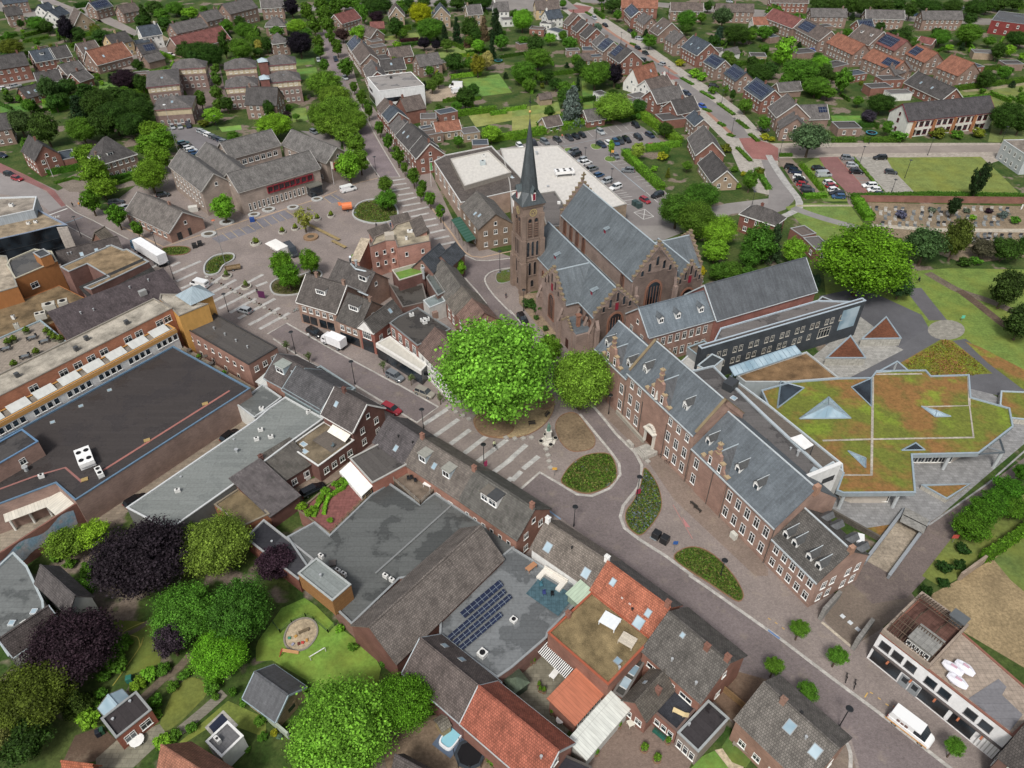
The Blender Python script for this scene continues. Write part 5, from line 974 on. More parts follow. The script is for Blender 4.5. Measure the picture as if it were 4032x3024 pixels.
for a in(-1,1):
    for b in(-1,1):m.box(a*1.2-.06,a*1.2+.06,b*1.-.06,b*1.+.06,0,.7)
P=g(845,395,6.5);P.z=6.1;m.obj('rooflight_cover','paint',mg.root,'#dfe6ea',MT(P)@RZ(-.6));P=g(998,560,6.5);P.z=6.1;m.obj('rooflight_frame','wood',mg.root,'#cfc4b0',MT(P)@RZ(-.6)@Matrix.Scale(.85,4))
k=house('lean-to with orange corrugated roof beside the paved patio',(325,1078),(545,1275),(825,960),3.1,'lean-to',roof='syn',wc='#7f5649',rt='sheet_metal',rc='#bd6c48',rh=.5,win={'e':(5,1,[1.3],(1.5,1.2))},name='lean_to')
k=house('long lean-to with white corrugated roof',(497,1437),(642,1570),(1000,1155),3,'lean-to',roof='syn',wall='plaster',wc='#b9b9b2',rt='sheet_metal',rc='#cfd2c9',rh=.4,win={},name='lean_to')
m=MB();P=g(300,560,3.);Q=g(555,800,3.);d=Q-P;m.slab([(0,0,3.),(d.length,0,3.),(d.length,-1.9,2.3),(0,-1.9,2.3)],.05,0)
for i in range(20):x=d.length*i/20;m.box(x,x+d.length/40,-1.85,-.02,0,.01,1)if False else m.slab([(x,-.02,3.02),(x+d.length/40,-.02,3.02),(x+d.length/40,-1.88,2.33),(x,-1.88,2.33)],.03,1)
aw=m.obj('awning',['plaster','tyre'],None,'#e9ebe9',frame((P.x,P.y,0),d));tag(aw,'striped black and white awning over the paved patio','awning')
hs=house('grey tiled house with two chimneys on the ridge beside the main road',(1132,645),(1625,1085),(1992,665),6,roof='gx',wc='#865c4c',rc='#5d5954',rh=4.,win={'s':(3,1,[3.6],(2.,1.)),'e':(1,1)},sky=((.32,.4,.7,.8),),ch=((.68,.45),(.97,.5)));hs.pipe(.4,.12);hs.pipe(.83,.1)
k=house('small cottage with brown hipped tiles and a chimney in the yard',(965,1067),(1162,1240),(1412,965),3.9,'cottage',roof='gy',wc='#80594c',rc='#5f5951',rh=2.1,win={'s':(2,1,[1.])},ch=((.75,.55),),sky=((.2,.55,.6,.6),),name='cottage')
house('brick annex with a dark gravel roof and a sun lounger',(1227,1182),(1422,1352),(1600,1122),3.2,'annex',roof='flat',wc='#80594c',rt='gravel',rc='#3b3d44',rim='#6d5a52',win={'s':(3,1,[1.],(1.5,1.3))},name='annex')
k=house('annex with black flat roof and white french windows',(1427,1362),(1607,1532),(1927,1290),3.4,'annex',roof='flat',wc='#80736b',rt='bitumen',rc='#3b3739',rim='#9aa0a0',win={'s':(3,1,[.6],(1.4,1.8))},name='annex');k.pipe(.1,.3,.5)
k=house('dark flat link roof with two square rooflights',(872,1012),(962,1067),(1230,790),3.2,'annex',roof='flat',wc='#80594c',rt='bitumen',rc='#454440',rim='#6d6a66',win={},name='annex');k.skyl(.5,.33,1.3,1.7,fc='#d0d3d3');k.skyl(.5,.68,1.3,1.7,fc='#d0d3d3')
house('black flat garage roof at the bottom edge',(250,1740),(600,1900),(760,1690),3,'garage',roof='flat',wc='#7f5649',rt='bitumen',rc='#35333a',rim='#56504c',win={},name='garage')
T('33')
k=house('wide house with brown grey tiled roof and two white rooflights by the road bend',(-272,1242),(330,1815),(642,1337),5.4,roof='gx',wc='#8a6a5a',rc='#68635d',rh=3.6,win={'s':(4,1,[1.]),'e':(2,1)},sky=((.5,.33,1.3,1.6,'#f0f4f5'),(.86,.32,1.3,1.6,'#f0f4f5')),ch=((.28,.47),));k.pipe(.5,.55,.4,.15,'#333');k.pipe(.7,.35)
# ---- gutted white shop building
cx=Pb('white rendered commercial building under demolition beside the main road',[(970,497),(2112,1387),(2400,1120),(1325,185)],6.4,wall='plaster',wc='#e8e8e8',rt='concrete',rc='#a09080',rim='#8c5a48',par=.12,cat='shop building',name='shop_building')
A_,B2=g(970,497,6.4),g(2112,1387,6.4);L_=(B2-A_).length;A_.z=B2.z=0;FM=frame(A_,B2-A_)
for x in(1015,1135,1258,1443,1567,1793,1918):t=(x-930)/(2112-955)*L_;link('window',win_mesh(1.5,1.5,'plain'),cx.root,'#4a4a4c',FM@MT((t,-.01,4.0)))
for t0,t1 in((.02,.25),(.42,.63),(.66,.83)):m=MB();m.box(L_*t0,L_*t1,-.06,-.02,.5,2.7,0);m.box(L_*t0-.1,L_*t1+.1,-.09,-.03,.4,.5,1);m.box(L_*t0-.1,L_*t1+.1,-.09,-.03,2.7,2.8,1);m.obj('shop_window',['glass','paint'],cx.root,'#3c3c3e',FM)
m=MB();m.box(0,L_,-.35,-.02,3.1,3.3,bot=True);m.obj('canopy_strip','paint',cx.root,'#5b5452',FM)
for t in(.3,.38):link('door',door_mesh(1.3,2.4),cx.root,'#8a9094',FM@MT((L_*t,-.02,.05)))
m=MB();[m.box(L_*.86+i*.45,L_*.86+i*.45+.1,-.12,-.04,.3,2.9)for i in range(13)];m.obj('gate_bars','paint',cx.root,'#b0b0ac',FM)
for t in(.14,.33,.52,.7,.87):m=MB();m.box(L_*t,L_*t+.25,-.9,-.1,2.85,3.05,bot=True);m.obj('bracket','paint',cx.root,'#b3653c',FM)
W2=(g(1325,185,6.4)-g(970,497,6.4)).length;Lr=L_*.385;m=MB()
for q in((0,Lr,0,.3),(0,.3,.3,W2),(Lr-.3,Lr,.3,W2),(.3,Lr-.3,W2-.3,W2)):m.box(*q,6.4,7.6,0)
m.obj('attic_wall','brick',cx.root,'#8f8072',FM);m=MB();m.box(.3,Lr-.3,.3,W2-.3,6.45,6.5);m.obj('attic_floor','concrete',cx.root,'#6b4a40',FM);m=MB()
for i in range(17):x=.5+i*(Lr-1)/16;m.tube((x,.2,7.6),(x,3.2,9.3),.06,n=4);m.tube((x,W2-.2,7.6),(x,W2-3.8,9.6),.06,n=4)
for y,z in((1.2,8.2),(2.2,8.75),(3.2,9.3),(W2-1.4,8.3),(W2-2.6,9.),(W2-3.8,9.6)):m.tube((.3,y,z),(Lr-.3,y,z),.07,n=4)
for x in(Lr*.3,Lr*.7):m.tube((x,.3,6.5),(x,W2*.55,9.),.1,n=4);m.tube((x,W2-.3,6.5),(x,W2*.45,9.),.1,n=4)
m.obj('rafters','wood',cx.root,'#5b4a3c',FM);m=MB();m.box(Lr*.45,Lr*.9,.6,3.6,6.5,8.9);m.box(Lr*.45-.2,Lr*.9+.2,.4,3.8,8.9,9.1,bot=True);m.obj('dormer','concrete',cx.root,'#8a8984',FM)
for i in range(5):link('window',win_mesh(.9,.9),cx.root,'#dededa',FM@MT((Lr*.5+i*Lr*.085,.58,7.5)))
m=MB();m.box(-1.1,1.1,-.9,.9,0,.15,bot=True);m.box(-.8,.8,-.7,.7,-1.2,0);m.obj('roof_hatch','paint',cx.root,'#5b6063',FM@MT((Lr*.82,W2-1.5,9.3)))
sheet('tar_patch',[(1730,1060),(1990,890),(2060,960),(2020,1030),(2200,1200),(2090,1340),(1900,1200)],'bitumen','#77767a',.06,h=6.42,kind=None);o=bpy.data.objects['tar_patch'];o.parent=cx.root;o.matrix_basis=WM[cx.root.name].inverted()
for i,(x1,y1,x2,y2)in enumerate(((1510,740,1680,860),(1620,735,1780,860),(1550,850,1720,970))):
    P,Q=g(x1,y1,6.9),g(x2,y2,6.9);m=MB();me=None;L2=(Q-P).length;M=frame(((P.x+Q.x)/2,(P.y+Q.y)/2,6.5),Q-P);n=12;Rg=[]
    for j in range(9):t=j/8;r=.15+.62*sin(pi*min(1,max(0,.06+t*.9)))**.5;Rg.append([((t-.5)*L2,r*cos(2*pi*a/n),.5+.5*r/.75*sin(2*pi*a/n)+.06*sin(3*a+j))for a in range(n)])
    for p,q in zip(Rg[:-1],Rg[1:]):
        for a in range(n):b=(a+1)%n;m.face([p[a],q[a],q[b],p[b]])
    m.face(Rg[0]);m.face(Rg[-1][::-1]);o=m.obj('rubble_bag','plaster',None,'#dedee6',M);tag(o,('white full bag nearest the roof parapet rafters on the demolition roof','white full bag farthest from the road on the demolition roof','white full bag nearest the street wall on the demolition roof')[i],'bag');m=MB();m.box(-.4,.4,-.18,.18,1.03,1.07);m.obj('print','plaster',o,'#c9a0b0')
house('dark brown brick house at the lower right corner',(2005,1570),(2600,2050),(2850,1700),5.5,roof='gx',rc='#47423f',wc='#6a5048')
# ---- lower left gardens
T('03')
k=house('garden room with dark flat roof and brick front on the patio',(880,1243),(1010,1412),(1310,1160),3,'garden room',roof='flat',wc='#8a4f3c',rt='bitumen',rc='#3a3536',rim='#8d908f',win={'e':(2,1,[.8],(1.5,1.5))},name='garden_room');k.pipe(.3,.2,.2);k.pipe(.15,.75,.2)
k=house('white rendered annex with grey flat roof beside the pool',(1785,1440),(1920,1575),(2115,1400),3.2,'annex',roof='flat',wall='plaster',wc='#d3d3d0',rt='bitumen',rc='#6a6a6c',rim='#e0e0dd',win={},name='annex');k.unit(.35,.3)
house('house with orange tiled roof at the bottom edge beside the white annex',(1350,1800),(1800,2100),(1990,1660),4.6,roof='gx',rc='#98634c',wc='#7f5649',rh=4.6,win={})
house('small orange tiled shed roof at the bottom edge',(560,1690),(800,1720),(870,1640),2.8,'shed',roof='gx',rc='#a85c3c',wc='#7f5649',rh=1.4,win={},name='shed')
T('o')
lw=Pb('flat roofed villa wing with white edge and small rooflights, lower left',[(-40,1260),(-40,1330),(20,1420),(100,1350),(95,1300),(60,1225),(30,1195)],4.2,wall='plaster',wc='#8d8d88',rc='#6c706f',rim='#a9b5b8',cat='house',name='house')
lw.sky(25,1345,.9,.9);lw.sky(73,1320,.9,.9)
T('03');k=Bl((310,60),(590,320),(500,-80),5,'gx',rc='#55504f',win={},wall='plaster',wc='#a9aaa5',rh=2.2,d=6);tag(k.root,'long villa roof of brown tiles with pale ridge, lower left','house')
k=house('villa front wing with brown tiles and white gable dormer',(110,670),(500,400),(440,300),5,roof='gx',rc='#4f4745',wall='plaster',wc='#c9c9c4',rh=2.4,win={'s':(2,1,[3.])},trimc='#b5c0c6',ch=((.5,1.),))
T('13');k=house('garden shed with grey slate roof and pale timber gable doors',(-90,1045),(165,1232),(420,968),2.8,'garden house',roof='gx',rt='slate',rc='#5d5f63',wall='wood',wc='#a08d6d',rh=2.2,win={},trimc='#93a7af',oh=.35,name='garden_house');k.doorat('e',.5,'#8f7c5c',2.,2.)
k=house('tiny shed with shingle roof beside the inflatable pool',(1545,1245),(1610,1345),(1650,1250),1.9,'shed',roof='gy',rc='#6f6b60',wall='wood',wc='#a89468',rh=.6,win={},oh=.15,name='shed')
house('brown tiled roof with grey ridge at the bottom edge left of the trampoline',(1180,1720),(1500,1900),(1560,1700),3.5,roof='gx',rc='#57504e',win={},rh=2.5)
# ================================================================ CHURCH, CONVENT, GREEN ROOFED SCHOOL
TERRA,BRK,STONE,SLT='#8a5f4a','#87746a','#857557','#666f75'
LW={}
def lancet(w_,h_,n=2,fc=None,louv=False):
    k=(w_,h_,n,louv)
    if k in LW:return LW[k]
    m=MB();r=w_/2;s_=6
    def arch(q,z0):return[(-q,0,z0)]+[(q,0,z0)]+[(q*cos(a),0,h_-r+q*sin(a)*1.25)for a in[pi/2*i/s_ for i in range(s_+1)]]+[(-q*cos(a),0,h_-r+q*sin(a)*1.25)for a in[pi/2*(s_-i)/s_ for i in range(s_+1)]]
    o=arch(r,0);i_=arch(r*.8,.12)
    for a in range(len(o)):
        b=(a+1)%len(o);P,Q=o[a],o[b];p,q=i_[a],i_[b];d=-.14
        m.face([(P[0],d,P[2]),(Q[0],d,Q[2]),(q[0],d,q[2]),(p[0],d,p[2])],0);m.face([(P[0],0,P[2]),(Q[0],0,Q[2]),(Q[0],d,Q[2]),(P[0],d,P[2])],0)
    m.face([(x,-.03,z)for x,y,z in i_],1)
    for j in range(1,n):x=-r+j*w_/n;m.box(x-.05,x+.05,-.13,0,.1,h_-r*.5)
    if louv:
        for j in range(6):z=.3+j*(h_-1)/6;m.slab([(-r*.78,-.35,z),(r*.78,-.35,z),(r*.78,-.05,z+.32),(-r*.78,-.05,z+.32)],.05,2)
    m.box(-r-.1,r+.1,-.22,0,-.12,0,2);LW[k]=m.data('window',['paint','glass','plaster']);return LW[k]
def stepgable(s0,s1,h0,h1,F,root,n=6,th=.6,wc=BRK,base=0.,cap=STONE,name='stepped_gable'):
    """stepped gable wall standing in the x-z plane of F, from s0 to s1"""
    m=MB();mc=MB();c=(s0+s1)/2;W=(s1-s0)/2;k=W/(n+.35)
    for i in range(n+1):
        a=W-i*k;z=h0+(h1-h0)*(i+.9)/(n+1)
        zl=h0+(h1-h0)*(i-.1)/(n+1)if i else base
        if i==0:m.box(c-W,c+W,0,th,base,z)
        else:m.box(c-a,c+a,0,th,zl,z)
        b=a-k if i<n else 0
        if i<n:
            for sg in(-1,1):mc.box(c+sg*a*1.01,c+sg*(b+.04),-.08,th+.08,z,z+.22,bot=True)
        else:mc.box(c-a-.1,c+a+.1,-.08,th+.08,z,z+.25,bot=True)
    o=m.obj(name,'brick',root,wc,F);mc.obj('coping','plaster',o,cap,F);return o
T('21')
P=g(230,570,9.7);CH=frame((P.x,P.y,0),(.4,-.917,0));church=empty('church',CH);tag(church,'brick church with slate roofs, stepped gables and tall pointed spire','church')
def cw(M,x,y,z,w_,h_,ang,n=2,col=TERRA,louv=False,par=None):return link('window',lancet(w_,h_,n,louv=louv),par or church,col,M@MT((x,y,z))@RZ(radians(ang)))
def gab(x0,x1,y0,y1,h,H,name='wall',roofc=SLT,oh=.35,gable=(1,1),along='x'):
    """nave block with slate gable roof, ridge along x (or y)"""
    m=MB();r=MB();t=.2
    if along=='x':
        c=(y0+y1)/2;m.face([(x0,y0,0),(x1,y0,0),(x1,y0,h),(x0,y0,h)]);m.face([(x1,y1,0),(x0,y1,0),(x0,y1,h),(x1,y1,h)]);m.face([(x1,y0,0),(x1,y1,0),(x1,y1,h),(x1,c,H),(x1,y0,h)]);m.face([(x0,y1,0),(x0,y0,0),(x0,y0,h),(x0,c,H),(x0,y1,h)])
        e=oh*(H-h)/(c-y0);r.slab([(x0,y0-oh,h-e+t),(x1,y0-oh,h-e+t),(x1,c,H+t),(x0,c,H+t)],t);r.slab([(x1,y1+oh,h-e+t),(x0,y1+oh,h-e+t),(x0,c,H+t),(x1,c,H+t)],t);tr=MB();tr.box(x0,x1,c-.16,c+.16,H+t-.05,H+t+.1);tr.box(x0,x1,y0-oh-.12,y0-oh+.08,h-e-.05,h-e+.16,bot=True);tr.box(x0,x1,y1+oh-.08,y1+oh+.12,h-e-.05,h-e+.16,bot=True)
    else:
        c=(x0+x1)/2;m.face([(x0,y0,0),(x1,y0,0),(x1,y0,h),(c,y0,H),(x0,y0,h)]);m.face([(x1,y1,0),(x0,y1,0),(x0,y1,h),(c,y1,H),(x1,y1,h)]);m.face([(x1,y0,0),(x1,y1,0),(x1,y1,h),(x1,y0,h)]);m.face([(x0,y1,0),(x0,y0,0),(x0,y0,h),(x0,y1,h)])
        e=oh*(H-h)/(c-x0);r.slab([(x0-oh,y1,h-e+t),(x0-oh,y0,h-e+t),(c,y0,H+t),(c,y1,H+t)],t);r.slab([(x1+oh,y0,h-e+t),(x1+oh,y1,h-e+t),(c,y1,H+t),(c,y0,H+t)],t);tr=MB();tr.box(c-.16,c+.16,y0,y1,H+t-.05,H+t+.1);tr.box(x1+oh-.08,x1+oh+.12,y0,y1,h-e-.05,h-e+.16,bot=True)
    m.obj(name,'brick',church,BRK,CH);r.obj('roof','slate',church,roofc,CH);tr.obj('ridge_flashing','paint',church,'#a3b1b8',CH)
gab(-6.6,28.2,.3,11.,9.7,15.);gab(-10.6,25.,11.5,22.8,14.5,21.3);gab(9.8,20.9,-3.2,5.6,9.7,15.,along='y');gab(11,25.,22.6,30.6,9.7,14.6);gab(7.2,18.8,22.6,34.2,9.7,14.8,along='y')
def FX(x,ang,y=0):return CH@MT((x,y,0))@RZ(radians(ang))
E_=FX(28.2,90);stepgable(0.1,11.2,9.7,16.2,E_,church,6);E2=FX(25.,90);stepgable(11.3,23.,14.3,22.8,E2,church,7);stepgable(22.9,30.8,9.7,15.8,E2,church,5)
E3=FX(-10.6,90);stepgable(11.3,23.,14.3,22.8,CH@MT((-10.8,0,0))@RZ(pi/2),church,7)
E4=CH@MT((0,-3.8,0));stepgable(9.7,21.,9.7,16.3,E4,church,6);stepgable(7.,19.,9.7,16.2,CH@MT((0,34.2,0)),church,6)
for(F,c,b,H,wd)in((E_,5.65,9.7,16,1.),(E2,17.15,14.3,22.6,1.1),(E2,26.85,9.7,15.6,.8),(E4@MT((0,0,0)),15.35,9.7,16,1.)):
    Q=F if F is E4 else F@MT((0,-.62,0));Q=F@MT((0,-.02,0))if F is E4 else F@MT((0,-.02,0))
    for i,(dx,z,hh_)in enumerate(((0,b+2.6,2.4),(-1.7*wd,b+1.4,2.2),(1.7*wd,b+1.4,2.2),(-3.3*wd,b+.6,1.5),(3.3*wd,b+.6,1.5))):
        link('window',lancet(.8*wd if wd!=1.1 else .9,hh_,1),church,BRK,Q@MT((c+dx,0,z)))
    if F is not E2 or c>20:m=MB();m.box(-.38,.38,-.1,0,0,2.);m.obj('red_door','paint',church,'#8c1230',Q@MT((c,-.02,b+.5)))
for F,c,z,w_,h_,n in((E_,5.65,3.,4.2,6.2,6),(E2,17.15,4.5,4.6,8.2,6),(E2,26.85,3.4,4.,5.,6),(E4,15.35,2.5,3.,6.4,4)):link('window',lancet(w_,h_,n),church,TERRA,F@MT((c,-.03,z)))
for x in(-8.6,-5.2,-1.8,1.6,20.5):cw(CH,x,11.48,9.6,1.7,3.9,0,3)
for x in(2.2,6.5,24):cw(CH,x,.28,2.6,1.,4.6,0,2)
cw(CH,26.5,.28,2.6,1.,5.2,0,2)
for x,y,hh_ in((4.4,.3,8),(8.6,.3,8),(21.6,.3,8.2),(25.2,.3,8.2),(28.,.3,8.6),(9.8,-3.8,8.6),(20.8,-3.8,8.6)):
    m=MB();m.box(x-.4,x+.4,y-1.2,y,0,hh_*.62);m.slab([(x-.4,y-1.2,hh_*.62),(x+.4,y-1.2,hh_*.62),(x+.4,y,hh_),(x-.4,y,hh_)],.1);m.box(x-.4,x+.4,y-.6,y,hh_*.6,hh_*.8);m.obj('buttress','brick',church,BRK,CH)
for y in(.6,10.8,12,22.4,30.4):
    x=28.8 if y<11 else 25.6;k=y<11 or y>23;m=MB();m.box(x,x+1.,y-.4,y+.4,0,7 if k else 11);m.slab([(x,y-.4,9 if k else 13),(x+1.,y-.4,7),(x+1.,y+.4,7),(x,y+.4,9 if k else 13)],.1);m.obj('buttress','brick',church,BRK,CH)
m=MB();m.box(21,28,-3.9,.3,0,5.6);m.obj('porch','brick',church,BRK,CH);m=MB();m.box(20.9,27.6,-3.7,.2,5.6,5.75);m.obj('porch_roof','slate',church,SLT,CH);stepgable(21.3,26.3,5.4,8.,CH@MT((0,-4.2,0)),church,4,.4)
m=MB();m.box(-.6,.6,-.1,0,0,2.3);m.obj('door','wood',church,'#4a2a22',CH@MT((24.5,-4.2,.3)));m=MB();m.box(24.5,25.3,-2.2,-1.5,5.6,8.6);m.box(24.3,25.5,-2.4,-1.3,8.6,8.8,1);m.obj('chimney',['brick','plaster'],church,TERRA,CH)
for x in(22.2,25.2):
    m=MB();n=14;q=[(.75*cos(2*pi*i/n),-.08,.75*sin(2*pi*i/n))for i in range(n)];o_=[(1*cos(2*pi*i/n),-.1,1*sin(2*pi*i/n))for i in range(n)];m.face(q[::-1][::-1],1)
    for i in range(n):j=(i+1)%n;m.face([o_[i],o_[j],q[j],q[i]],0)
    m.obj('round_window',['paint','glass'],church,'#6d4d40',CH@MT((x,.28,7.7)))
for x,y,z,a in((4.8,2.,11.3,0),(22.8,2.2,11.6,0),(7.5,13.6,17.,0)):
    M=CH@MT((x,y,z));m=MB();m.box(-.45,.45,0,.1,-.2,1.,0);d_=m.obj('dormer','paint',church,'#8c1230',M);m=MB();m.slab([(-.7,-.2,1.25),(.7,-.2,1.25),(.55,1.6,1.75),(-.55,1.6,1.75)],.08);m.face([(.5,0,-.2),(.5,1.2,1.2),(.5,0,1.2)]);m.face([(-.5,0,-.2),(-.5,0,1.2),(-.5,1.2,1.2)]);m.obj('dormer_roof','slate',d_,'#8a99a1',M)
# tower
tx0,tx1,ty0,ty1=-5.7,-.5,-4.1,1.1;tc=((tx0+tx1)/2,(ty0+ty1)/2);m=MB();m.box(tx0,tx1,ty0,ty1,0,24)
for sx_,sy_ in((tx0,ty0),(tx1,ty0),(tx0,ty1),(tx1,ty1)):
    ax,ay=(-1 if sx_==tx0 else 1),(-1 if sy_==ty0 else 1)
    for z0,z1,e in((0,9,.75),(9,15,.5),(15,21.5,.28)):m.box(sx_-ax*.75,sx_+ax*e,sy_-ay*.75,sy_+ay*e,z0,z1)
for z,e in((9,.14),(15,.12),(23.3,.25),(23.7,.4)):m.box(tx0-e,tx1+e,ty0-e,ty1+e,z,z+.3,bot=True)
tw=m.obj('tower','brick',church,'#7e6b5e',CH)
F1=CH@MT((tx1+.02,tc[1],0))@RZ(pi/2);F2=CH@MT((tc[0],ty0-.02,0))
for F in(F1,F2):
    for dx in(-.8,.8):link('louvre_window',lancet(1.05,4.6,1,louv=True),tw,'#6b5548',F@MT((dx,0,15.8)))
    for dx in(-1.2,0,1.2):link('window',lancet(.75,4.,1),tw,BRK,F@MT((dx,0,10.3)))
    for dx in(-.7,.7):link('window',lancet(.75,3.6,1),tw,BRK,F@MT((dx,0,5)))
    link('window',lancet(.9,2.,1),tw,BRK,F@MT((0,0,1.6)))
    m=MB();n=20
    for i in range(n):
        a0,a1=2*pi*i/n,2*pi*(i+1)/n
        for r0,r1 in((.95,.8),):m.face([(r0*cos(a0),-.14,r0*sin(a0)),(r0*cos(a1),-.14,r0*sin(a1)),(r1*cos(a1),-.14,r1*sin(a1)),(r1*cos(a0),-.14,r1*sin(a0))][::-1])
    for i in range(12):a=2*pi*i/12;m.box(.55*cos(a)-.04,.55*cos(a)+.04,-.16,-.13,.55*sin(a)-.1,.55*sin(a)+.1)
    m.tube((0,-.18,0),(.35,-.18,.45),.05,n=4);m.tube((0,-.18,0),(-.5,-.18,.3),.04,n=4);m.tube((0,-.18,0),(0,-.18,-.4),.04,n=4);m.obj('clock','paint',tw,'#c9b36a',F@MT((0,0,21.9)))
m=MB();e=.55;r8=2.05;Hs=43.6;c4=[(tx0-e,ty0-e),(tx1+e,ty0-e),(tx1+e,ty1+e),(tx0-e,ty1+e)];o8=[(tc[0]+r8*1.08*cos(pi/8+i*pi/4),tc[1]+r8*1.08*sin(pi/8+i*pi/4),26.6)for i in range(8)]
for i in range(8):m.face([o8[i],o8[(i+1)%8],(tc[0],tc[1],Hs)])
for i,(c_,ks)in enumerate(((c4[0],(4,5)),(c4[1],(6,7)),(c4[2],(0,1)),(c4[3],(2,3)))):
    c3=(c_[0],c_[1],24.);k0,k1=(ks[0])%8,(ks[1])%8;m.face([c3,o8[(k0+0)%8],o8[(k0-0)%8]])if False else m.face([c3,o8[k1],o8[k0]][::1]);n3=c4[(i+1)%4];m.face([c3,(n3[0],n3[1],24.),o8[(k1+1)%8],o8[k1]])
m.face([(x,y,24.)for x,y in c4][::-1]);sp=m.obj('spire','slate',church,'#50585c',CH)
for F in(F1,F2):m=MB();m.box(-.45,.45,-.2,1.6,0,1.9);m.obj('spire_door','paint',sp,'#e0dcd8',F@MT((0,-.2,25)));m=MB();m.box(-.33,.33,-.45,-.38,.15,1.7);m.obj('shutter','paint',sp,'#8c1230',F@MT((0,0,25)));m=MB();m.slab([(-.65,-.6,1.8),(0,-.6,3.4),(0,1.6,3.4),(-.65,1.4,1.8)],.08);m.slab([(0,-.6,3.4),(.65,-.6,1.8),(.65,1.4,1.8),(0,1.6,3.4)],.08);m.obj('hood','slate',sp,'#5d6a6e',F@MT((0,-.1,25)))
m=MB();m.tube((*tc,43.4),(*tc,48.),.07,n=5)
m.box(tc[0]-.6,tc[0]+.6,tc[1]-.05,tc[1]+.05,46.6,46.8,bot=True);m.obj('cross','metal',sp,'#2e3338',CH)
bm=bmesh.new();bmesh.ops.create_uvsphere(bm,u_segments=10,v_segments=6,radius=.32);me=bpy.data.meshes.new('ball');bm.to_mesh(me);bm.free();me.materials.append(MATS['metal']);link('gold_ball',me,sp,'#d9a850',CH@MT((*tc,44.6)))
m=MB();m.box(-.15,.15,-.15,.15,0,1.6);m.box(-.15,.15,-.6,.6,.7,1.05,bot=True);m.obj('stone_cross','plaster',church,STONE,CH@MT((-10.6,17.15,23.1)))
# ---------------- convent
T('22');a0=g(1500,845,0);CV=frame(a0,(.4721,-.8815,0));conv=empty('convent',CV);tag(conv,'long red brick convent with slate roofs, white windows and ornate gables','convent')
CB='#917567'
def cblock(s0,s1,W,h,H,rc,rt='slate',wc=CB):
    m=MB();c=W/2;m.face([(s0,0,0),(s1,0,0),(s1,0,h),(s0,0,h)]);m.face([(s1,W,0),(s0,W,0),(s0,W,h),(s1,W,h)]);m.face([(s1,0,0),(s1,W,0),(s1,W,h),(s1,c,H),(s1,0,h)]);m.face([(s0,W,0),(s0,0,0),(s0,0,h),(s0,c,H),(s0,W,h)]);m.box(s0,s1,-.12,0,0,.7);m.box(s0,s1,-.16,0,h-.45,h-.1,bot=True)
    for i in range(int((s1-s0)/.6)):m.box(s0+i*.6,s0+i*.6+.25,-.1,0,h-.75,h-.45,bot=True)
    m.obj('wall','brick',conv,wc,CV);r=MB();t=.2;oh=.35;e=oh*(H-h)/c;r.slab([(s0,-oh,h-e+t),(s1,-oh,h-e+t),(s1,c,H+t),(s0,c,H+t)],t);r.slab([(s1,W+oh,h-e+t),(s0,W+oh,h-e+t),(s0,c,H+t),(s1,c,H+t)],t);r.obj('roof',rt,conv,rc,CV)
    r=MB();r.box(s0,s1,c-.13,c+.13,H+t-.04,H+t+.1);r.box(s0,s1,-oh-.16,-oh+.05,h-e-.08,h-e+.16,bot=True);r.obj('gutter','paint',conv,'#b7c0c4',CV)
cblock(-31.5,-20.2,10,10.3,15.2,'#68727a');cblock(-20.2,-.2,11,11.8,17.3,'#646d74');cblock(0.,20.6,13.2,8.9,14.4,'#646d74');cblock(20.7,30.3,10.6,6.5,10.6,'#56534f','tile')
def coping(s,W,h,H,wc=CB):
    m=MB();c=W/2;d=MB()
    for ya,yb in((0,c),(W,c)):m.slab([(s-.2,ya,h+.55),(s+.2,ya,h+.55),(s+.2,yb,H+.55),(s-.2,yb,H+.55)],.9);d.slab([(s-.28,ya,h+.65),(s+.28,ya,h+.65),(s+.28,yb,H+.65),(s-.28,yb,H+.65)],.12)
    m.obj('gable_parapet','brick',conv,wc,CV);d.obj('coping','plaster',conv,STONE,CV)
coping(-20.1,11,11.8,17.3);coping(-.2,11,11.8,17.3)
wmL,wmS,wmD=win_mesh(1.15,2.3,'cv'),win_mesh(1.05,1.65,'cv'),win_mesh(1.05,1.7,'cw')
def cwin(s,z,me,y=-.03,lin=True):
    link('window',me,conv,'#efefec',CV@MT((s,y,z)))
    m=MB()
def rowc(s0,s1,n,z,me):
    for i in range(n):cwin(s0+(i+.5)*(s1-s0)/n,z,me)
rowc(-31.2,-20.6,5,1.3,wmL);rowc(-31.2,-20.6,5,5.4,wmL)
rowc(-19.8,-14.8,2,1.3,wmL);rowc(-14.8,-12,1,1.3,wmL);rowc(-9.6,-7.2,1,1.3,wmL);rowc(-7.2,-.6,3,1.3,wmL);rowc(-19.8,-.6,8,4.9,wmL);rowc(-19.8,-.6,8,8.9,wmS)
rowc(.5,20.2,9,1.2,wmL);rowc(.5,20.2,9,5.1,wmL);rowc(21,30,5,.9,wmD);rowc(21,30,5,3.9,wmD)
for s_,z in((-31.2,0),):pass
SG=CV@MT((30.32,0,0))@RZ(pi/2)
for x in(1.6,3.5,6.8,8.9):
    for z in(.9,3.9):link('window',wmD,conv,'#efefec',SG@MT((x,0,z)))
for x in(-31.3,-25.8,-20.2,-14.6,-7.2,-.1,6,9.6,20.6):m=MB();m.cyl(x,-.3,0,8.6,.07,n=6);m.obj('downpipe','metal',conv,'#5b5853',CV)
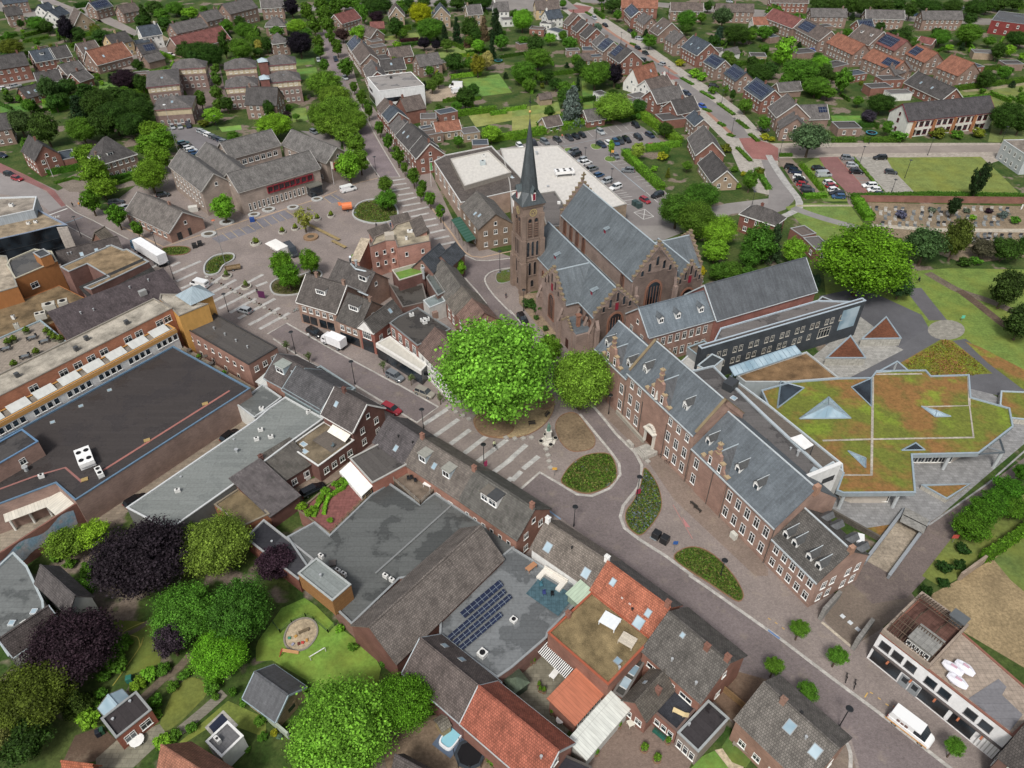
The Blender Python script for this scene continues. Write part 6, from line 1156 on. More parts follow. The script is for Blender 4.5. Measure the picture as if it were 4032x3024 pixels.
def ngable(s,w_,h0,top,roofH,yb,statue=False):
    """shaped gable with pinnacle rising from the facade, slate roof running back"""
    m=MB();y0,y1=-.22,.35;q=w_/2;prof=[(-q,h0),(-q,h0+.5),(-q*.82,h0+.7),(-q*.62,h0+1.6),(-q*.55,h0+2.3),(-q*.34,h0+2.5),(-q*.28,h0+(top-h0)*.62),(-.28,h0+(top-h0)*.66),(-.28,top),(.28,top),(.28,h0+(top-h0)*.66),(q*.28,h0+(top-h0)*.62),(q*.34,h0+2.5),(q*.55,h0+2.3),(q*.62,h0+1.6),(q*.82,h0+.7),(q,h0+.5),(q,h0)]
    low=[(-q,.0),(q,.0)];m.face([(x,y0,z)for x,z in low+prof[::-1]]);m.face([(x,y1,z)for x,z in(low+prof[::-1])[::-1]])
    for(xa,za),(xb,zb)in zip(prof[:-1],prof[1:]):m.face([(xa,y0,za),(xb,y0,zb),(xb,y1,zb),(xa,y1,za)])
    m.face([(-q,y1,0),(-q,y0,0),(-q,y0,h0),(-q,y1,h0)]);m.face([(q,y0,0),(q,y1,0),(q,y1,h0),(q,y0,h0)])
    G_=CV@MT((s,0,0));o=m.obj('shaped_gable','brick',conv,'#8f7062',G_);m=MB()
    for x,z,w2 in((-q*.9,h0+.72,.5),(q*.9,h0+.72,.5),(-q*.44,h0+2.5,.45),(q*.44,h0+2.5,.45),(0,top,.4),(0,top-1.1,.38),(0,h0+(top-h0)*.66,.42)):m.box(x-w2,x+w2,y0-.1,y1+.1,z-.08,z+.14,bot=True)
    m.obj('coping','plaster',o,'#ab9570',G_);m=MB();m.tube((0,.05,top),(0,.05,top+1.3),.04,n=4);m.obj('finial','metal',o,'#2e3236',G_)
    for x in(-q*.36,q*.36):link('window',win_mesh(.75,1.7,'cv'),o,'#efefec',G_@MT((x,y0-.01,h0+.4)))
    r=MB();r.slab([(-q-.1,.1,h0+.1),(0,.1,roofH),(0,yb,roofH),(-q-.1,.1+.1,h0+.1)],.12);r.slab([(0,.1,roofH),(q+.1,.1,h0+.1),(q+.1,.2,h0+.1),(0,yb,roofH)],.12);r.obj('gable_roof','slate',conv,'#626467',G_);r=MB();r.tube((0,.2,roofH+.05),(0,yb,roofH+.05),.12,n=5);r.obj('ridge_flashing','paint',conv,'#a3b1b8',G_)
    if statue:
        m=MB();m.cyl(0,y0-.25,h0+.5,h0+.75,.35,n=8);m.cyl(0,y0-.25,h0+.75,h0+2.,.28,.2,8);m.cyl(0,y0-.25,h0+2.,h0+2.25,.13,.15,8);m.cyl(0,y0-.25,h0+2.25,h0+2.5,.15,.06,8);m.obj('statue','plaster',conv,'#cfccc4',G_)
ngable(-25.7,6.2,10.2,16.4,13.8,4.3);ngable(-10.9,7.2,11.6,18.8,16.,5.,True);ngable(5.8,6.6,8.7,14.6,12.6,5.2)
def cdorm(s,v,z,w_=1.3,hh_=1.5,slope=1.):
    M=CV@MT((s,v,z));q=w_/2;m=MB();dep=hh_/slope;m.box(-q,q,0,dep,-.2,hh_);m.face([(-q,0,hh_),(q,0,hh_),(0,0,hh_+q*1.2)]);d_=m.obj('dormer','plaster',conv,'#e4e4e0',M);m=MB();zt=hh_+q*1.25;d2=zt/slope
    m.slab([(-q-.2,-.2,hh_-.1),(0,-.2,zt+.1),(0,d2,zt+.1),(-q-.2,dep,hh_-.1)],.08);m.slab([(0,-.2,zt+.1),(q+.2,-.2,hh_-.1),(q+.2,dep,hh_-.1),(0,d2,zt+.1)],.08);m.obj('dormer_roof','slate',d_,'#5b5c5c',M);m=MB();m.tube((0,-.2,zt+.12),(0,d2,zt+.12),.07,n=4);m.obj('flashing','paint',d_,'#b5bec2',M);link('window',win_mesh(w_*.75,hh_*.8,'cv'),d_,'#f2f2f0',M@MT((0,-.01,.1)))
for s_ in(-29.6,-22.):cdorm(s_,1.2,11.4,1.2,1.6,.98)
for s_ in(-17.2,-5.2):cdorm(s_,1.4,13.1,1.3,1.6,1.)
for s_ in(1.6,9.2,13.6):cdorm(s_,1.6,10.1,1.2,1.5,.83)
for s_ in(21.9,23.8,26.8,28.7):cdorm(s_,1.,7.2,1.2,1.3,.77)
for s_ in(22.5,24.5,27.5,29.5):
    M=CV@MT((s_,9.4,7.4))@RZ(pi);m=MB();m.slab([(-.8,-.8,1.1),(0,-.8,1.9),(0,2,1.9),(-.8,1.,1.1)],.08);m.slab([(0,-.8,1.9),(.8,-.8,1.1),(.8,1.,1.1),(0,2,1.9)],.08);m.obj('dormer_roof','slate',conv,'#67696b',M)
for q in((20.2,21,6.2,7.2,13.2,15.2),(29.7,30.4,4.9,5.8,10,11.6)):m=MB();m.box(*q);m.obj('chimney','brick',conv,'#94705a',CV)
m=MB();m.box(-1.1,1.1,-.1,0,0,3.,0);m.obj('door','wood',conv,'#5b3423',CV@MT((-10.9,-.25,.6)));m=MB();m.box(-1.6,1.6,-.9,0,3.4,3.7,bot=True);m.box(-1.4,-1.15,-.6,0,0,3.4);m.box(1.15,1.4,-.6,0,0,3.4);n=8;[m.box(1.1*cos(pi*i/n)-.18,1.1*cos(pi*i/n)+.18,-.5,0,3.7+1.*sin(pi*i/n)-.1,3.7+1.*sin(pi*i/n)+.2,bot=True)for i in range(n+1)];m.obj('entrance_porch','plaster',conv,'#d5d0c4',CV@MT((-10.9,-.22,.6)))
# entrance steps and low wall
m=MB()
for i in range(4):m.box(-12.8+i*.0,-6.5,-2.2-(3-i)*.38-.0,-2.2+.0,.0,.16*(i+1))if False else m.box(-11.6+i*.35,-8.6,-3.6+i*.35,-.4,.15*i,.15*(i+1))
m.box(-13.6,-11.9,-3.9,-3.2,0,.9);m.box(-8.6,-8.1,-3.7,-.4,0,.9)
o=m.obj('entrance_steps','slabs',None,'#a9a59c',CV);tag(o,'stone entrance steps in front of the convent door','steps')
wall([(905,255),(1130,505)],.8,.35,'low stone parapet along the convent ramp','#a39d90','plaster','parapet_wall',cap=True)
# ---------------- rear wings
T('21')
k=house('rear brick wing with slate roof and three white dormers beside the church',(1187,1247),(1747,1092),None,8.3,'wing',roof='gx',rt='slate',rc='#6f7b84',wc='#8a6c60',d=9.6,rh=4.3,trimc='#b5bfc4',win={'s':(8,2,[1.2,5.]),'w':(2,2,[1.2,4.9],(1.1,2.))},wsz=(1.05,2.),dorm=tuple((u,.16,1.3,1.4,'#e4e4e0','#5f666b',True)for u in(.22,.48,.84)),name='wing')
k=house('tall slate roofed chapel wing behind the dark modern block',(1772,1102),(2627,852),None,8.6,'wing',roof='gx',rt='slate',rc='#5c6166',wc='#8a5a50',d=11.5,rh=5.6,trimc='#c0c9cd',win={},name='wing')
bk=house('modern block with dark brick front, zinc parapet and slanting end',(1640,1352),(3060,936),None,7.7,'school building',ph=9.7,roof='flat',par=1.95,d=1.2,wc='#3b4045',rt='bitumen',rc='#6d6866',rim='#a9b8c4',win={},name='school_building')
for i in range(18):
    t=.05+i*.047+(.012 if i%2 else 0)
    if t<.88:
        for z in(6.,3.1):bk.wins('s',1,1,[z],(1.,1.5),'#b9b4a8',t0=t*bk.L-.6,t1=t*bk.L+.6)if not(z==3.1 and .7<t)else None
Pb('',[(1700,1385),(3020,990),(2960,955),(2640,945),(1800,1185)],7.5,wall='plaster',wc='#cfcfca',rc='#6d6866',rim='#a9b8c4',root=bk.root)
m=MB();m.box(bk.L*.86,bk.L*.97,-.08,-.02,3.2,8.6);m.obj('glass_panel','pale_glass',bk.root,'#fff',bk.M);link('window',win_mesh(3.4,2.6),bk.root,'#cfc8ba',bk.at('s',bk.L*.77,2.6,.03))
m=MB();m.face([(bk.L,0,9.65),(bk.L,0,.0),(bk.L-.1,0,0)]);m.slab([(bk.L,-.02,9.6),(bk.L+.1,.5,9.6),(bk.L-.1+3.5,.5,9.6),(bk.L+3.5,-.02,9.6)],.2)if False else None
k=house('small flat roofed annex with wet dark roof behind the chapel wing',(2560,1010),(2680,1060),(2860,985),5,'annex',roof='flat',wall='plaster',wc='#c9c9c4',rt='bitumen',rc='#4d4741',rim='#aab4ba',win={},name='annex')
k=house('white block end with zinc edges beside the wooden roof deck',(1600,1510),(1700,1560),(1790,1440),8.6,'annex',roof='flat',wall='plaster',wc='#d3d0c8',rt='bitumen',rc='#3e4346',rim='#a9b5ba',win={'s':(1,2),'w':(2,2)},name='annex')
dk=house('raised timber roof deck with glass railings behind the convent',(1510,1370),(1600,1440),(1680,1330),4.6,'deck',roof='flat',wall='plaster',wc='#8b8f90',rt='wood',rc='#776a5c',rim='#8fa3ab',win={},name='roof_deck',par=.9)
house('low white flat roof between convent and rear wing',(1430,1500),(1560,1560),(1640,1440),3.2,'annex',roof='flat',wall='plaster',wc='#cfcfca',rt='bitumen',rc='#b3b1ac',rim='#c9cfd2',win={},name='annex')
T('32')
st=Pb('long dark flat roofed block with white end wall behind the convent',[(268,832),(470,745),(0,312),(-320,5),(-475,-150),(-685,-98),(-560,30),(-330,260)],10.6,wall='plaster',wc='#d9d9d5',rt='bitumen',rc='#625f5e',rim='#a9b5bc',name='school_building',cat='school building')
st.unit(-330,25,2.6,2.,1.6,.8,'#3c4044','plant_box',0);st.pipe(255,610,1.2,.22);st.sky(-295,115,1.1,1.1,.7,'#c9cccc',.2);st.pipe(195,560,.5);st.unit(395,755,1.3,.9,.6,.8,'#9aa6ac','vent_box',0)
P0,P1=g(268,832,11.2),g(625,692,11.2);d=P1-P0;m=MB();m.box(0,d.length,-.25,.25,0,11.4);m.box(-.1,d.length+.1,-.35,.35,11.4,11.55,1);o=m.obj('end_wall',['plaster','paint'],st.root,'#dcdcd9',frame((P0.x,P0.y,0),d))
for z in(2.2,5.,8.):m=MB();m.box(d.length*.62,d.length*.92,-.3,-.26,z,z+.35 if z<8 else z+1.2);m.obj('window','glass',st.root,'#fff',frame((P0.x,P0.y,0),d))
tr_=Pb('roof terrace strip with planters and white canopy behind the dark block',[(470,745),(560,690),(645,770),(640,700),(0,185),(-330,-60),(-325,0),(0,310)],8.6,wall='plaster',wc='#cfcfcb',rt='wood',rc='#6e655c',rim='#b4bfc4',name='roof_terrace',cat='terrace')
rt_=empty('canopy',MT(g(295,500,8.6)));q=[g(x,y,11.3)for x,y in((192,465),(318,565),(395,525),(290,432))];m=MB();m.slab([(p.x,p.y,11.3)for p in q],.15);m.obj('roof','plaster',rt_,'#e6e6e4',MI);m=MB();[m.box(p.x-.05,p.x+.05,p.y-.05,p.y+.05,8.6,11.2)for p in q[1:3]];m.obj('post','metal',rt_,'#44484c',MI);tag(rt_,'white square canopy on the roof terrace strip','canopy')
# green roof building: roof slab on columns over glazed walls
gr=Pb('sprawling school building with sedum green roof, zinc edge and slanted columns',[(590,925),(650,950),(1272,945),(1243,618),(1820,605),(2115,375),(2085,215),(1750,122),(1735,-74),(1405,-64),(1360,-114),(935,-109),(890,-49),(620,-44),(200,-12),(-60,60),(0,195),(560,690),(645,775)],4.6,wall='plaster',wc='#8d979b',rt='sedum',rc='#888',rim='#8fa0ab',z0=3.9,par=.25,name='school_building',cat='school building')
Pb('',[(770,900),(1090,900),(1100,850),(1100,560),(1640,560),(1780,480),(1950,330),(1900,250),(1600,160),(1600,0),(700,0),(200,60),(100,200),(620,720),(660,860)],3.9,wall='plaster',wc='#b9afa2',rt='bitumen',rc='#555',rim=None,root=gr.root,win=(((660,860),(1090,900),7,.4,(1.9,2.9)),((1100,560),(1640,560),9,.4,(1.9,2.9))))
for i,(pts)in enumerate((((905,-60),(902,240),(898,480),(893,790),(645,790)),((470,492),(900,480),(1775,465),(1740,190),(1340,200)),((1740,190),(1730,-60)),((930,-80),(1330,-85)))):strip('gravel_line',pts,.45,'soil','#a79f90',.09,h=4.6,kind=None);o=bpy.data.objects['gravel_line'+('' if i==0 else '.%03d'%i)];o.parent=gr.root;o.matrix_basis=WM[gr.root.name].inverted()
def tri(pts,h,hh_,root,mat='pale_glass',col='#ffffff',rim='#7f929e',name='rooflight_or_hole',apex=None,z0=None):
    P=[g(x,y,h)for x,y in pts];c=sum(P,Vector())/3 if apex is None else g(apex[0],apex[1],h+hh_);m=MB();e=MB()
    c=Vector((c.x,c.y,h+hh_))
    if(P[1]-P[0]).cross(P[2]-P[0]).z<0:P.reverse()
    for i in range(3):
        a,b=P[i],P[(i+1)%3]
        if hh_>.3:m.face([a,b,c])
        e.tube(a+Vector((0,0,.1)),b+Vector((0,0,.1)),.16,n=4)
        if hh_>.3:e.tube(a+Vector((0,0,.1)),c,.08,n=4)
        for k in(.25,.5,.75):
            if hh_>.3:e.tube(a.lerp(b,k)+Vector((0,0,.05)),c,.035,n=4)
    if hh_<=.3:m.face([p+Vector((0,0,.07))for p in P])
    o=m.obj(name,mat,root,col,MI);e.obj('frame','paint',o,rim,MI);return o
tri([(272,303),(715,297),(525,115)],4.65,1.6,gr.root);tri([(690,580),(840,725),(842,642)],4.65,.8,gr.root);tri([(1325,195),(1445,285),(1578,282)],4.65,.8,gr.root);tri([(80,210),(310,35),(110,-20)],4.65,.1,gr.root,'glass');tri([(720,28),(893,195),(895,-50)],4.65,.1,gr.root,'glass');tri([(1152,575),(1355,572),(1275,510)],4.65,.1,gr.root,'glass')  # last two flat dark panes paint the shade of open holes in the roof
m=MB()
for a,b in(((1820,605),(2040,590)),((2040,590),(2005,480)),((2040,590),(1900,545))):A_,B2=g(*a,4.5),g(*b,4.5);m.tube(A_,B2,.22,n=4)
m.obj('edge_beam','paint',gr.root,'#4a5359',MI)
for(a,b)in(((1568,625),(1510,735)),((2030,600),(1945,722)),((645,958),(610,1072)),((1130,958),(1075,1065))):B2=g(*b);A_=Vector((B2.x+.0,B2.y,4.2));m=MB();m.tube(B2,A_,.32,n=10);m.obj('column','paint',gr.root,'#b4babc',MI)
T('31')
Pb('flat brown gravel roof wing with white pebble edge',[(-272,1592),(0,1500),(330,1390),(612,1616),(170,1650),(-200,1650)],4.4,wall='plaster',wc='#9aa3a6',rt='gravel',rc='#7f623f',rim='#aeb4b4',name='school_building',cat='school building')
q=[g(x,y,5.)for x,y in((-340,1540),(225,1350),(290,1395),(-290,1592))];m=MB();m.slab([(p.x,p.y,5.+(.8 if i>0 and i<2 or i==0 else 0))for i,p in enumerate(q)],.1);gl_=m.obj('glazed_roof','pale_glass',None,'#fff',MI);tag(gl_,'long blue glazed roof strip between dark block and gravel roof','glass roof');m=MB()
for i in range(15):k=i/14;m.tube(q[0].lerp(q[1],k)+Vector((0,0,.85)),q[3].lerp(q[2],k)+Vector((0,0,.1)),.06,n=4)
for a,b in((0,1),(3,2)):m.tube(q[a]+Vector((0,0,.85 if a==0 else .1)),q[b]+Vector((0,0,.85 if a==0 else .1)),.1,n=4)
m.box(q[0].x+.5,q[0].x+.8,q[0].y-1,q[0].y-.7,0,5);m.obj('glazing_bars','paint',gl_,'#7d95a5',MI)
for lab,pts in(('far triangular courtyard roof with dark red sedum and zinc edge',[(805,1275),(1152,1270),(1020,1080)]),('near triangular courtyard roof with dark red sedum and zinc edge',[(497,1440),(845,1440),(712,1243)])):Pb(lab,pts,1.9,wall='concrete',wc='#a9a69c',rt='soil',rc='#6b3f28',rim='#8f9fa9',par=.2,name='rooflight_box',cat='planted roof')
tf=empty('triangular_frame',MT(g(1115,1500)));m=MB();q=[g(935,1560,4.6),g(1118,1462,4.6),g(1215,1545,4.6)];[m.tube(q[i],q[(i+1)%3],.2,n=4)for i in range(3)];m.obj('beam','paint',tf,'#8fa0ab',MI);m=MB();m.tube(Vector((q[1].x,q[1].y,0)),q[1],.2,n=8);m.obj('post','paint',tf,'#b4babc',MI);tag(tf,'triangular zinc roof frame above the sedum bank','frame')
T('32')
Pb('sunken triangular planter with green sedum and pale concrete walls',[(1325,877),(1745,868),(1545,1000)],.9,wall='concrete',wc='#b5b0a4',rt='sedum',rc='#888',rim='#8f9fa9',par=.2,name='planter',cat='planter')
Pb('raised sedum bed with concrete wall at the right edge',[(2010,65),(2400,80),(2400,330),(2100,300),(2000,180)],1.2,wall='concrete',wc='#b5b0a4',rt='sedum',rc='#888',rim='#9fb0b8',par=.2,name='planter',cat='planter')
sheet('ramp',[(850,1530),(1180,1090),(1385,1195),(1050,1640)],'soil','#988b78',.032)
rmp=empty('garage_ramp',MT(g(1100,1300)));
for a,b in(((840,1525),(1180,1078)),((1180,1078),(1388,1190)),((1388,1190),(1050,1650))):
    A_,B2=g(*a,1.),g(*b,1.);d=B2-A_;m=MB();m.box(0,d.length,-.2,.2,0,1.);m.box(-.1,d.length+.1,-.25,.25,1.,1.08,1);m.obj('retaining_wall',['concrete','paint'],rmp,'#8f959a',frame((A_.x,A_.y,0),d))
A_,B2=g(1140,1185),g(1345,1290);d=B2-A_;m=MB();m.box(0,d.length,-.05,.15,0,1.7);m.obj('garage_door','metal',rmp,'#22262a',frame(A_,d));q=[g(1140,1185,1.7),g(1345,1290,1.7),g(1385,1190,1.2),g(1180,1080,1.2)];m=MB();m.slab([(p.x,p.y,1.7)for p in q],.12);m.obj('ramp_roof','concrete',rmp,'#8c8a84',MI);tag(rmp,'concrete ramp down to a dark garage door beside the green roof','ramp')
m_=wall([(525,1115),(945,1350)],1.1,.3,'dark retaining wall between terrace and ramp yard','#5e5850','concrete','retaining_wall',cap=True)
# ================================================================ THE TOWN
T('11')
k=house('brown tiled corner house with recessed roof window by the square',(357,943),(690,1042),None,6,roof='gx',rc='#57514d',wc='#8a6f60',d=10,rh=4.6,win={'s':(5,1,[3.6]),'e':(2,2)},trimc='#e2e0da',dorm=((.5,.22,2.8,1.5,'#e6e6e2'),),ch=((.25,.5),(.95,.5)))
k.pipe(.5,.75,.4,.12,'#333')
for t in(.15,.35,.6,.8):m=MB();m.box(k.L*t-1,k.L*t+1,-.06,0,.4,2.6);m.obj('shop_window','glass',k.root,'#fff',k.M)
k=house('brown tiled shop house with wide white dormer and estate agent window',(700,1108),(890,1180),None,5.6,'shop house',roof='gx',rc='#54504c',wc='#8a6f60',d=10,rh=4.4,win={'s':(3,1,[3.4])},dorm=((.5,.25,2.8,1.5,'#e6e6e2'),),ch=((.98,.5),))
m=MB();m.box(.4,k.L-.4,-.08,0,.3,2.6);m.obj('shop_window','glass',k.root,'#fff',k.M)
k=house('brick shop with white triangular pediment and tall glazed entrance',(885,1165),(1020,1218),(1278,1048),6,'shop',roof='gy',rc='#56524e',wc='#8a5346',rh=2.4,win={'s':(1,1,[3.6],(2.4,1.8)),'e':(3,1,[3.])},sky=((.75,.75),))
m=MB();m.face([(-.2,-.25,6),(k.L+.2,-.25,6),(k.L/2,-.25,8.7)]);m.box(-.2,k.L+.2,-.3,0,5.7,6);m.obj('pediment','plaster',k.root,'#e3e1dc',k.M);m=MB();m.box(k.L*.15,k.L*.85,-.1,0,.1,3.2);m.obj('shop_window','glass',k.root,'#fff',k.M)
fb=Pb('red brick shop with wet dark flat roof and air conditioners',[(1155,1142),(1395,1337),(1685,1192),(1400,1005),(1230,1085)],6.6,wc='#83564a',rc='#4e4a46',rim='#7b7f80',cat='shop',name='shop',win=(((1155,1142),(1395,1337),4,3.9,(1.3,2.2)),))
for x,y in((1345,1065),(1440,1110),(1460,1130),(1480,1105)):fb.unit(x,y,1.,.6,.8,.5)
fb.unit(1550,1080,1.2,.9,1.6,.5,'#8a6f60','chimney',0)
Pb('single storey shop front with white canopy roof below the red brick shop',[(1040,1315),(1430,1552),(1478,1500),(1400,1440),(1160,1255)],3.7,wall='glass',wc='#fff',rt='plaster',rc='#c3bfb3',rim='#dcdad4',z0=0,cat='shop',name='shop').band((1040,1315),(1430,1552),2.9,3.9,'#d8d6d0',.2)
house('white rendered house with reddish brown tiles under the big plane tree',(1400,1355),(1690,1650),None,6,roof='gx',rc='#69564e',wc='#d9d8d2',wall='plaster',d=9,rh=3.6,win={'s':(6,2)})
k=house('brown tiled house with white dormer and long zinc flue',(630,765),(935,885),(1125,742),5.4,roof='gx',rc='#595451',wc='#8a6f60',rh=3.8,win={'s':(3,1)},dorm=((.82,.25,2.6,1.6,'#e6e6e2'),));k.pipe(.5,.5,1.5,.3)
m=MB();q=[g(820,620,9.5),g(860,665,9.6),g(970,690,8.8),g(1050,785,6)];[m.tube(a,b,.22,n=6)for a,b in zip(q[:-1],q[1:])];m.tube(g(815,600,8),g(812,560,12),.3,n=7);m.obj('flue','metal',k.root,'#b9c4ca',MI)
m=MB();q=[g(720,790,7.5),g(860,850,7),g(970,895,6.5)];[m.tube(a,b,.2,n=6)for a,b in zip(q[:-1],q[1:])];m.obj('flue','metal',k.root,'#b9c4ca',MI)
ap=Pb('pink brick apartment block with pale gravel roof and tiled mansard edges',[(985,480),(1120,430),(1205,425),(1225,487),(1505,432),(1500,330),(1360,240),(1210,290),(1180,330),(1030,395)],9,wc='#a07465',rt='gravel',rc='#a0947c',rim='#7a6f66',cat='apartment building',name='apartment_building',win=(((1000,480),(1205,430),3,6.3,(.8,1.2)),((1000,480),(1205,430),3,3.3,(.8,1.2)),((1225,487),(1505,432),2,6.3,(.8,1.2))))
for a,b,c in(((880,590),(965,500),None),):pass
Bl((1030,425),(1185,365),None,8.2,'sx',root=ap.root,d=2.6,rh=1.8,rc='#5e5650',wc='#a07465',win={});Bl((1210,320),(1350,285),None,8.2,'sx',root=ap.root,d=3,rh=2.,rc='#5e5650',wc='#a07465',win={});Bl((1370,395),(1480,380),(1355,260),8.8,'sy',root=ap.root,rh=1.4,rc='#5e5650',wc='#a07465',win={})
ap.unit(1155,400,2.4,2.,1.6,.2,'#b3a999','stair_top',0);ap.unit(1330,340,1.4,.8,.6);ap.unit(1300,405,.6,.6,.9);Bl((890,600),(985,490),(1120,520),5.5,'sy',root=ap.root,rh=2.5,rc='#b3a48c',wc='#a07465',win={})
house('dark slate coloured gable house behind the roof lawn',(1355,645),(1530,692),(1668,560),6.2,roof='gy',rc='#474c52',wc='#7a5a50',rh=3,win={'e':(1,1)});house('second dark slate coloured gable house at the street corner',(1530,600),(1685,640),(1648,495),6,roof='gy',rc='#474c52',wc='#7a5a50',rh=2.4,win={'s':(2,1)})
rl=Pb('brick block with fenced roof lawn of artificial grass',[(1178,700),(1240,790),(1462,722),(1400,640)],5.6,wc='#66463f',rt='grass',rc='#4c8a2c',rim='#b9b3a4',par=.9)
Pb('low dark flat roof yard building behind the brown tiled houses',[(1150,800),(1270,1005),(1480,955),(1440,800),(1230,830)],3.4,wc='#6d5148',rc='#4f4b46',rim='#77706a');Pb('green grey flat roof between chimneys and the street houses',[(1470,745),(1570,905),(1640,868),(1520,690)],5.,wc='#6d5148',rc='#5f6663',rim='#8b8f8d').pipe(1450,740,3.,.3)
Pb('pale blue grey flat roof above the delivery yard',[(1445,945),(1500,1010),(1640,950),(1590,880)],4.2,wc='#c9c9c4',wall='plaster',rc='#7a8686',rim='#b9c0c0')
for lab,a,b,c,rc in(('long grey speckled tile roof along the church street',(1500,715),(1650,945),(1870,860),'#67635d'),('low grey tiled roof with lichen beside the church street bend',(1645,948),(1725,1055),(1960,940),'#6c655c'),('reddish pantiled roof next to the big plane tree',(1740,1062),(1840,1180),(2060,1060),'#7a6055')):house(lab,a,b,c,4.6,roof='gx',rc=rc,wc='#8a6558',rh=3.2)
k=house('brick cafe with grey tiled roof and green striped terrace awning',(1770,125),(1922,322),(2198,248),6.6,'cafe',roof='gx',rc='#66625d',wc='#7f6a58',rh=3.6,win={'e':(3,2),'s':(3,2)},sky=((.55,.15),(.7,.2)),name='cafe')
q=[g(1685,238,3.),g(1822,432,3.),g(1902,402,3.6),g(1762,212,3.6)];aw=empty('awning',MT(g(1760,330)));m=MB();n=18
for i in range(n):a,b=i/n,(i+1)/n;e=Vector((0,0,.0));m.slab([q[0].lerp(q[1],a),q[0].lerp(q[1],b),q[3].lerp(q[2],b),q[3].lerp(q[2],a)],.08,i%2)
m.obj('canopy',['plaster','paint'],aw,'#2f5a4a',MI);m=MB()
for i in range(5):p=q[0].lerp(q[1],i/4);m.box(p.x-.05,p.x+.05,p.y-.05,p.y+.05,0,3)
m.obj('post','metal',aw,'#2a3030',MI);tag(aw,'green and white striped glazed awning along the cafe','awning')
# supermarket behind the church
T('10');s1=Pb('supermarket with brown tiled mansard ring and pale flat roof',[(1537,1400),(1640,1345),(2035,1268),(2330,1580),(2300,1640),(1770,1760)],6.2,wc='#9a8374',rt='tile',rc='#5c544f',rim='#c9c9c5',cat='supermarket',name='supermarket',win=(((1537,1400),(1770,1760),6,3.4,(1.8,2.4)),))
Pb('',[(1682,1380),(2010,1308),(2205,1495),(1802,1614)],7.4,wall='plaster',wc='#8e877d',rt='plaster',rc='#c9c5bd',rim='#b3aea5',z0=6.2,root=s1.root);s1.unit(1960,1450,1.6,1.,1.4,.3,'#b4c0c2',dz=1.3);s1.unit(1970,1385,1.,.6,.8,.3,dz=1.3)
T('20');s2=Pb('large white flat roofed supermarket hall behind the church',[(-100,1290),(400,1262),(992,1768),(870,1800),(0,1850),(-20,1600),(-40,1500)],6,wc='#8c7a68',rt='plaster',rc='#c9c5be',rim='#a9a6a0',cat='supermarket',name='supermarket')
s2.unit(450,1510,6.,2.4,.9,.2,'#e6e6e4',fans=6,dz=1.);s2.pipe(375,1480,.9,.4);s2.pipe(212,1330,.9,.4);s2.pipe(310,1610,.4,.3)
for i in range(10):s2.unit(-50+i*13,1480+i*0+i*13,.9,1.2,.2,.7,'#b9c9d0','rooflight_or_hole',0)if i<5 else None
T('21');s3=Pb('brown tiled school hall with white gothic dormer behind the tower',[(260,165),(300,310),(440,300),(450,120),(370,0),(240,20)],6.4,wc='#7f6a58',rt='bitumen',rc='#6a6562',rim='#8a8781',name='school_hall',cat='hall');s3.unit(405,95,.9,.9,.6,0,'#e0e0dc','vent_box',0)
# town hall
T('00')
def red_wins(B,ts,z,sz=(1.5,1.7)):
    for t in ts:
        B.wins('s',1,1,[z],sz,'#7d1f28',t0=t*B.L-1,t1=t*B.L+1);m=MB();x=t*B.L
        m.box(x-sz[0]/2-.25,x+sz[0]/2+.25,-.4,-.02,z-.25,z-.1,bot=True);m.box(x-sz[0]/2-.25,x+sz[0]/2+.25,-.4,-.02,z+sz[1],z+sz[1]+.15,bot=True)
        for e in(-1,1):m.box(x+e*(sz[0]/2+.1),x+e*(sz[0]/2+.25),-.4,-.02,z-.1,z+sz[1])
        m.obj('window_surround','paint',B.root,'#8e2030',B.M)
tk=dict(rc='#6b6865',wc='#8f8075',trimc='#a9a6a0')
th=house('town hall of pale brick with grey pitched wings round a courtyard',(1465,1432),(1742,1648),(1985,1560),8,'town hall',roof='gx',rh=4,name='town_hall',win={'s':(9,2,[2.2,5.],(.8,1.6))},**tk)
Bl((1990,1368),(2418,1250),None,7.6,'gx',root=th.root,d=10,rh=3.6,win={'s':(7,2,[1.5,4.6],(1.5,1.6))},**tk);Bl((1700,1335),(2010,1590),None,7.4,'gx',root=th.root,d=8,rh=3,win={},**tk)
T('10');fw=Bl((-150,1658),(548,1452),None,7.4,'gx',root=th.root,d=11,rh=3.8,win={'s':(16,1,[.8],(.7,2.2)),'e':(2,1)},**tk);red_wins(fw,(.36,.43,.5,.57,.64,.7,.78,.86),4.6);ew=Bl((228,1248),(606,1406),None,7.,'gx',root=th.root,d=9.5,rh=3.6,win={'s':(5,2)},**tk)
m=MB();m.box(2.5,4.5,-.4,0,3.8,6);m.obj('window_surround','paint',th.root,'#8e2030',ew.at('e',0,0));m=MB();m.box(2.8,4.2,-.45,-.1,4.1,5.7);m.obj('window','glass',th.root,'#fff',ew.at('e',0,0));m=MB();m.box(fw.L*.87-2,fw.L*.87+2,-2.6,0,0,3.3);m.box(fw.L*.87-2.3,fw.L*.87+2.3,-2.9,0,3.3,3.6,1,bot=True);m.obj('entrance',['glass','metal'],th.root,'#7a7a70',fw.M)
T('01');k=house('low brick hall with wide grey tiled roof beside the brick street',(1085,168),(1460,348),(1726,213),3.4,'hall',roof='gx',rc='#6d6762',wc='#8f6f60',rh=4.,trimc='#b5b5b1',win={'s':(7,1,[1.1],(1.5,1.2))},ch=((.62,.62),),name='hall');k.doorat('e',.25,'#2b2e30',1.4);k.doorat('e',.55,'#2b2e30',.9)
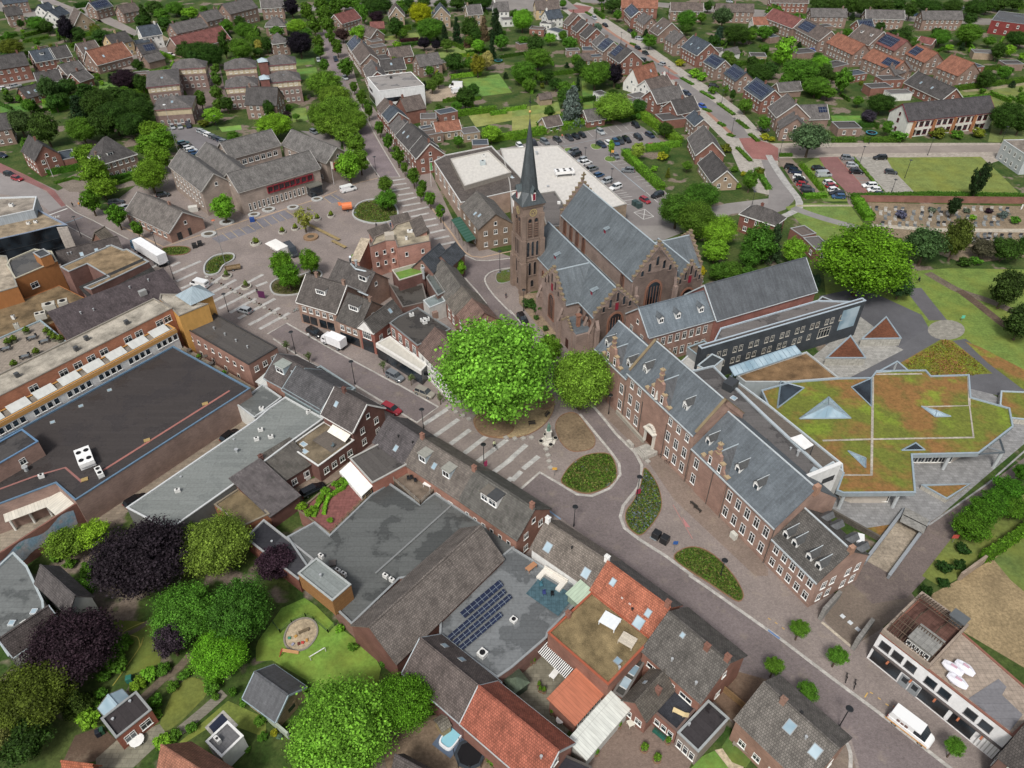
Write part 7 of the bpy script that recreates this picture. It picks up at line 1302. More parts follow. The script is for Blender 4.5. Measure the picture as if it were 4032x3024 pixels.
# ---- houses by neighbourhood
RCW={'g':('#64605e','grey'),'d':('#4e4b4a','dark grey'),'b':('#655a54','brown'),'o':('#8f5c46','orange'),'n':('#47505a','blue grey'),'r':('#7c4b45','dull red')}
WCW={'b':('#80695d','brown brick'),'r':('#7c5346','red brick'),'w':('#d9d8d2','white'),'y':('#b39a70','yellow brick'),'t':('#94806a','tan brick')}
def town(tile,region,lst):
    T(tile);o=[]
    for e in lst:
        (ax,ay),(bx,by),c=e[0],e[1],e[2];d=None
        if not isinstance(c,tuple):d,c=c,None
        h,rf,rk,wk=e[3],e[4],e[5],e[6];kw=e[7]if len(e)>7 else{};flat=rf=='flat'
        s=Bl((ax,ay),(bx,by),c,h,rf,d=d,rt='bitumen' if flat else 'tile',rc=RCW[rk][0],wc=WCW[wk][0],wall='plaster' if wk=='w' else 'brick',**{**(dict(trimc='#cfcfca')if not flat and R.random()<.5 else{}),**({}if flat or h<4 else dict(ch=((R.choice((.1,.9,.5)),.5),))),**kw});o.append((s,rk,wk,h,flat))
    o.sort(key=lambda t:sx((t[0].M@MT((t[0].L/2,t[0].W/2,0))).translation))
    for i,(s,rk,wk,h,flat)in enumerate(o):
        n='outbuilding' if h<3.6 else 'house';tag(s.root,f"{WCW[wk][1]} {n}, {RCW[rk][1]} roof, {ordw(i)} from left of {region}",n,region)
SOL=dict(sol=((.08,.92,.06,.42),))
town('00','far left neighbourhood buildings',[((-260,640),(250,560),10,6,'gx','d','r'),((310,537),(475,507),9,6,'gx','n','r',dict(dorm=((.5,.25,1.6,1.1),))),((475,507),(617,482),9,6,'gx','d','b'),((330,720),(535,690),8,4.4,'gx','d','r'),((235,850),(378,812),8,2.8,'gx','d','r',dict(sky=((.3,.2),(.7,.2)))),((580,645),(738,602),8,5,'gx','g','b'),((690,705),(800,665),7,4,'gx','g','r'),((-150,1150),(95,1112),10,5.5,'gx','d','b'),((185,1302),(302,1390),(505,1322),5.4,'gx','d','r',dict(rh=4)),((530,1392),(655,1368),(640,1292),3,'flat','n','r',dict(win={}))])
town('00','top left corner houses',[((60,140),(195,122),8,5.5,'gx','d','b'),((30,38),(240,12),8,5.5,'gx','n','b'),((395,98),(480,70),7,5,'gx','n','w'),((500,155),(600,110),8,5,'gx','n','w'),((640,215),(815,185),9,3.4,'gy','b','t',dict(rh=5.5)),((830,85),(970,50),8,5,'gx','n','b',SOL),((1065,118),(1210,88),8,5,'gx','b','b'),((240,175),(330,160),5,2.8,'flat','g','b',dict(win={}))])
town('00','houses above the pavilions',[((720,468),(872,437),9,6,'gx','b','b',dict(sky=((.3,.2),))),((980,392),(1147,352),9,6,'gx','d','y'),((1232,318),(1397,292),9,6,'gx','n','w',dict(trimc='#e6e6e2')),((1190,400),(1330,375),5,2.8,'gx','n','w',dict(win={})),((840,560),(1140,480),10,4,'gx','o','b',dict(rh=5,trimc='#e2e2de',sky=((.3,.2),))),((1228,468),(1372,440),8,5,'gx','d','b',dict(sol=((.3,.9,.08,.4),))),((1285,540),(1420,505),6,3,'gx','g','b',dict(win={})),((1150,650),(1280,640),4,2.6,'flat','b','b',dict(win={}))])
town('00','houses left of north street',[((1530,292),(1795,232),9,5.8,'gx','g','b'),((1790,188),(1932,152),9,6,'gx','g','b'),((1990,122),(2225,62),10,7,'gx','g','b'),((1560,440),(1990,335),12,3.2,'gx','r','b',dict(win={})),((2260,70),(2450,60),9,6,'gx','g','b'),((2292,232),(2470,225),9,4.5,'hip','g','b',dict(rh=3.5)),((2360,382),(2495,365),9,5.5,'hip','g','b'),((2120,905),(2385,910),10,5.5,'gx','d','b',dict(rh=5)),((880,1422),(1178,1332),11,5.6,'hip','d','b',dict(rh=6,trimc='#e2e2de',win={'s':(5,2),'e':(2,2)},dorm=((.35,.12,2.,1.1),(.1,.2,1.,1.))))])
T('00')
for i,(lab,a,b,c,h,d)in enumerate((('largest',(1272,752),(1542,724),(1552,590),8.6,None),('hindmost left',(1485,598),(1768,580),None,8.6,8),('car port',(1322,948),(1648,926),(1642,832),6.4,None),('rear right',(1945,600),(2212,578),None,8.6,9),('front right',(1950,758),(2218,738),None,8.6,9),('far right rear',(2300,565),(2552,545),None,8.8,9),('far right front',(2328,712),(2592,688),None,8.8,9))):
    k=house(f'{lab} pavilion of the brick apartments with hipped roof and pink eaves',a,b,c,h,'apartment building',roof='hip',rc='#625e5c',wc='#7d6760',d=d,rh=2.6,win={'s':(5,3 if h>7 else 1),'e':(2,2)},group='hip roofed brick pavilions',name='apartment_building',oh=.5,sky=((.5,.25),));k.band(h-2.4,h-.4,'#bfae8c');k.band(h-.4,h-.05,'#a86a70',off=.35,mat='paint')
for x,y in((2250,540),(2265,690)):t_=house('stair tower with pale zinc cap between pavilions, '+('rear one' if y<600 else 'front one'),(x-15,y),(x+60,y-8),None,10.5,'stair tower',roof='pyr',rt='sheet_metal',rc='#a9bcc6',wc='#7a4f48',d=4,rh=1.2,win={},name='stair_tower')
town('10','houses topmost right of north street',[((742,205),(907,155),9,5,'gx','r','b'),((845,275),(990,325),8,4,'gx','b','b'),((1150,142),(1280,137),10,5.8,'gy','b','t',dict(rh=4.5,trimc='#e2e2de')),((992,247),(1108,242),6,2.8,'gx','r','b',dict(win={})),((1530,142),(1677,137),9,5.8,'gy','n','t',dict(rh=4.5)),((1835,127),(1957,118),9,5.8,'gx','g','t'),((2060,102),(2187,97),9,5.5,'gx','g','w'),((2130,180),(2230,175),6,3,'flat','g','w')])
town('10','buildings above the white box',[((787,377),(830,442),(965,400),5.6,'gx','n','b',SOL),((830,442),(905,552),(1060,500),5.6,'gx','b','b'),((928,592),(972,692),(1122,650),5.6,'gx','g','r'),((1090,612),(1292,590),8,5,'gx','d','b',dict(sky=((.45,.25),))),((1172,502),(1357,477),8,3.4,'gx','b','r'),((1417,578),(1607,550),9,4.6,'gx','g','b'),((1000,370),(1095,355),6,3,'flat','g','b',dict(win={})),((1010,420),(1130,400),5,3.2,'flat','g','b'),((1070,520),(1170,510),7,3,'flat','d','b',dict(win={})),((1600,550),(1645,545),4,3,'flat','g','t',dict(win={})),((1000,300),(1045,305),4,3,'flat','g','w',dict(win={}))])
T('10');wb=house('big white box building with grey flat roof on the north street',(1063,800),(1457,750),(1357,632),7.6,'commercial building',roof='flat',wall='plaster',wc='#dfe0e0',rt='bitumen',rc='#8f8a86',rim='#ececea',name='commercial_building',win={},par=.6);wb.unit(.48,.8,.9,.7,.8,'#3a3c3e')
m=MB();m.box(wb.L*.1,wb.L*.52,-.08,-.01,3.6,5.2);m.obj('window','glass',wb.root,'#fff',wb.M);m=MB();m.box(2,7,-.08,-.01,4,5.2);m.obj('window','glass',wb.root,'#fff',wb.at('w',0,0));m=MB();m.box(.5,10,-.08,-.01,.3,2.8);m.obj('window','glass',wb.root,'#fff',wb.at('w',0,0))
town('10','buildings below the white box',[((1042,927),(1092,987),(1200,905),5.8,'gx','b','r'),((1300,965),(1467,932),9,5,'gx','b','r',dict(win={})),((1092,987),(1148,1052),(1300,1005),5.8,'gx','n','r'),((1590,960),(1742,930),5,3.4,'flat','n','r',dict(ph=5)),((1562,1144),(1770,1117),6,3.2,'gx','o','t'),((1150,1087),(1207,1162),(1332,1060),5.8,'gx','g','r'),((1210,1170),(1330,1300),(1480,1170),5.8,'gx','d','b',dict(sky=((.2,.2),(.5,.2)))),((1330,1300),(1387,1367),(1602,1302),5.8,'gx','d','r',dict(rh=4.2)),((1480,1178),(1617,1152),7,3.2,'flat','b','b'),((1797,1167),(1937,1147),6,2.8,'flat','g','t'),((1870,1262),(2010,1257),5,2.8,'flat','n','b',dict(win={})),((1420,1035),(1560,1030),6,3,'flat','t' if False else 'g','b'),((1440,1140),(1545,1125),5,3,'flat','n','w')])
town('20','houses left of diagonal street',[((210,87),(410,80),9,5,'gx','b','y'),((315,167),(440,152),8,4.6,'gx','n','w'),((442,195),(487,217),(577,165),5.4,'gx','b','r'),((517,247),(562,277),(652,215),5.4,'gx','d','r'),((587,297),(642,332),(757,285),5.4,'gx','d','r'),((692,362),(735,402),(832,350),5.4,'gx','g','b'),((735,402),(792,442),(892,390),5.4,'gx','n','b',SOL),((832,472),(932,542),(1077,490),5.4,'gx','d','r',dict(sol=((.05,.45,.06,.42),))),((1105,747),(1275,692),9,3.4,'gx','o','w',dict(rh=6,sky=((.75,.3),))),((1205,787),(1387,737),8,5,'gx','b','w'),((1255,892),(1490,842),9,4.6,'gx','g','r',dict(trimc='#e2e2de')),((1430,987),(1617,947),9,4,'gx','d','r'),((1507,1012),(1582,1087),(1712,1082),5.4,'gx','n','b'),((1522,1192),(1592,1337),(1820,1312),3.4,'gx','g','r',dict(rh=4.4)),((1612,1407),(1732,1572),(1945,1562),3.,'gx','d','t',dict(rh=3.6))])
town('20','outbuildings left of diagonal street',[((150,255),(275,262),6,3,'flat','t' if False else 'b','r'),((300,258),(410,290),6,3,'flat','n','w'),((240,205),(340,215),5,2.8,'flat','d','w'),((610,440),(740,440),6,2.8,'flat','n','b',dict(win={})),((690,500),(800,490),4,2.8,'flat','n','b'),((590,530),(690,520),6,2.6,'gx','b','r'),((300,1098),(432,1072),6,2.6,'gx','b','t'),((655,1045),(805,1022),7,2.6,'gx','g','r'),((475,445),(590,440),4,2.6,'flat','d','b'),((1040,740),(1130,750),6,3,'flat','g','w'),((1000,905),(1150,880),5,3,'flat','g','r'),((1075,860),(1215,830),6,3,'flat','g','b',dict(win={})),((1300,1050),(1500,1030),7,3,'flat','d','r',dict(win={})),((245,862),(345,850),4,2.4,'gx','b','t',dict(win={})),((65,390),(165,375),4,2.4,'flat','d','b',dict(win={})),((700,800),(760,830),4,2.6,'flat','d','w')])
town('20','houses right of diagonal street',[((972,87),(1032,152),(1115,112),5.4,'gx','n','r',dict(SOL,trimc='#e2e2de')),((1072,167),(1142,212),(1232,185),5.4,'gx','g','b'),((1192,257),(1262,302),(1380,232),4,'gx','b','b',dict(sky=((.3,.2),(.7,.2)))),((1320,332),(1402,382),(1502,342),5.4,'gx','g','b'),((1467,402),(1602,477),(1740,432),5.4,'gx','n','r',dict(sky=((.3,.2),(.75,.2)))),((1657,532),(1762,592),(1882,570),5,'gx','n','b',SOL),((1832,632),(1932,702),(2032,652),5,'gx','n','b',SOL),((2007,762),(2157,867),(2282,812),5.4,'gx','n','r',SOL),((2217,925),(2290,1012),(2500,935),5.2,'gx','g','b'),((2297,1052),(2322,1112),(2520,1042),4.4,'gx','g','b'),((2482,1032),(2737,1022),9,3,'gx','g','b',dict(sol=((.7,.98,.2,.4),),win={})),((2822,1117),(3022,1114),7,2.8,'flat','d','b',dict(win={'s':(2,1)})),((1700,440),(1810,450),6,3,'flat','d','b',dict(win={})),((1850,480),(1972,455),5,2.6,'gx','g','w',dict(win={})),((2060,490),(2200,495),6,2.8,'flat','d','t')])
town('20','long top edge houses',[((947,67),(1257,72),8,5.4,'gx','o','r'),((1372,92),(1650,97),8,5.4,'gx','b','b'),((1765,102),(2090,107),8,5.4,'gx','b','b'),((2587,147),(2895,150),8,5.4,'gx','g','b'),((3062,157),(3390,165),8,5.4,'gx','g','b'),((3552,170),(3897,170),8,5.4,'gx','g','b'),((2240,20),(2560,25),8,5.4,'gx','b','r'),((2090,215),(2300,210),7,3,'gx','o','w')])
T('30');k=house('modern red brick house with flat roof in the upper right corner',(1930,178),(2235,218),(2215,128),6,roof='flat',wc='#742f2c',rt='bitumen',rc='#555659',rim='#8a8d8f',win={'s':(3,2)})
town('30','upper right terrace blocks',[((-30,150),(212,242),(247,190),5.4,'gx','r','b'),((232,242),(442,352),(530,302),5.4,'gx','b','b',dict(sol=((.05,.5,.06,.42),))),((507,367),(732,472),(832,430),5.4,'gx','o','b'),((692,322),(872,387),(972,332),5.,'gx','b','b',dict(dorm=((.3,.25,1.4,1.2),(.75,.25,1.4,1.2)))),((922,367),(1092,442),(1207,405),5.4,'gx','r','b',dict(sol=((.05,.75,.06,.42),))),((817,502),(1082,612),(1142,562),5.,'gx','o','b',dict(sol=((.55,.95,.08,.4),))),((1187,462),(1352,542),(1457,502),5.4,'gx','o','b',dict(sol=((.05,.45,.06,.4),))),((1457,582),(1642,657),(1777,612),5.4,'gx','o','b'),((1182,712),(1502,862),(1655,832),3.4,'gx','d','r',dict(win={'s':(6,1),'e':(1,1)},sky=((.3,.2),(.6,.2))))])
town('30','upper right garden buildings',[((255,470),(420,455),7,2.6,'flat','d','b',dict(win={})),((560,590),(700,560),7,2.8,'flat','d','b',dict(win={})),((720,660),(860,640),6,2.8,'flat','n','r'),((890,770),(1080,760),6,3,'flat','d','r',dict(win={})),((990,700),(1180,690),6,3.4,'flat','d','r'),((1060,820),(1250,810),5,2.6,'flat','g','w',dict(win={})),((100,790),(290,775),6,2.8,'gx','g','b',dict(win={})),((800,250),(920,240),8,2.8,'gx','n','r',SOL),((1290,360),(1410,385),5,2.6,'gx','r','b',dict(win={})),((1780,460),(1960,470),6,2.6,'flat','g','t',dict(win={})),((1700,600),(1870,580),7,3,'flat','n','r'),((460,240),(560,230),5,2.6,'flat','d','b',dict(win={})),((1100,650),(1250,600),7,4,'gx','g','b'),((2050,560),(2212,560),6,2.6,'flat','d','b',dict(win={})),((20,330),(100,320),5,2.6,'flat','n','b',dict(win={}))])
T('30');wl=house('long white apartment block with dark roof and red framed balconies',(1217,1044),(1962,968),None,6.2,'apartment building',roof='gx',rc='#4b484a',wall='plaster',wc='#cfcfc6',d=10.5,rh=4.2,win={'s':(13,2,[.6,3.6],(1.7,1.9)),'w':(1,2)},wcol='#7a2432',trimc='#7a2432',name='apartment_building')
for i in range(4):m=MB();x=wl.L*(.06+.235*i);m.box(x,x+.35,-1.2,-.02,0,6);m.obj('pier','brick',wl.root,'#a06a40',wl.M);m=MB();m.box(x+1,x+4,-1.4,-.02,2.9,3.1,bot=True);m.box(x+1,x+4,-1.4,-1.3,3.1,4);m.obj('balcony','plaster',wl.root,'#c9c4ba',wl.M)
house('white flat roofed block with glass balconies at the right edge',(2030,1217),(2232,1352),(2420,1290),6.2,'apartment building',roof='flat',wall='plaster',wc='#b3b8ba',rt='gravel',rc='#857b70',rim='#c3c8ca',win={'s':(4,2)},name='apartment_building',ph=6.2)
T('31');house('brick villa with dark hipped roof beside the church garden',(-240,190),(62,290),(238,252),5.4,roof='hip',rc='#54504e',wc='#75493e',rh=2.6,trimc='#e2e2de',ch=((.4,.6),))
town('31','garages beside the villa',[((300,402),(412,512),(478,430),3,'flat','g','r',dict(rt='gravel')if False else{}),((190,322),(292,392),(395,352),3,'flat','b','r',dict(win={}))])
# ================================================================ TREES, HEDGES
BR,LI,MG,DG,YG,PU,PB,CO,OL='#7ab434','#92c03c','#588a2c','#3c5f22','#a3aa30','#3a2a33','#27222c','#304a2a','#6b7a2a'
T('o')
tag(tree(1068,798,124,118,'big','#80bc40'),'huge bright green plane tree in the middle of the square','tree');tag(tree(1256,820,62,66,'round','#7aae3c'),'smaller yellow green lime tree beside the huge plane tree','tree');tag(tree(1185,755,28,34,'round','#6b9c2e'),'small green tree behind the huge plane tree by the church','tree')
T('11')
trees('three trees in the oval bed',[(215,605,96,96),(275,722,102,112),(462,597,90,104)],color='#5c9226',adj='fresh green')
trees('trees between square and cafe',[(1130,62,96,78,'round'),(1590,165,43,72),(1505,55,52,68),(1420,0,40,60)],'column','#5a8c2a','green')
tag(tree(410,225,105,105,'sparse','#93a04a'),'sparse yellow green tree in a round seat planter on the square','tree');tag(tree(1757,650,55,70,'round',BR),'bright green tree on the corner of the church street','tree');tag(tree(865,565,40,55,'bush',BR),'bright green shrub beside the pink apartment block','shrub')
for x,y,l in((255,1320,'first'),(450,1415,'second'),(1095,1490,'third'),(1335,1600,'fourth')):tag(tree(x,y,38,42,'sparse','#6d7f50',name='young_tree'),f'thin young street tree, {l} along the main shopping street','tree','young trees on the shopping street')
T('12');tag(tree(1590,110,40,40,'sparse','#6d7f50',name='young_tree'),'thin young street tree beside the grey car and plane tree','tree')
T('01');trees('trees on the brick street',[(778,75,84,108),(1005,195,82,108),(1182,312,50,72),(1925,130,98,112,'round',BR)],'column','#568a26','dark green')
T('00')
trees('trees in front of the hipped house',[(750,1345,105,105),(820,1490,120,130),(880,1620,120,90),(1310,1120,110,80),(1400,1210,110,110),(1270,1260,100,100),(1360,1360,110,120),(1290,1515,135,135)],color='#6c9a2c')
trees('dark tree clump below the pavilions',[(740,800,130,90,'cone',DG),(680,930,110,120,'cone',CO),(850,900,130,140),(980,1010,130,140),(1000,830,100,90),(1140,880,110,110),(1210,960,120,120),(1130,1080,120,110),(700,1120,120,110,None,MG),(880,1080,110,120)],color='#3d5f24',adj='dark green')
trees('trees in the far left gardens',[(575,250,72,115,'round',PB,'purple'),(1075,685,105,90,'round',PU,'purple'),(415,760,90,125,'weep','#4a6a34'),(160,1050,110,130,'weep','#506a38'),(380,1110,110,140,'round','#4f6a2c'),(90,410,100,75,'round',OL),(320,200,85,60,'round',MG),(300,920,55,60,'cone',DG),(80,850,55,45,'bush',DG),(180,850,45,40,'bush',MG),(30,430,40,50,'cone',CO),(250,1250,60,70,'round',MG),(820,260,45,60,'round',OL)],color=MG)
trees('top left tree belt',[(1240,130,50,100,'cone',DG),(1640,110,72,45,None,BR),(1510,70,80,60),(1400,130,70,60),(1960,220,60,55),(2110,260,80,70),(1700,450,120,90,None,DG),(1600,440,80,80,None,DG),(1930,370,50,120,'column',DG),(2080,420,100,90),(1830,470,90,110,None,DG),(2190,330,60,70),(1310,60,60,50)],color=MG)
trees('pavilion courtyard trees',[(1860,590,42,48),(1868,680,46,75),(1730,850,48,85),(1870,800,56,75),(1880,900,44,62),(1835,995,80,65,'round',BR),(2010,1175,48,45,'round',MG),(1760,1060,55,42,'bush',OL)],'column','#5a8230')
T('10')
trees('lime trees lining the north street',[(435,95,62,90),(560,50,62,85),(590,120,66,90),(500,210,62,85),(620,210,66,85),(690,60,62,85),(545,435,48,62),(540,360,55,66),(587,560,44,66),(642,312,48,66),(700,402,50,78),(775,570,68,92),(843,745,36,55),(910,832,46,82),(968,932,40,88),(1065,1100,42,68),(1140,1215,46,76),(1225,1340,60,86),(1282,1445,34,55),(1360,1520,54,82),(1440,1610,40,66),(1115,1590,66,72,'round')],'column','#557f28')
trees('big trees beside the town hall',[(590,720,150,110),(680,830,140,90),(720,950,170,130),(850,1040,110,100),(560,1010,110,120),(770,1150,110,90),(640,1090,110,90),(860,1240,80,90),(800,1430,105,130,None,BR),(900,1390,80,100)],color='#6c9430')
trees('garden trees left of north street',[(350,225,85,62,None,BR),(375,375,105,108,'round',PB,'dark purple'),(155,1080,150,75,None,'#7fae2e'),(110,940,52,75,None,DG),(265,990,36,32,'bush',PU,'purple'),(345,1005,34,26),(20,400,36,58,None,'#b3b052','pale yellow'),(155,390,30,52,None,'#b3b052','pale yellow'),(90,380,52,68,None,DG),(120,1320,66,85,'cone','#3d5238'),(305,60,62,85,None,PB,'dark purple'),(180,270,60,45),(430,290,60,45),(280,930,40,30,'bush',MG)],color=MG)
trees('trees along top edge centre',[(770,30,60,50),(850,25,60,50),(1000,30,90,55,None,DG),(1110,40,70,60,None,DG),(1245,55,48,58),(1420,120,95,105,None,'#a3b01e','yellow green'),(1500,250,110,95),(1560,220,60,60,None,DG),(1040,145,60,52,None,PU,'purple'),(930,110,42,90,'column'),(885,285,68,68,None,BR),(745,300,58,55,None,'#4a3a34','brown purple'),(1450,370,52,52,None,PB,'dark purple'),(1560,385,48,42,None,PB,'dark purple'),(1320,25,60,45,None,DG),(1450,20,60,40,None,DG),(1600,40,60,50,None,DG),(1740,30,70,40,None,DG),(1960,20,80,40,None,DG),(640,20,60,40,None,DG)],color=MG)
trees('conifers and garden trees above the fields',[(1630,300,45,95,'cone'),(1735,260,45,120,'cone'),(1850,240,75,100,'round',DG),(1970,240,48,110,'cone','#7d6d52','brown'),(1825,350,38,55,'cone','#7d6350','brown'),(2070,200,66,135,'cone'),(1920,390,58,55,'round',BR),(2040,420,40,100,'cone'),(2120,360,58,62,'round',MG),(1995,515,60,75,'round','#c0bc70','cream coloured'),(1915,560,62,92,'round','#8a8a2c','olive'),(1835,510,28,48,'cone',YG,'yellow'),(1715,540,88,85,'round',DG),(1500,610,38,42,'round',MG),(1560,620,28,30,'bush',YG,'yellow'),(1255,312,18,35,'cone'),(1092,280,34,30,'round',MG),(1222,385,50,28,'bush',BR),(2030,1150,88,68,'round',BR),(1745,1215,45,42,'round',MG),(1835,870,18,45,'cone',BR),(1870,880,18,42,'cone',BR)],'cone',CO,'dark green')
T('20')
trees('gardens between fields and diagonal street',[(90,170,88,95,None,BR),(225,500,115,90),(100,620,110,100),(330,330,50,48,None,BR),(440,305,38,45),(500,372,64,55),(740,240,38,42,None,'#6f8a74','silvery'),(720,640,122,115),(890,640,66,95,None,PB,'dark purple'),(880,920,165,95,None,'#7da83a'),(440,30,34,32),(300,650,60,60,None,DG),(150,730,60,50),(450,760,60,60),(570,720,26,60,'cone',CO),(1030,590,24,40,'cone',YG),(100,350,50,40),(380,720,55,50,None,DG)],color=MG)
tag(tree(520,905,108,175,'cone','#75857c'),'tall blue grey spruce above the car park hedge','tree');trees('trees beside the diagonal street',[(1510,165,86,85),(1640,150,38,45),(1825,140,92,100,'weep','#4f6a40'),(1790,300,56,78,'cone','#3f5a48'),(1940,290,110,85,None,DG),(1190,350,60,60),(1060,300,40,34,'bush'),(1640,660,50,45,'bush',BR),(1570,630,55,45,'bush',BR),(1908,815,28,50,'column',DG),(2018,908,60,60),(2120,640,120,95,None,DG),(2060,300,60,60),(2180,280,70,60),(1740,780,50,34,'bush'),(1850,770,26,40,'column'),(1450,540,48,28,'bush',YG,'yellow'),(2180,1060,60,60),(1520,1140,20,22,'bush'),(2180,1180,46,34,'bush',YG,'yellow'),(1850,1280,55,45,'bush',OL),(2060,1555,62,85)],color=MG)
trees('trees in and around the car park',[(1090,1295,58,70,'round','#9cba4a','light green'),(858,1265,28,68,'column',BR),(1325,1300,45,44,'round',MG),(1350,1490,24,42,'cone',OL),(1515,1430,46,38,'round',MG),(1230,1455,36,28,'bush',BR),(1300,1350,60,22,'bush',YG),(1480,90,40,30,'bush',DG),(2150,1480,50,42,'bush',OL),(1930,1460,38,30,'bush',MG),(1960,1610,26,26,'bush',BR),(230,1065,26,34,'bush',MG),(2000,1500,30,25,'bush',YG)])
T('21');trees('big trees right of the church',[(1430,150,165,150),(1600,240,160,160,None,'#56802a'),(1640,30,150,120),(1790,330,150,130,None,BR),(1760,500,110,100,None,BR),(2140,440,150,160),(2060,560,90,90),(1800,680,105,70),(1900,670,90,75),(2040,700,75,62),(1640,690,40,34,'bush','#c0bc2e','yellow'),(1635,655,42,30,'bush','#c0bc2e','yellow')],color='#4f7d2a')
for i,q in enumerate(((150,960,68,50),(225,1000,50,62),(208,1083,30,24),(292,1175,32,28),(355,1243,26,20),(420,1330,22,20),(2150,560,110,0))):
    if q[3]:tag(tree(*q,'bush','#42662c'),f'clipped dark green shrub, {ordw(i)} from the tower in the church yard','shrub','church yard shrubs')
T('30');trees('upper right gardens',[(150,430,92,130,'column',BR),(280,610,150,95),(450,570,95,90,None,BR),(660,680,78,120,'column'),(420,740,115,85),(520,800,70,50),(370,1185,175,150,'weep','#5d7850'),(980,890,115,80,None,DG),(870,1005,62,55,None,'#4a4450','purple grey'),(1035,1100,48,60),(1130,1170,80,48,'bush'),(1390,1085,48,62,'cone',DG),(1475,1145,78,50,'bush',OL),(1640,1160,60,40,'bush'),(1830,1145,70,45,'bush','#8a9634'),(2070,1010,130,130,None,DG),(2190,1060,80,90,None,DG),(1495,320,82,72),(1740,290,108,88),(1915,355,50,42),(2085,430,55,48,None,BR),(1568,410,38,28,None,BR),(60,90,80,38,'bush'),(1090,290,55,40,None,CO),(690,280,42,38),(2150,330,90,50,None,DG),(780,870,45,40),(2195,850,50,60),(40,1200,34,24,'bush',YG),(125,1180,34,26,'bush',BR)],color=MG)
trees('tree row along the top right edge',[(430,25,66,50),(570,45,75,60),(715,45,66,80),(825,60,75,75),(945,40,66,60),(1030,55,60,60),(1130,40,70,55),(1235,85,55,75),(1330,30,60,50),(1415,60,88,60),(1600,55,80,60),(1790,65,88,75),(1900,50,70,60),(2010,35,70,50),(2130,30,70,45)],color='#3f6223',adj='dark green')
tag(tree(1835,1545,70,165,'column','#2c4222'),'leaning narrow dark conifer on the lawn by the right hand houses','tree');T('31');tag(tree(1615,112,56,92,'column','#2c4222'),'narrow dark cypress in the cemetery','tree')
tag(tree(840,590,385,300,'big','#679a24'),'very wide bright green tree beside the dark modern block','tree')
trees('park and cemetery trees',[(1370,450,185,175,'weep','#4a6a3c'),(1640,400,110,175,'round','#55682a'),(1850,480,105,66,'round','#5a5a44','grey brown'),(2050,490,135,88,None,DG),(2200,470,60,90,None,DG),(2070,830,130,160,None,'#3d5524'),(2200,1120,150,150,None,'#3d5524'),(1150,810,110,100,None,'#3d6038'),(55,440,88,170,'cone','#3d5a38'),(235,500,98,110,None,BR),(400,780,60,70,None,'#2c4430'),(1770,218,36,28,'bush',BR),(2145,240,52,34,'bush',MG),(1150,190,58,20,'bush','#6a6a84','lavender'),(2035,195,50,22,'bush','#6a7a74','grey green'),(1910,160,40,22,'bush',PU,'purple'),(1420,155,40,18,'bush','#6a7a64'),(1720,160,34,22,'bush','#6a7a64'),(1320,340,50,24,'bush'),(1700,600,70,36,'bush',DG),(1800,590,60,34,'bush',MG)])
T('32');trees('trees by the ramp road',[(1760,1240,150,110),(1850,1110,140,110),(1960,1020,130,110),(2080,900,130,110),(2140,1080,120,100),(2200,760,70,70)],color='#4a7c20')
trees('clipped evergreens by the ramp road',[(1690,1420,72,52),(1660,1560,58,60),(1528,1575,76,72),(1370,1790,62,66),(1515,1715,60,56)],'bush','#2f5020','dark green')
T('33');trees('young street trees lower right',[(280,452,84,70),(605,685,88,74),(60,775,82,82),(345,995,88,88),(1620,1475,84,76)],'round','#5a8a2a','round green',trunk=2.2)
T('02');tag(tree(1215,1500,390,330,'big','#332b31'),'huge dark purple beech, the one nearest the grey hall','tree');T('12');tag(tree(170,1545,165,135,'round','#43303a'),'dark reddish purple tree beside the orange boarded box','tree')
T('03');tag(tree(625,600,355,290,'big','#3a2b33'),'large dark purple beech in the lower left corner gardens','tree')
trees('lower left garden trees',[(1850,-270,299,242,'big','#78963a','yellow green'),(1590,320,276,259,'big','#5d9030'),(2080,300,254,282,'big','#4a7c2c'),(1900,670,231,225,'big','#6fac2a','bright green'),(270,1020,338,293,'big','#5a6a24','olive'),(660,1080,140,150,'cone','#4a6226'),(200,1400,225,180,'round','#38541f'),(1470,560,129,146,'round','#4a3f48','purple grey'),(1600,-350,124,84,'round','#6c9430'),(800,-360,141,90,'round','#8aba34'),(560,-290,169,90,'round','#6c9430'),(680,130,112,112,'round',MG),(30,1430,79,112,'round','#a3a860','cream leaved')])
trees('lower left garden shrubs',[(1060,580,105,70),(1000,760,110,70),(900,860,70,50),(1280,850,80,48,None,BR),(1200,930,80,45,None,'#7da830'),(1420,800,70,45),(1590,850,60,40),(1340,1080,70,80),(1340,1190,60,50),(1500,950,60,50),(1840,930,90,60),(1860,1040,40,36),(1400,1440,90,50,None,BR),(1500,1380,70,50),(1650,1310,60,30),(760,1240,110,60,None,BR),(820,1130,60,60),(2100,1090,50,40),(2140,1500,34,34),(750,250,42,36),(480,-180,80,50),(600,-110,60,45),(760,-80,70,50),(860,1010,60,40),(2010,1000,40,50),(740,-10,60,40)],'bush',MG)
T('13');tag(tree(740,1330,440,330,'big','#72b03a'),'very large bright green tree at the bottom edge by the lawn','tree');tag(tree(1280,1090,245,265,'big','#5c9426'),'large green tree between the lawn and the brown barn','tree')
trees('shrubs round the lawn',[(720,455,48,48,None,BR),(835,610,52,32),(1095,750,38,42),(2045,1580,60,55),(160,1355,40,36,None,YG),(200,1385,30,26,None,'#6f8a74'),(30,1250,60,40),(60,1390,50,30)],'bush',MG)
T('12');trees('box balls on roof garden',[(560,1000,40,34),(500,1080,40,34),(690,870,40,34),(640,1180,30,20),(390,1060,50,44),(455,1110,42,38),(605,920,45,40),(740,840,40,20)],'bush','#6fa02c','bright green')
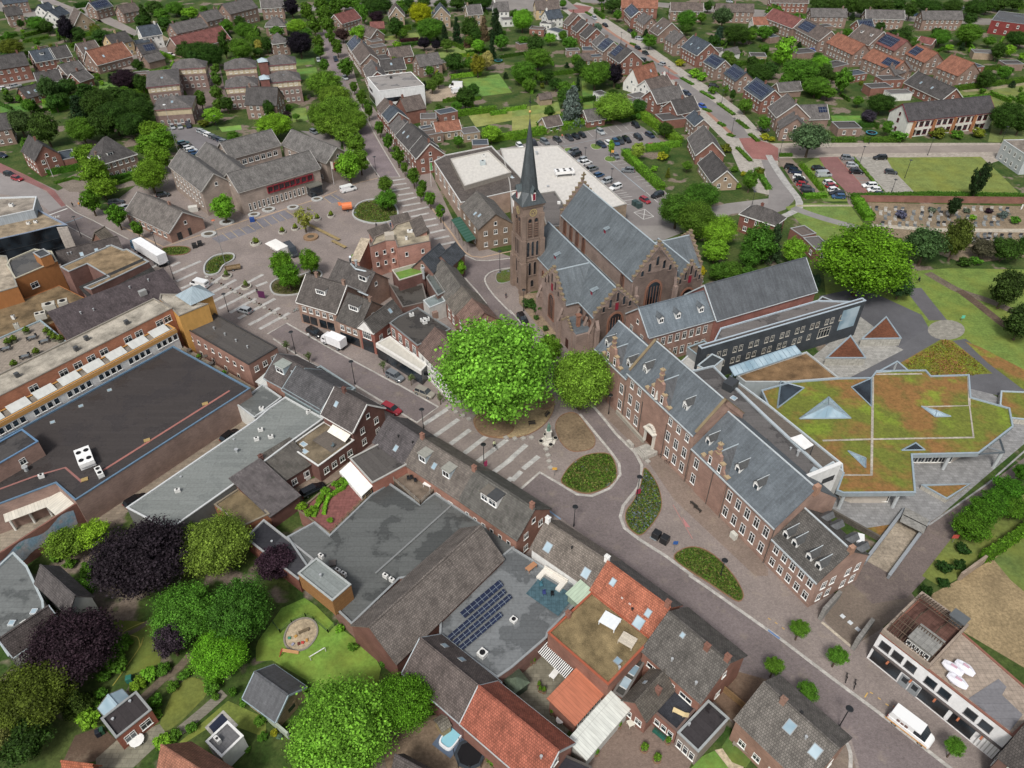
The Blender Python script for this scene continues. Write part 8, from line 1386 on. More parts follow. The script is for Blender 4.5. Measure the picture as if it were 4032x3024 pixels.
for o in[x for x in S.objects if x.parent is None and x.get('group')=='box balls on roof garden']:o.location.z=3.5;P=WM[o.name];k=(CAMH-3.4)/CAMH;o.location.x*=k;o.location.y*=k
# hedges
def hd(t,pts,w_,h_,lab,col='#4f7826',**k):T(t);return hedge(pts,w_,h_,col,lab,**k)
hd('20',[(0,1205),(350,1135),(700,1060),(1050,990)],3.,2.4,'long thick hedge behind the back row of the car park','#6a9a2e',ls=.2,dens=20);hd('20',[(1070,975),(1230,1095),(1440,1240)],3.,2.4,'thick hedge on the right side of the car park','#6a9a2e',ls=.2,dens=20);hd('20',[(1440,1262),(1160,1300)],2.,2.,'short hedge above the round lawn garden','#6a9a2e');hd('20',[(975,1340),(1110,1480),(1290,1650)],2.6,2.2,'thick hedge between car park and the round lawn','#6a9a2e')
hd('10',[(1630,1015),(2060,965)],2.2,2.2,'tall bright hedge in front of the fields','#6a9a2e');hd('10',[(2000,1225),(2240,1190)],2.6,2.,'hedge above the pale supermarket roof','#6a9a2e');hd('10',[(180,905),(440,865)],1.5,1.8,'hedge below the pavilions on the lawn');hd('10',[(1250,365),(1400,350)],1.2,1.5,'dark red hedge beside a lawn near the yellow tree','#4a2c30');hd('10',[(1220,265),(1340,258)],1.5,2.4,'hedge right of the chalet house','#5a7d26')
hd('20',[(330,655),(640,620)],1.5,1.8,'hedge between two long gardens left of the diagonal street');hd('20',[(600,885),(740,865)],1.2,2.,'dark hedge right of the blue grey spruce','#3a5a24');hd('20',[(1840,580),(2200,545)],1.4,2.,'long hedge behind the houses right of the diagonal street');hd('20',[(715,110),(790,165)],1.6,2.,'hedge at the top of the diagonal street')
hd('20',[(2110,1480),(2215,1640)],1.8,1.2,'low hedge along the lower end of the diagonal street','#55822a')
for i,q in enumerate((((1465,680),(1560,735)),((1635,795),(1740,858)),((1785,900),(1915,995)),((1945,1045),(2035,1115)),((2055,1165),(2125,1225)),((1950,1285),(2060,1395)),((1120,550),(1170,575)),((980,440),(1075,520)),((880,375),(940,410)),((1655,945),(1715,970)),((1785,1065),(1835,1095)),((1865,1165),(1915,1185)),((640,110),(690,140)),((1025,378),(1065,395)))):hd('20',q,1.6,.6,f'low roadside planting strip, {ordw(i)} in the diagonal street row','#4f7a26',group='low planting strips along the diagonal street')
hd('31',[(310,50),(495,42)],2.2,1.2,'low hedge at the end of the left hand car park','#5f9428');hd('31',[(760,95),(870,250)],3.,2.,'broad bright hedge left of the cemetery','#5f9428',ls=.2);hd('31',[(715,62),(1400,48),(2230,62)],1.6,1.8,'long hedge behind the cemetery wall','#4f7826');wall([(785,85),(2200,100)],2.,.3,'long brick cemetery wall with pale caps','#7d5548',cap=True)
hd('30',[(290,1440),(460,1650)],1.4,1.2,'narrow hedge between the two car parks','#5f9428');hd('30',[(545,1225),(740,1222)],2.,1.6,'hedge along the right hand road, left piece','#55802a');hd('30',[(830,1225),(1120,1222)],2.,1.6,'hedge along the right hand road, right piece','#55802a');hd('30',[(1620,780),(2230,700)],2.,1.8,'long hedge below the orange roofs','#55802a');hd('30',[(790,1100),(940,1095)],1.5,1.5,'hedge behind the round trampoline','#3f6624');hd('30',[(270,170),(460,250)],2.,2.2,'bright hedge behind the first terrace blocks','#6a9a2e');hd('30',[(1090,345),(1280,350)],1.5,1.5,'hedge in the gardens below the grey roofed blocks','#55802a');hd('30',[(1880,610),(2100,580),(2230,575)],1.8,1.8,'hedge behind the swing garden','#4a7026');hd('30',[(95,1350),(205,1350)],1.2,1.,'low hedge at the red junction','#4f7a26');hd('30',[(740,1375),(980,1655)],1.2,.5,'low planting edge beside the gravel lot','#5a7a2a')
hd('00',[(415,1515),(690,1462)],1.6,1.8,'hedge beside the old brick house by the road','#4f8028');hd('00',[(970,1575),(1160,1525)],1.6,1.8,'hedge in front of the hipped house','#4f8028');hd('00',[(480,1590),(640,1545),(700,1560)],1.,.8,'low clipped box hedge in the front garden','#4f8028');hd('00',[(0,345),(150,310)],1.8,1.6,'left most hedge in the gardens above the blue roof');hd('00',[(210,320),(440,265)],1.8,1.6,'long hedge in the gardens above the blue roof');hd('00',[(210,370),(420,330)],1.8,1.4,'lower hedge in the gardens above the blue roof');hd('00',[(1110,770),(1280,735)],2.5,3.,'tall dark hedge beside the left pavilion','#2f4d22');hd('00',[(545,715),(660,770)],1.2,1.6,'hedge between two dark roofed houses');hd('00',[(1385,470),(1500,515)],1.5,1.6,'bright hedge below the white house','#6a9a2e');hd('00',[(655,70),(780,50)],3.5,2.2,'square hedge round a garden near the top left road','#2f5a1e');hd('00',[(950,1620),(1180,1540)],1.,1.,'lower hedge under the street tree')
hd('32',[(2260,1240),(2060,1390),(1850,1530)],1.4,2.2,'ivy covered wall beside the bare earth','#5a8a24');T('33');
T('32');wall([(1850,1545),(1650,1690)],1.8,.4,'broken old brick wall beside the bare earth','#8a7a6a')
T('12');hedge([(790,850),(760,900),(680,945),(630,985),(600,1060),(590,1130)],.7,.55,'#7ab030','wavy clipped box hedge on the roof garden',h=3.5,dens=60,ls=.1);hedge([(590,930),(560,1000),(520,1080),(500,1150)],.9,.45,'#6a9a2e','second winding hedge on the roof garden',h=3.5,dens=60,ls=.1)
# fill the gardens of the outer neighbourhoods
def inside(x,y,Q):
    c=False;n=len(Q);j=n-1
    for i in range(n):
        xi,yi=Q[i];xj,yj=Q[j]
        if(yi>y)!=(yj>y)and x<(xj-xi)*(y-yi)/(yj-yi)+xi:c=not c
        j=i
    return c
FB=[(min(p[0]for p in q),max(p[0]for p in q),min(p[1]for p in q),max(p[1]for p in q),q)for q in FOOT]
def free(P,m=0.):
    for dx,dy in((0,0),(m,0),(-m,0),(0,m),(0,-m)):
        x,y=P.x+dx,P.y+dy
        for a,b,c,d,q in FB:
            if a<=x<=b and c<=y<=d and inside(x,y,q):return False
    return True
def fill(region,x0,x1,y0,y1,n,kinds,avoid=()):
    T('o');lst=[];tries=0
    while len(lst)<n and tries<n*40:
        tries+=1;x,y=R.uniform(x0,x1),R.uniform(y0,y1);P=g(x,y)
        if any(a<=x<=b and c<=y<=d for a,b,c,d in avoid):continue
        k,r0,r1,col=R.choice(kinds);rr=R.uniform(r0,r1)
        if not free(P,rr*.9):continue
        z=zdep(x,y,1)*_o[2]/FPX;px=rr/z;v=(raw(x,y)[1]-1512)/FPX;al=TH+math.atan(v);b=rr*R.uniform(.8,1.3);hc=b*(.9 if k=='bush' else 1.3)
        lst.append((x,y-hc*cos(al)/z,px,px*sqrt((sin(al))**2+(b/rr*cos(al))**2),k,col))
    trees(region,lst,group=region)
SH=[('round',2.,3.6,'#47702a'),('round',3.,4.4,'#42662a'),('round',2.4,4.,DG),('bush',.9,1.8,MG),('bush',.8,1.6,BR),('bush',.8,1.5,DG),('round',1.6,2.8,MG),('round',1.6,3.2,DG),('bush',.7,1.2,OL),('cone',1.1,1.8,CO),('round',1.8,3.,'#5f8030')]
fill('small garden greenery far left',0,560,20,250,95,SH);fill('small garden greenery top centre',740,1260,15,270,60,SH,((1000,1130,245,290),));fill('small garden greenery right of diagonal street',1300,1720,10,320,62,SH);fill('small garden greenery far right',1720,2212,10,215,55,SH)
def hfill(region,x0,x1,y0,y1,n,avoid=()):
    T('o');k=0;tr=0
    while k<n and tr<n*30:
        tr+=1;x,y=R.uniform(x0,x1),R.uniform(y0,y1);P=g(x,y)
        if any(a<=x<=b and c<=y<=d for a,b,c,d in avoid):continue
        b0=min((q for q in FB if len(q[4])==4),key=lambda q:(q[0]-P.x)**2+(q[2]-P.y)**2)[4];d=Vector((b0[1][0]-b0[0][0],b0[1][1]-b0[0][1],0)).normalized()
        if R.random()<.5:d=Vector((-d.y,d.x,0))
        L=R.uniform(6,16)
        if all(free(P+d*L*t,.8)for t in(0,.25,.5,.75,1)):
            Q=P+d*L;k+=1;o=empty('tmp',MI);bpy.data.objects.remove(o)
            def px(V):dz=V.y*cos(TH)+(CAMH-V.z)*sin(TH);X=V.x/dz*FPX+2016;Y=((CAMH-V.z)*cos(TH)-V.y*sin(TH))/dz*FPX+1512;return(X/_o[2],Y/_o[2])
            hedge([px(P),px(Q)],R.uniform(.7,1.3),R.uniform(1.2,2.),R.choice(('#4f7826','#5a8a2a','#3f6322','#6a9a2e')),f'{ordw(k-1)} clipped hedge among {region}',dens=9,ls=.26,group=region)
hfill('far left garden hedges',0,560,20,250,34);hfill('top centre garden hedges',760,1260,15,260,26);hfill('top right garden hedges',1300,2212,10,300,42,((1870,2212,330,420),))
# ================================================================ VEHICLES
T('20')
cars('back row by the car park hedge',[(45,1238,90,1280,'hatch','white'),(172,1218,208,1262,'suv','black'),(252,1208,315,1245,'suv','grey'),(362,1190,420,1222,'hatch','dark grey'),(465,1170,525,1212,'estate','dark grey'),(525,1165,580,1195,'hatch','black'),(580,1150,632,1182,'hatch','black'),(735,1120,795,1160,'suv','silver'),(1038,1058,1100,1105,'suv','black')])
cars('middle row of the church car park',[(742,1232,805,1268,'estate','dark blue'),(812,1222,860,1256,'hatch','white'),(876,1210,918,1250,'suv','blue'),(905,1195,965,1245,'suv','dark grey'),(955,1188,1025,1228,'suv','black'),(1058,1165,1125,1208,'suv','black'),(1155,1145,1228,1188,'estate','dark blue'),(1185,1262,1238,1258,'hatch','red'),(872,1318,925,1378,'hatch','grey'),(1045,1475,958,1468,'suv','grey'),(985,1305,1030,1308,'hatch','dark grey')])
cars('row beside the white supermarket hall',[(572,1290,480,1318,'estate','grey'),(592,1322,507,1350,'suv','black'),(640,1368,568,1395,'hatch','silver'),(590,1420,688,1392,'suv','white'),(645,1472,745,1442,'suv','grey'),(708,1525,790,1498,'hatch','blue'),(862,1550,768,1582,'suv','silver'),(945,1600,845,1635,'suv','white')])
cars('diagonal street cars',[(695,145,732,168,'suv','silver'),(785,205,828,230,'estate','black'),(1065,402,1112,425,'hatch','black'),(1128,447,1180,470,'hatch','dark grey'),(1150,520,1085,510,'estate','black'),(1320,560,1268,543,'hatch','silver'),(1618,905,1672,930,'hatch','bright blue'),(1002,258,1045,275,'hatch','black'),(1066,330,1138,340,'suv','silver'),(1482,800,1530,815,'suv','dark blue'),(1712,740,1775,748,'suv','black'),(2135,1115,2225,1120,'hatch','grey'),(1860,10,1900,15,'hatch','silver')])
T('21');cars('lower end of the church car park',[(1112,48,1188,92,'hatch','red'),(1290,15,1222,38,'suv','black')]);tag(car(68,1060,112,1118,'hatch','black'),'black and white small car driving along the church street','car')
T('30');cars('left right-hand car park',[(150,1440,248,1455,'suv','black'),(183,1475,285,1490,'suv','dark blue'),(215,1525,320,1538,'hatch','white'),(222,1553,350,1578,'suv','black'),(260,1588,347,1600,'hatch','red'),(293,1625,392,1642,'suv','dark grey'),(375,1455,500,1450,'estate','black')])
cars('red paved car park',[(405,1512,558,1505,'van','silver'),(473,1580,587,1572,'hatch','white'),(498,1610,605,1600,'hatch','red'),(512,1645,628,1632,'hatch','white'),(635,1362,742,1370,'suv','grey'),(670,1422,784,1428,'hatch','silver'),(710,1482,816,1485,'suv','black'),(975,1640,856,1638,'hatch','white'),(945,1598,810,1602,'estate','white'),(1030,1362,908,1362,'suv','black'),(1005,1480,1122,1492,'hatch','dark grey'),(640,1672,545,1668,'estate','black'),(668,1700,550,1694,'hatch','blue'),(915,1675,1035,1685,'hatch','dark blue'),(298,1666,400,1664,'suv','black')])
cars('upper right back gardens',[(820,775,880,790,'hatch','grey'),(355,430,420,438,'hatch','bright blue'),(1660,80,1730,72,'estate','silver'),(1262,130,1300,128,'hatch','blue')]);T('30');tag(car(310,75,318,30,'van','white'),'white camper van parked near the top right trees','van')
T('10');cars('north street parked cars',[(675,485,702,540,'suv','dark blue'),(752,660,788,686,'hatch','silver'),(480,1128,520,1148,'hatch','grey'),(535,505,545,530,'hatch','silver')]);cars('gravel yard behind the white box',[(1792,748,1662,745,'bigvan','white'),(1700,795,1782,782,'van','white'),(1742,818,1832,800,'suv','white'),(1742,842,1815,832,'suv','black')]);tag(car(722,1655,875,1615,'van','white'),'long white delivery van parked in front of the town hall','van')
T('01');cars('cars beside the low brick hall',[(940,95,1065,78,'estate','dark grey'),(1040,148,1112,118,'hatch','silver'),(1365,30,1452,18,'hatch','black')]);tag(car(1795,815,1655,780,'van','white'),'white and teal van parked across the pale stripes','van');tag(car(2165,1035,2055,1005,'hatch','silver'),'silver hatchback on the striped pavement below the square','car')
T('00');cars('car park below the pavilions',[(1710+i*32,1128+i*15,1778+i*34,1148+i*15,'hatch' if i%2 else 'estate',c)for i,c in enumerate(('silver','silver','white','grey','dark grey','dark blue','grey'))]+[(1545+i*24,1245+i*20,1620+i*22,1225+i*22,'hatch',c)for i,c in enumerate(('teal','dark grey','white','white','blue'))]+[(1478,1080,1500,1112,'hatch','silver'),(1545,1075,1565,1110,'hatch','silver'),(1620,1065,1635,1100,'suv','dark blue')])
cars('streets in the top left',[(1460,408,1528,392,'hatch','silver'),(1478,428,1542,412,'hatch','dark blue'),(1455,470,1502,478,'hatch','white'),(0,768,62,758,'estate','white'),(93,750,178,732,'estate','silver'),(1152,395,1178,430,'van','white'),(1150,540,1195,552,'hatch','red'),(2165,105,2185,125,'hatch','white'),(0,1340,30,1345,'hatch','dark blue')]);cars('lower left road',[(42,1495,120,1512,'hatch','black'),(108,1532,188,1552,'hatch','red')])
T('11');tag(car(445,1185,575,1245,'suv','black'),'black car parked in front of the white box truck','car');tag(car(265,470,350,562,'bigvan','dark grey'),'dark grey van parked beside the market trailer on the square','van');tag(car(1140,1560,1262,1622,'suv','grey'),'grey car parked before the single storey shop front','car')
T('12');tag(car(1392,50,1522,100,'suv','beige'),'beige grey car parked near the huge plane tree','car');tag(car(1098,178,1242,248,'estate','red'),'bright red estate car beside the tall brick gable','car');tag(car(402,958,578,868,'estate','black'),'black estate car in the lane beside the roof garden','car')
T('32');tag(car(785,1335,785,1425,'hatch','white'),'white car in the yard behind the convent end','car');T('02');tag(car(1955,470,2020,420,'hatch','black'),'black car behind the grey hall, farther one','car');tag(car(1135,1030,1210,985,'hatch','black'),'black car behind the grey hall, nearer one','car')
T('33');v=car(1085,1200,1385,1430,'van','white',sc=1.1);tag(v,'white van with orange side stripe parked on the main road, lower right','van');M=WM[v.name];m=MB();[m.box(-2.8,2.4,s*1.03-.02,s*1.03+.02,.5,.66,bot=True)for s in(-1,1)];m.obj('stripe','paint',v,'#cf8f2a');m=MB();[m.box(-1.6+i*.5,-1.25+i*.5,s*.97-.03,s*.97+.03,1.3,1.7-.1*(i%2),bot=True)for s in(-1,1)for i in range(3)];m.obj('side_emblem','paint',v,'#7a5b52')
def truck(x1,y1,x2,y2,L,cabL,label,W=2.5,H=3.9,cabc='#dfe3e6',z0=1.1,low='#e8e8ea'):
    P,Q=g(x1,y1,2),g(x2,y2,2);d=Q-P;c=(P+Q)/2;M=frame((c.x,c.y,0),(d.x,d.y,0));r=empty('truck',M);T_=L+cabL;x0=-T_/2;w2=W/2;m=MB();m.box(x0,x0+L,-w2,w2,z0,H,bot=True);m.obj('cargo_box','paint',r,'#ecedef');m=MB();m.box(x0,x0+.02+L,-w2*.9,w2*.9,.7,z0-.01);m.obj('chassis','tyre',r);hc=H*.86;a=x0+L+.25;b=x0+T_
    m=MB();m.face([(a,-w2*.95,.6),(b,-w2*.95,.6),(b,-w2*.93,1.5),(b-.5,-w2*.88,hc-.2),(a,-w2*.9,hc)]);m.face([(a,w2*.95,.6),(a,w2*.9,hc),(b-.5,w2*.88,hc-.2),(b,w2*.93,1.5),(b,w2*.95,.6)]);m.face([(b-.5,-w2*.88,hc-.2),(b-.5,w2*.88,hc-.2),(a,w2*.9,hc),(a,-w2*.9,hc)]);m.face([(b,-w2*.95,.6),(b,w2*.95,.6),(b,w2*.93,1.5),(b,-w2*.93,1.5)]);m.obj('cab','car_paint',r,cabc);m=MB();m.face([(b,-w2*.9,1.52),(b,w2*.9,1.52),(b-.48,w2*.86,hc-.25),(b-.48,-w2*.86,hc-.25)]);m.box(b-1.3,b-.5,-w2*.96,-w2*.9,1.6,hc-.7);m.box(b-1.3,b-.5,w2*.9,w2*.96,1.6,hc-.7);m.obj('window_glass','glass',r)
    for xx in((x0+1.2,x0+2.4,x0+3.6,b-3.4,b-1.2)if L>8 else(x0+1.2,b-1.0)):
        for s in(-1,1):link('wheel',CP['suv']['wh'],r,'#8f9397',M@MT((xx,s*(w2-.2),.48))@Matrix.Scale(1.3,4))
    tag(r,label,'truck');return r
T('01');truck(1440,610,1130,415,13.2,2.4,'long white articulated truck parked at the corner of the square',cabc='#3a6a8a')
T('11');t_=truck(745,1300,590,1235,4.4,1.8,'white box truck with open tail lift and ramp on the shopping street',2.2,3.1,'#e8e8ea',.9)
T('11');r=empty('food_trailer',MT(g(790,160)));M=WM[r.name]@RZ(.25);m=MB();n=12;Rr=[[(x,1.05*cos(2*pi*i/n),1.5+1.05*sin(2*pi*i/n)*1.05)for i in range(n)]for x in(-1.5,1.5)];[m.face([Rr[0][i],Rr[1][i],Rr[1][(i+1)%n],Rr[0][(i+1)%n]][::-1])for i in range(n)];m.face(Rr[0]);m.face(Rr[1][::-1]);m.obj('body','paint',r,'#e0722a',M);m=MB();m.slab([(-2.3,-1.6,2.6),(-1.5,-1.1,2.4),(-1.5,1.1,2.4),(-2.5,.9,2.6)],.06);m.obj('hatch','paint',r,'#e0722a',M)
for s in(-1,1):link('wheel',CP['hatch']['wh'],r,'#8f9397',M@MT((0,s*1.05,.33)))
m=MB();m.box(1.5,2.9,-.06,.06,.5,.6,bot=True);m.obj('drawbar','metal',r,'#8a8d90',M);tag(r,'round orange food trailer on the square beside the oval bed','trailer')
r=empty('market_trailer',MT(g(210,520)));M=WM[r.name]@RZ(-.75);m=MB();m.box(-3,3,-1.1,1.1,.5,2.6,bot=True);m.obj('body','paint',r,'#e4e2dc',M);m=MB();m.slab([(-3,-1.1,2.6),(3,-1.1,2.6),(3,-2.4,2.5),(-3,-2.4,2.5)],.06);m.obj('flap','paint',r,'#e8e4de',M)
for s in(-1,1):link('wheel',CP['hatch']['wh'],r,'#8f9397',M@MT((0,s*1.,.33)))
tag(r,'white market sales trailer with raised flap on the square','trailer')
T('01');r=empty('flat_trailer',MT(g(2015,670)));M=WM[r.name]@RZ(.35);m=MB();m.box(-2,2,-.9,.9,.5,.6,bot=True);[m.box(*q,.6,.95)for q in((-2,2,-.9,-.84),(-2,2,.84,.9),(-2,-1.94,-.84,.84),(1.94,2,-.84,.84))];m.obj('bed','wood',r,'#8a7350',M)
for s in(-1,1):link('wheel',CP['hatch']['wh'],r,'#8f9397',M@MT((0,s*.95,.33)))
tag(r,'small open wooden trailer beside the kidney shaped bed','trailer')
# ================================================================ STREET THINGS
for t,x,y,l,h_ in(('11',345,1400,'black street lamp before the box truck',6),('11',855,1659,'black street lamp opposite the single storey shop front',6),('12',1448,385,'black street lamp at the end of the shopping street stripes',5),('12',1970,690,'black street lamp near the pink sign on the stripes',5),('22',833,260,'black street lamp by the convent ramp wall',5),('22',1072,1005,'black street lamp on the leaf shaped bed',6),('22',533,1230,'street lamp with white head at the road junction',5),('22',1800,1659,'black street lamp in the lowest oval bed',4),('33',612,1305,'black street lamp over the house with white rooflights',5),('01',703,385,'black street lamp beside the threshold marking',6),('01',1362,495,'black street lamp by the truck cab',5),('01',1505,755,'black street lamp beside the yellow block',5),('01',1975,1035,'black street lamp near the silver hatchback',5),('11',2108,690,'black street lamp at the planted corner by the tower',6),('11',1706,600,'black street lamp in front of the slate gable house',5),('11',1625,320,'black street lamp before the cafe',6),('10',1040,1510,'black street lamp at the start of the stripes',6),('21',100,1030,'black street lamp by the church yard railing',6),('21',2063,160,'black street lamp behind the church trees',6),('20',722,1262,'tall car park lamp on the small lawn island',7),('20',400,1255,'tall car park lamp at the supermarket corner',6),('20',627,1430,'car park lamp beside the white car row',6),('20',855,1590,'car park lamp at the supermarket hall edge',5),('20',1895,1165,'black lamp on the diagonal street bend',6),('20',938,395,'black lamp on the upper diagonal street',6),('20',1345,680,'black lamp at the small red junction',5),('20',1810,890,'lamp on the pale pavement beside solar roofs',5),('30',92,1365,'black lamp at the red junction corner',6),('30',790,1418,'lamp between car park and gravel lot',6),('30',1378,1342,'lamp along the right hand road, middle',6),('30',870,1245,'lamp along the right hand road, left',4),('30',2010,1240,'lamp along the right hand road, right',6),('30',1180,1540,'lamp on the right hand lawn, upper',6),('30',1068,1659,'lamp on the right hand lawn, lower',4),('00',1880,1120,'lamp by the pavilion car park',5)):T(t);lamp(x,y,l,h_)
T('00');lamp(1545,1335,'very tall pale floodlight mast beside the town hall',17,col='#a9adb0',head='#e0e2e2');T('01');lamp(1950,630,'tall lamp mast with orange top beside the kidney shaped bed',13,col='#8f9290',head='#c06030')
T('11')
for i,(x,y,rot)in enumerate(((585,355,-.72),(718,460,-.72))):
    P=g(x,y);M=MT(P)@RZ(rot);b=empty('bench',M);L=(7.2,3.)[i];m=MB();[m.box(-L,L,-.5+j*.26,-.3+j*.26,.42,.5,bot=True)for j in range(4)];m.obj('seat','wood',b,'#a08a58');[MBq.obj('leg','metal',b,'#6a6c6c')for MBq in[(lambda q:(q.box(xx-.1,xx+.1,-.4,.4,0,.42),q)[1])(MB())for xx in(-L*.9,-L*.3,L*.3,L*.9)]];tag(b,('long curved timber bench on the square, longer piece','short timber bench on the square, lower piece')[i],'bench')
ring('tree_planter',475,395,1.,2.1,.45,'wood','#9a7a58','round timber seat planter under the sparse yellow tree','planter')
for i,(x,y,r_)in enumerate(((228,352,1.1),(340,322,1.1),(648,212,1.1),(445,290,1.),(530,238,1.1),(10,450,1.2))):ring('planter',x,y,r_*.85,r_,.5,'plaster','#b9b5ab',f'round pale planter with shrub, {ordw(i)} of the planters on the square','planter',plant=(.8,1.1,'#86a03a'),group='round planters on the square')
for i,(x,y,r_)in enumerate(((110,155,1.7),(320,137,1.5),(528,65,1.5),(-15,200,1.5),(-407,368,1.8),(-250,265,1.8))):ring('tree_ring',x,y,r_*.6,r_,.35,'plaster','#aeb0ae',f'grey oval tree ring, {ordw(i)} of those before the town hall','planter',oval=1.2,group='grey tree rings before the town hall')
T('01')
for i,(x,y)in enumerate(((1960,735),(2128,825),(2205,450))):ring('planter',x,y,1.15,1.35,.55,'plaster','#c3bfb2',f'white round planter with small tree, {ordw(i)} along the kidney bed','planter',plant=(.7,1.3,'#7f9a4a'),group='round planters beside the kidney bed')
for i,(t,x,y)in enumerate([('01',a,b)for a,b in((1788,742),(1832,765),(1874,790),(1915,808),(1952,832),(1996,850),(2035,875),(2076,892),(2117,917),(2158,935),(2200,960))]+[('11',a,b)for a,b in((30,980),(75,1008),(120,1030),(165,1055),(208,1075),(252,1100))]+[('12',a,b)for a,b in((1668,212),(1727,248),(1787,280),(1842,308),(2160,470))]+[('22',a,b)for a,b in((25,478),(97,476),(168,470),(295,570),(310,622),(320,675),(332,730),(1172,675))]):
    T(t);(block if i%2==0 or i>16 else lambda x,y,l,**k:ring('flower_pot',x,y,.35,.48,.5,'plaster','#9a958c',l,'planter',n=10,plant=(.35,.35,'#7a5a4a')))(x,y,f'small square stone seat block or pot, {ordw(i)} along the square and stripes',**({'sx_':.8,'sy_':.8,'hh':.42}if i%2==0 or i>16 else{}))
# fountain statue
T('22');P=g(312,500);M=MT(P)@RZ(.3);f_=empty('statue',M);m=MB();m.cyl(0,0,0,.3,1.5,1.5,8);m.cyl(0,0,.3,.8,1.,.9,8);m.box(-.6,.6,-.6,.6,.8,1.3);m.box(-.42,.42,-.42,.42,1.3,2.9);m.box(-.55,.55,-.55,.55,2.9,3.1,bot=True);m.obj('pedestal','plaster',f_,'#cfcbc0')
for i in range(4):a=i*pi/2;m=MB();m.cyl(1.5*cos(a),1.5*sin(a),0,.7,.35,.5,8);m.cyl(1.5*cos(a),1.5*sin(a),.7,.72,.42,.42,8,1);m.obj('basin',['plaster','tyre'],f_,'#bdb8ab')
m=MB();m.cyl(0,0,3.1,4.4,.42,.26,10);m.cyl(0,0,4.4,4.75,.26,.1,10);m.cyl(0,0,4.72,5.05,.13,.12,8);m.cyl(0,0,5.05,5.15,.12,.03,8);m.tube((-.22,-.05,4.5),(-.3,-.3,4.),.08);m.tube((.22,-.05,4.5),(.25,-.35,4.2),.08);m.obj('figure','metal',f_,'#5f8a78');tag(f_,'green bronze statue on a pale fountain pedestal by the plane tree','statue')
T('22');wb_=[bench(307,270,'bench on the gravel circle, nearer the lime tree',1.4,1.),bench(172,352,'bench on the gravel circle, near the fountain',1.4,.2),bench(1572,1052,'bench by the convent wall, upper one',1.6,2.2),bench(1603,1090,'bench by the convent wall, lower one',1.6,2.2)]
block(1245,1322,'black waste container on a pale steel plate',1.3,1.3,1.3,.9,'#2b2d30','waste_container','waste container','metal');block(1316,1365,'black waste container with white lid beside the plate',1.3,1.3,1.4,.9,'#2b2d30','waste_container','waste container','metal');sheet('steel_plate',[(1185,1330),(1250,1270),(1292,1310),(1240,1362)],'metal','#8f989c',.05)
T('01');block(1685,480,'black waste container on the square, left one',1.2,1.2,1.3,.4,'#2b2d30','waste_container','waste container','metal');block(1732,462,'black waste container on the square, right one',1.2,1.2,1.3,.4,'#2b2d30','waste_container','waste container','metal');block(2182,255,'blue paper container near the parking bays',1.3,1.,1.3,.3,'#1f4fa0','waste_container','waste container','metal');block(1675,165,'white utility box beside the town hall lane',2.6,1.6,1.6,.35,'#c9c8c0','utility_box','utility box');block(1808,165,'dark waste bin beside the utility box',1.1,1.2,1.3,.4,'#20262e','waste_bin','bin','metal')
T('21');[block(x,y,l,1.6,1.5,1.6,.5,'#3c5654','waste_container','waste container','metal')for x,y,l in((1062,115,'grey green container in the car park, left one'),(1095,135,'grey green container in the car park, right one'))]
T('22');bike(1295,640,'bicycle beside the convent steps, upper one',2.4);bike(1345,695,'bicycle beside the convent steps, lower one',2.3);block(1910,1330,'pale utility cabinet against the convent wall',1.2,.7,1.3,-1.05,'#c9c9be','utility_box','utility box')
T('33');bike(672,890,'black moped parked on the pavement, left one',1.1,'#1d2a22',name='moped');bike(745,945,'black moped parked on the pavement, right one',1.1,'#20262e',name='moped')
T('11');bike(345,1035,'pale blue bicycle by the terrace of the corner house',.6,'#7fb0b0');bike(1145,1485,'bicycle before the single storey shop front',-.6)
def sign(t,x,y,label,col,w_=.8,h_=.8,z=2.2,rot=0.):T(t);P=g(x,y);M=MT(P)@RZ(rot);r=empty('sign',M);m=MB();m.cyl(0,0,0,z+h_,.04,n=5);m.obj('pole','metal',r,'#8a8c8c');m=MB();m.box(-w_/2,w_/2,-.08,-.04,z,z+h_,bot=True);m.obj('panel','paint',r,col);tag(r,label,'sign');return r
sign('22',365,795,'yellow sign by the fountain','#e0a818',.9,.6,1.7);sign('22',1080,1000,'red and white banner sign on the leaf shaped bed','#a02848',.9,1.3,1.6,.3);sign('22',1395,1455,'blue cycle sign beside the lowest oval bed','#2a5fa8');sign('12',1985,760,'pink banner sign at the dark tiled roofs','#c02868',.8,1.4,1.5,.8);sign('11',55,920,'purple banner sign on the striped pavement','#5a2050',1.8,1.9,.3,-.2);sign('32',1590,1370,'red and white roadworks sign by the ramp road','#c04838',1.1,.9,1.2);sign('31',1668,1120,'turquoise sign on the park lawn','#4ac0a0',.8,.8,1.);sign('20',862,1390,'orange sign on the lawn island in the car park','#e8a020',.9,.8,3.)
for t,x,y,l,z,c in(('10',675,1600,'white flagpole with flag before the town hall',8,'#c9c0b0'),('10',1515,1610,'flagpole with green banner before the supermarket',8,'#4f9a4a'),('00',460,1530,'white flagpole in the hedge garden',7,'#e8e8e8')):T(t);P=g(x,y);r=empty('flagpole',MT(P));m=MB();m.cyl(0,0,0,z,.07,.04,6);m.obj('pole','paint',r,'#dcdcdc');m=MB();m.box(.05,.7,-.02,.02,z-2.6,z-.2,bot=True);m.obj('flag','paint',r,c)if c!='#e8e8e8' else None;tag(r,l,'flagpole')
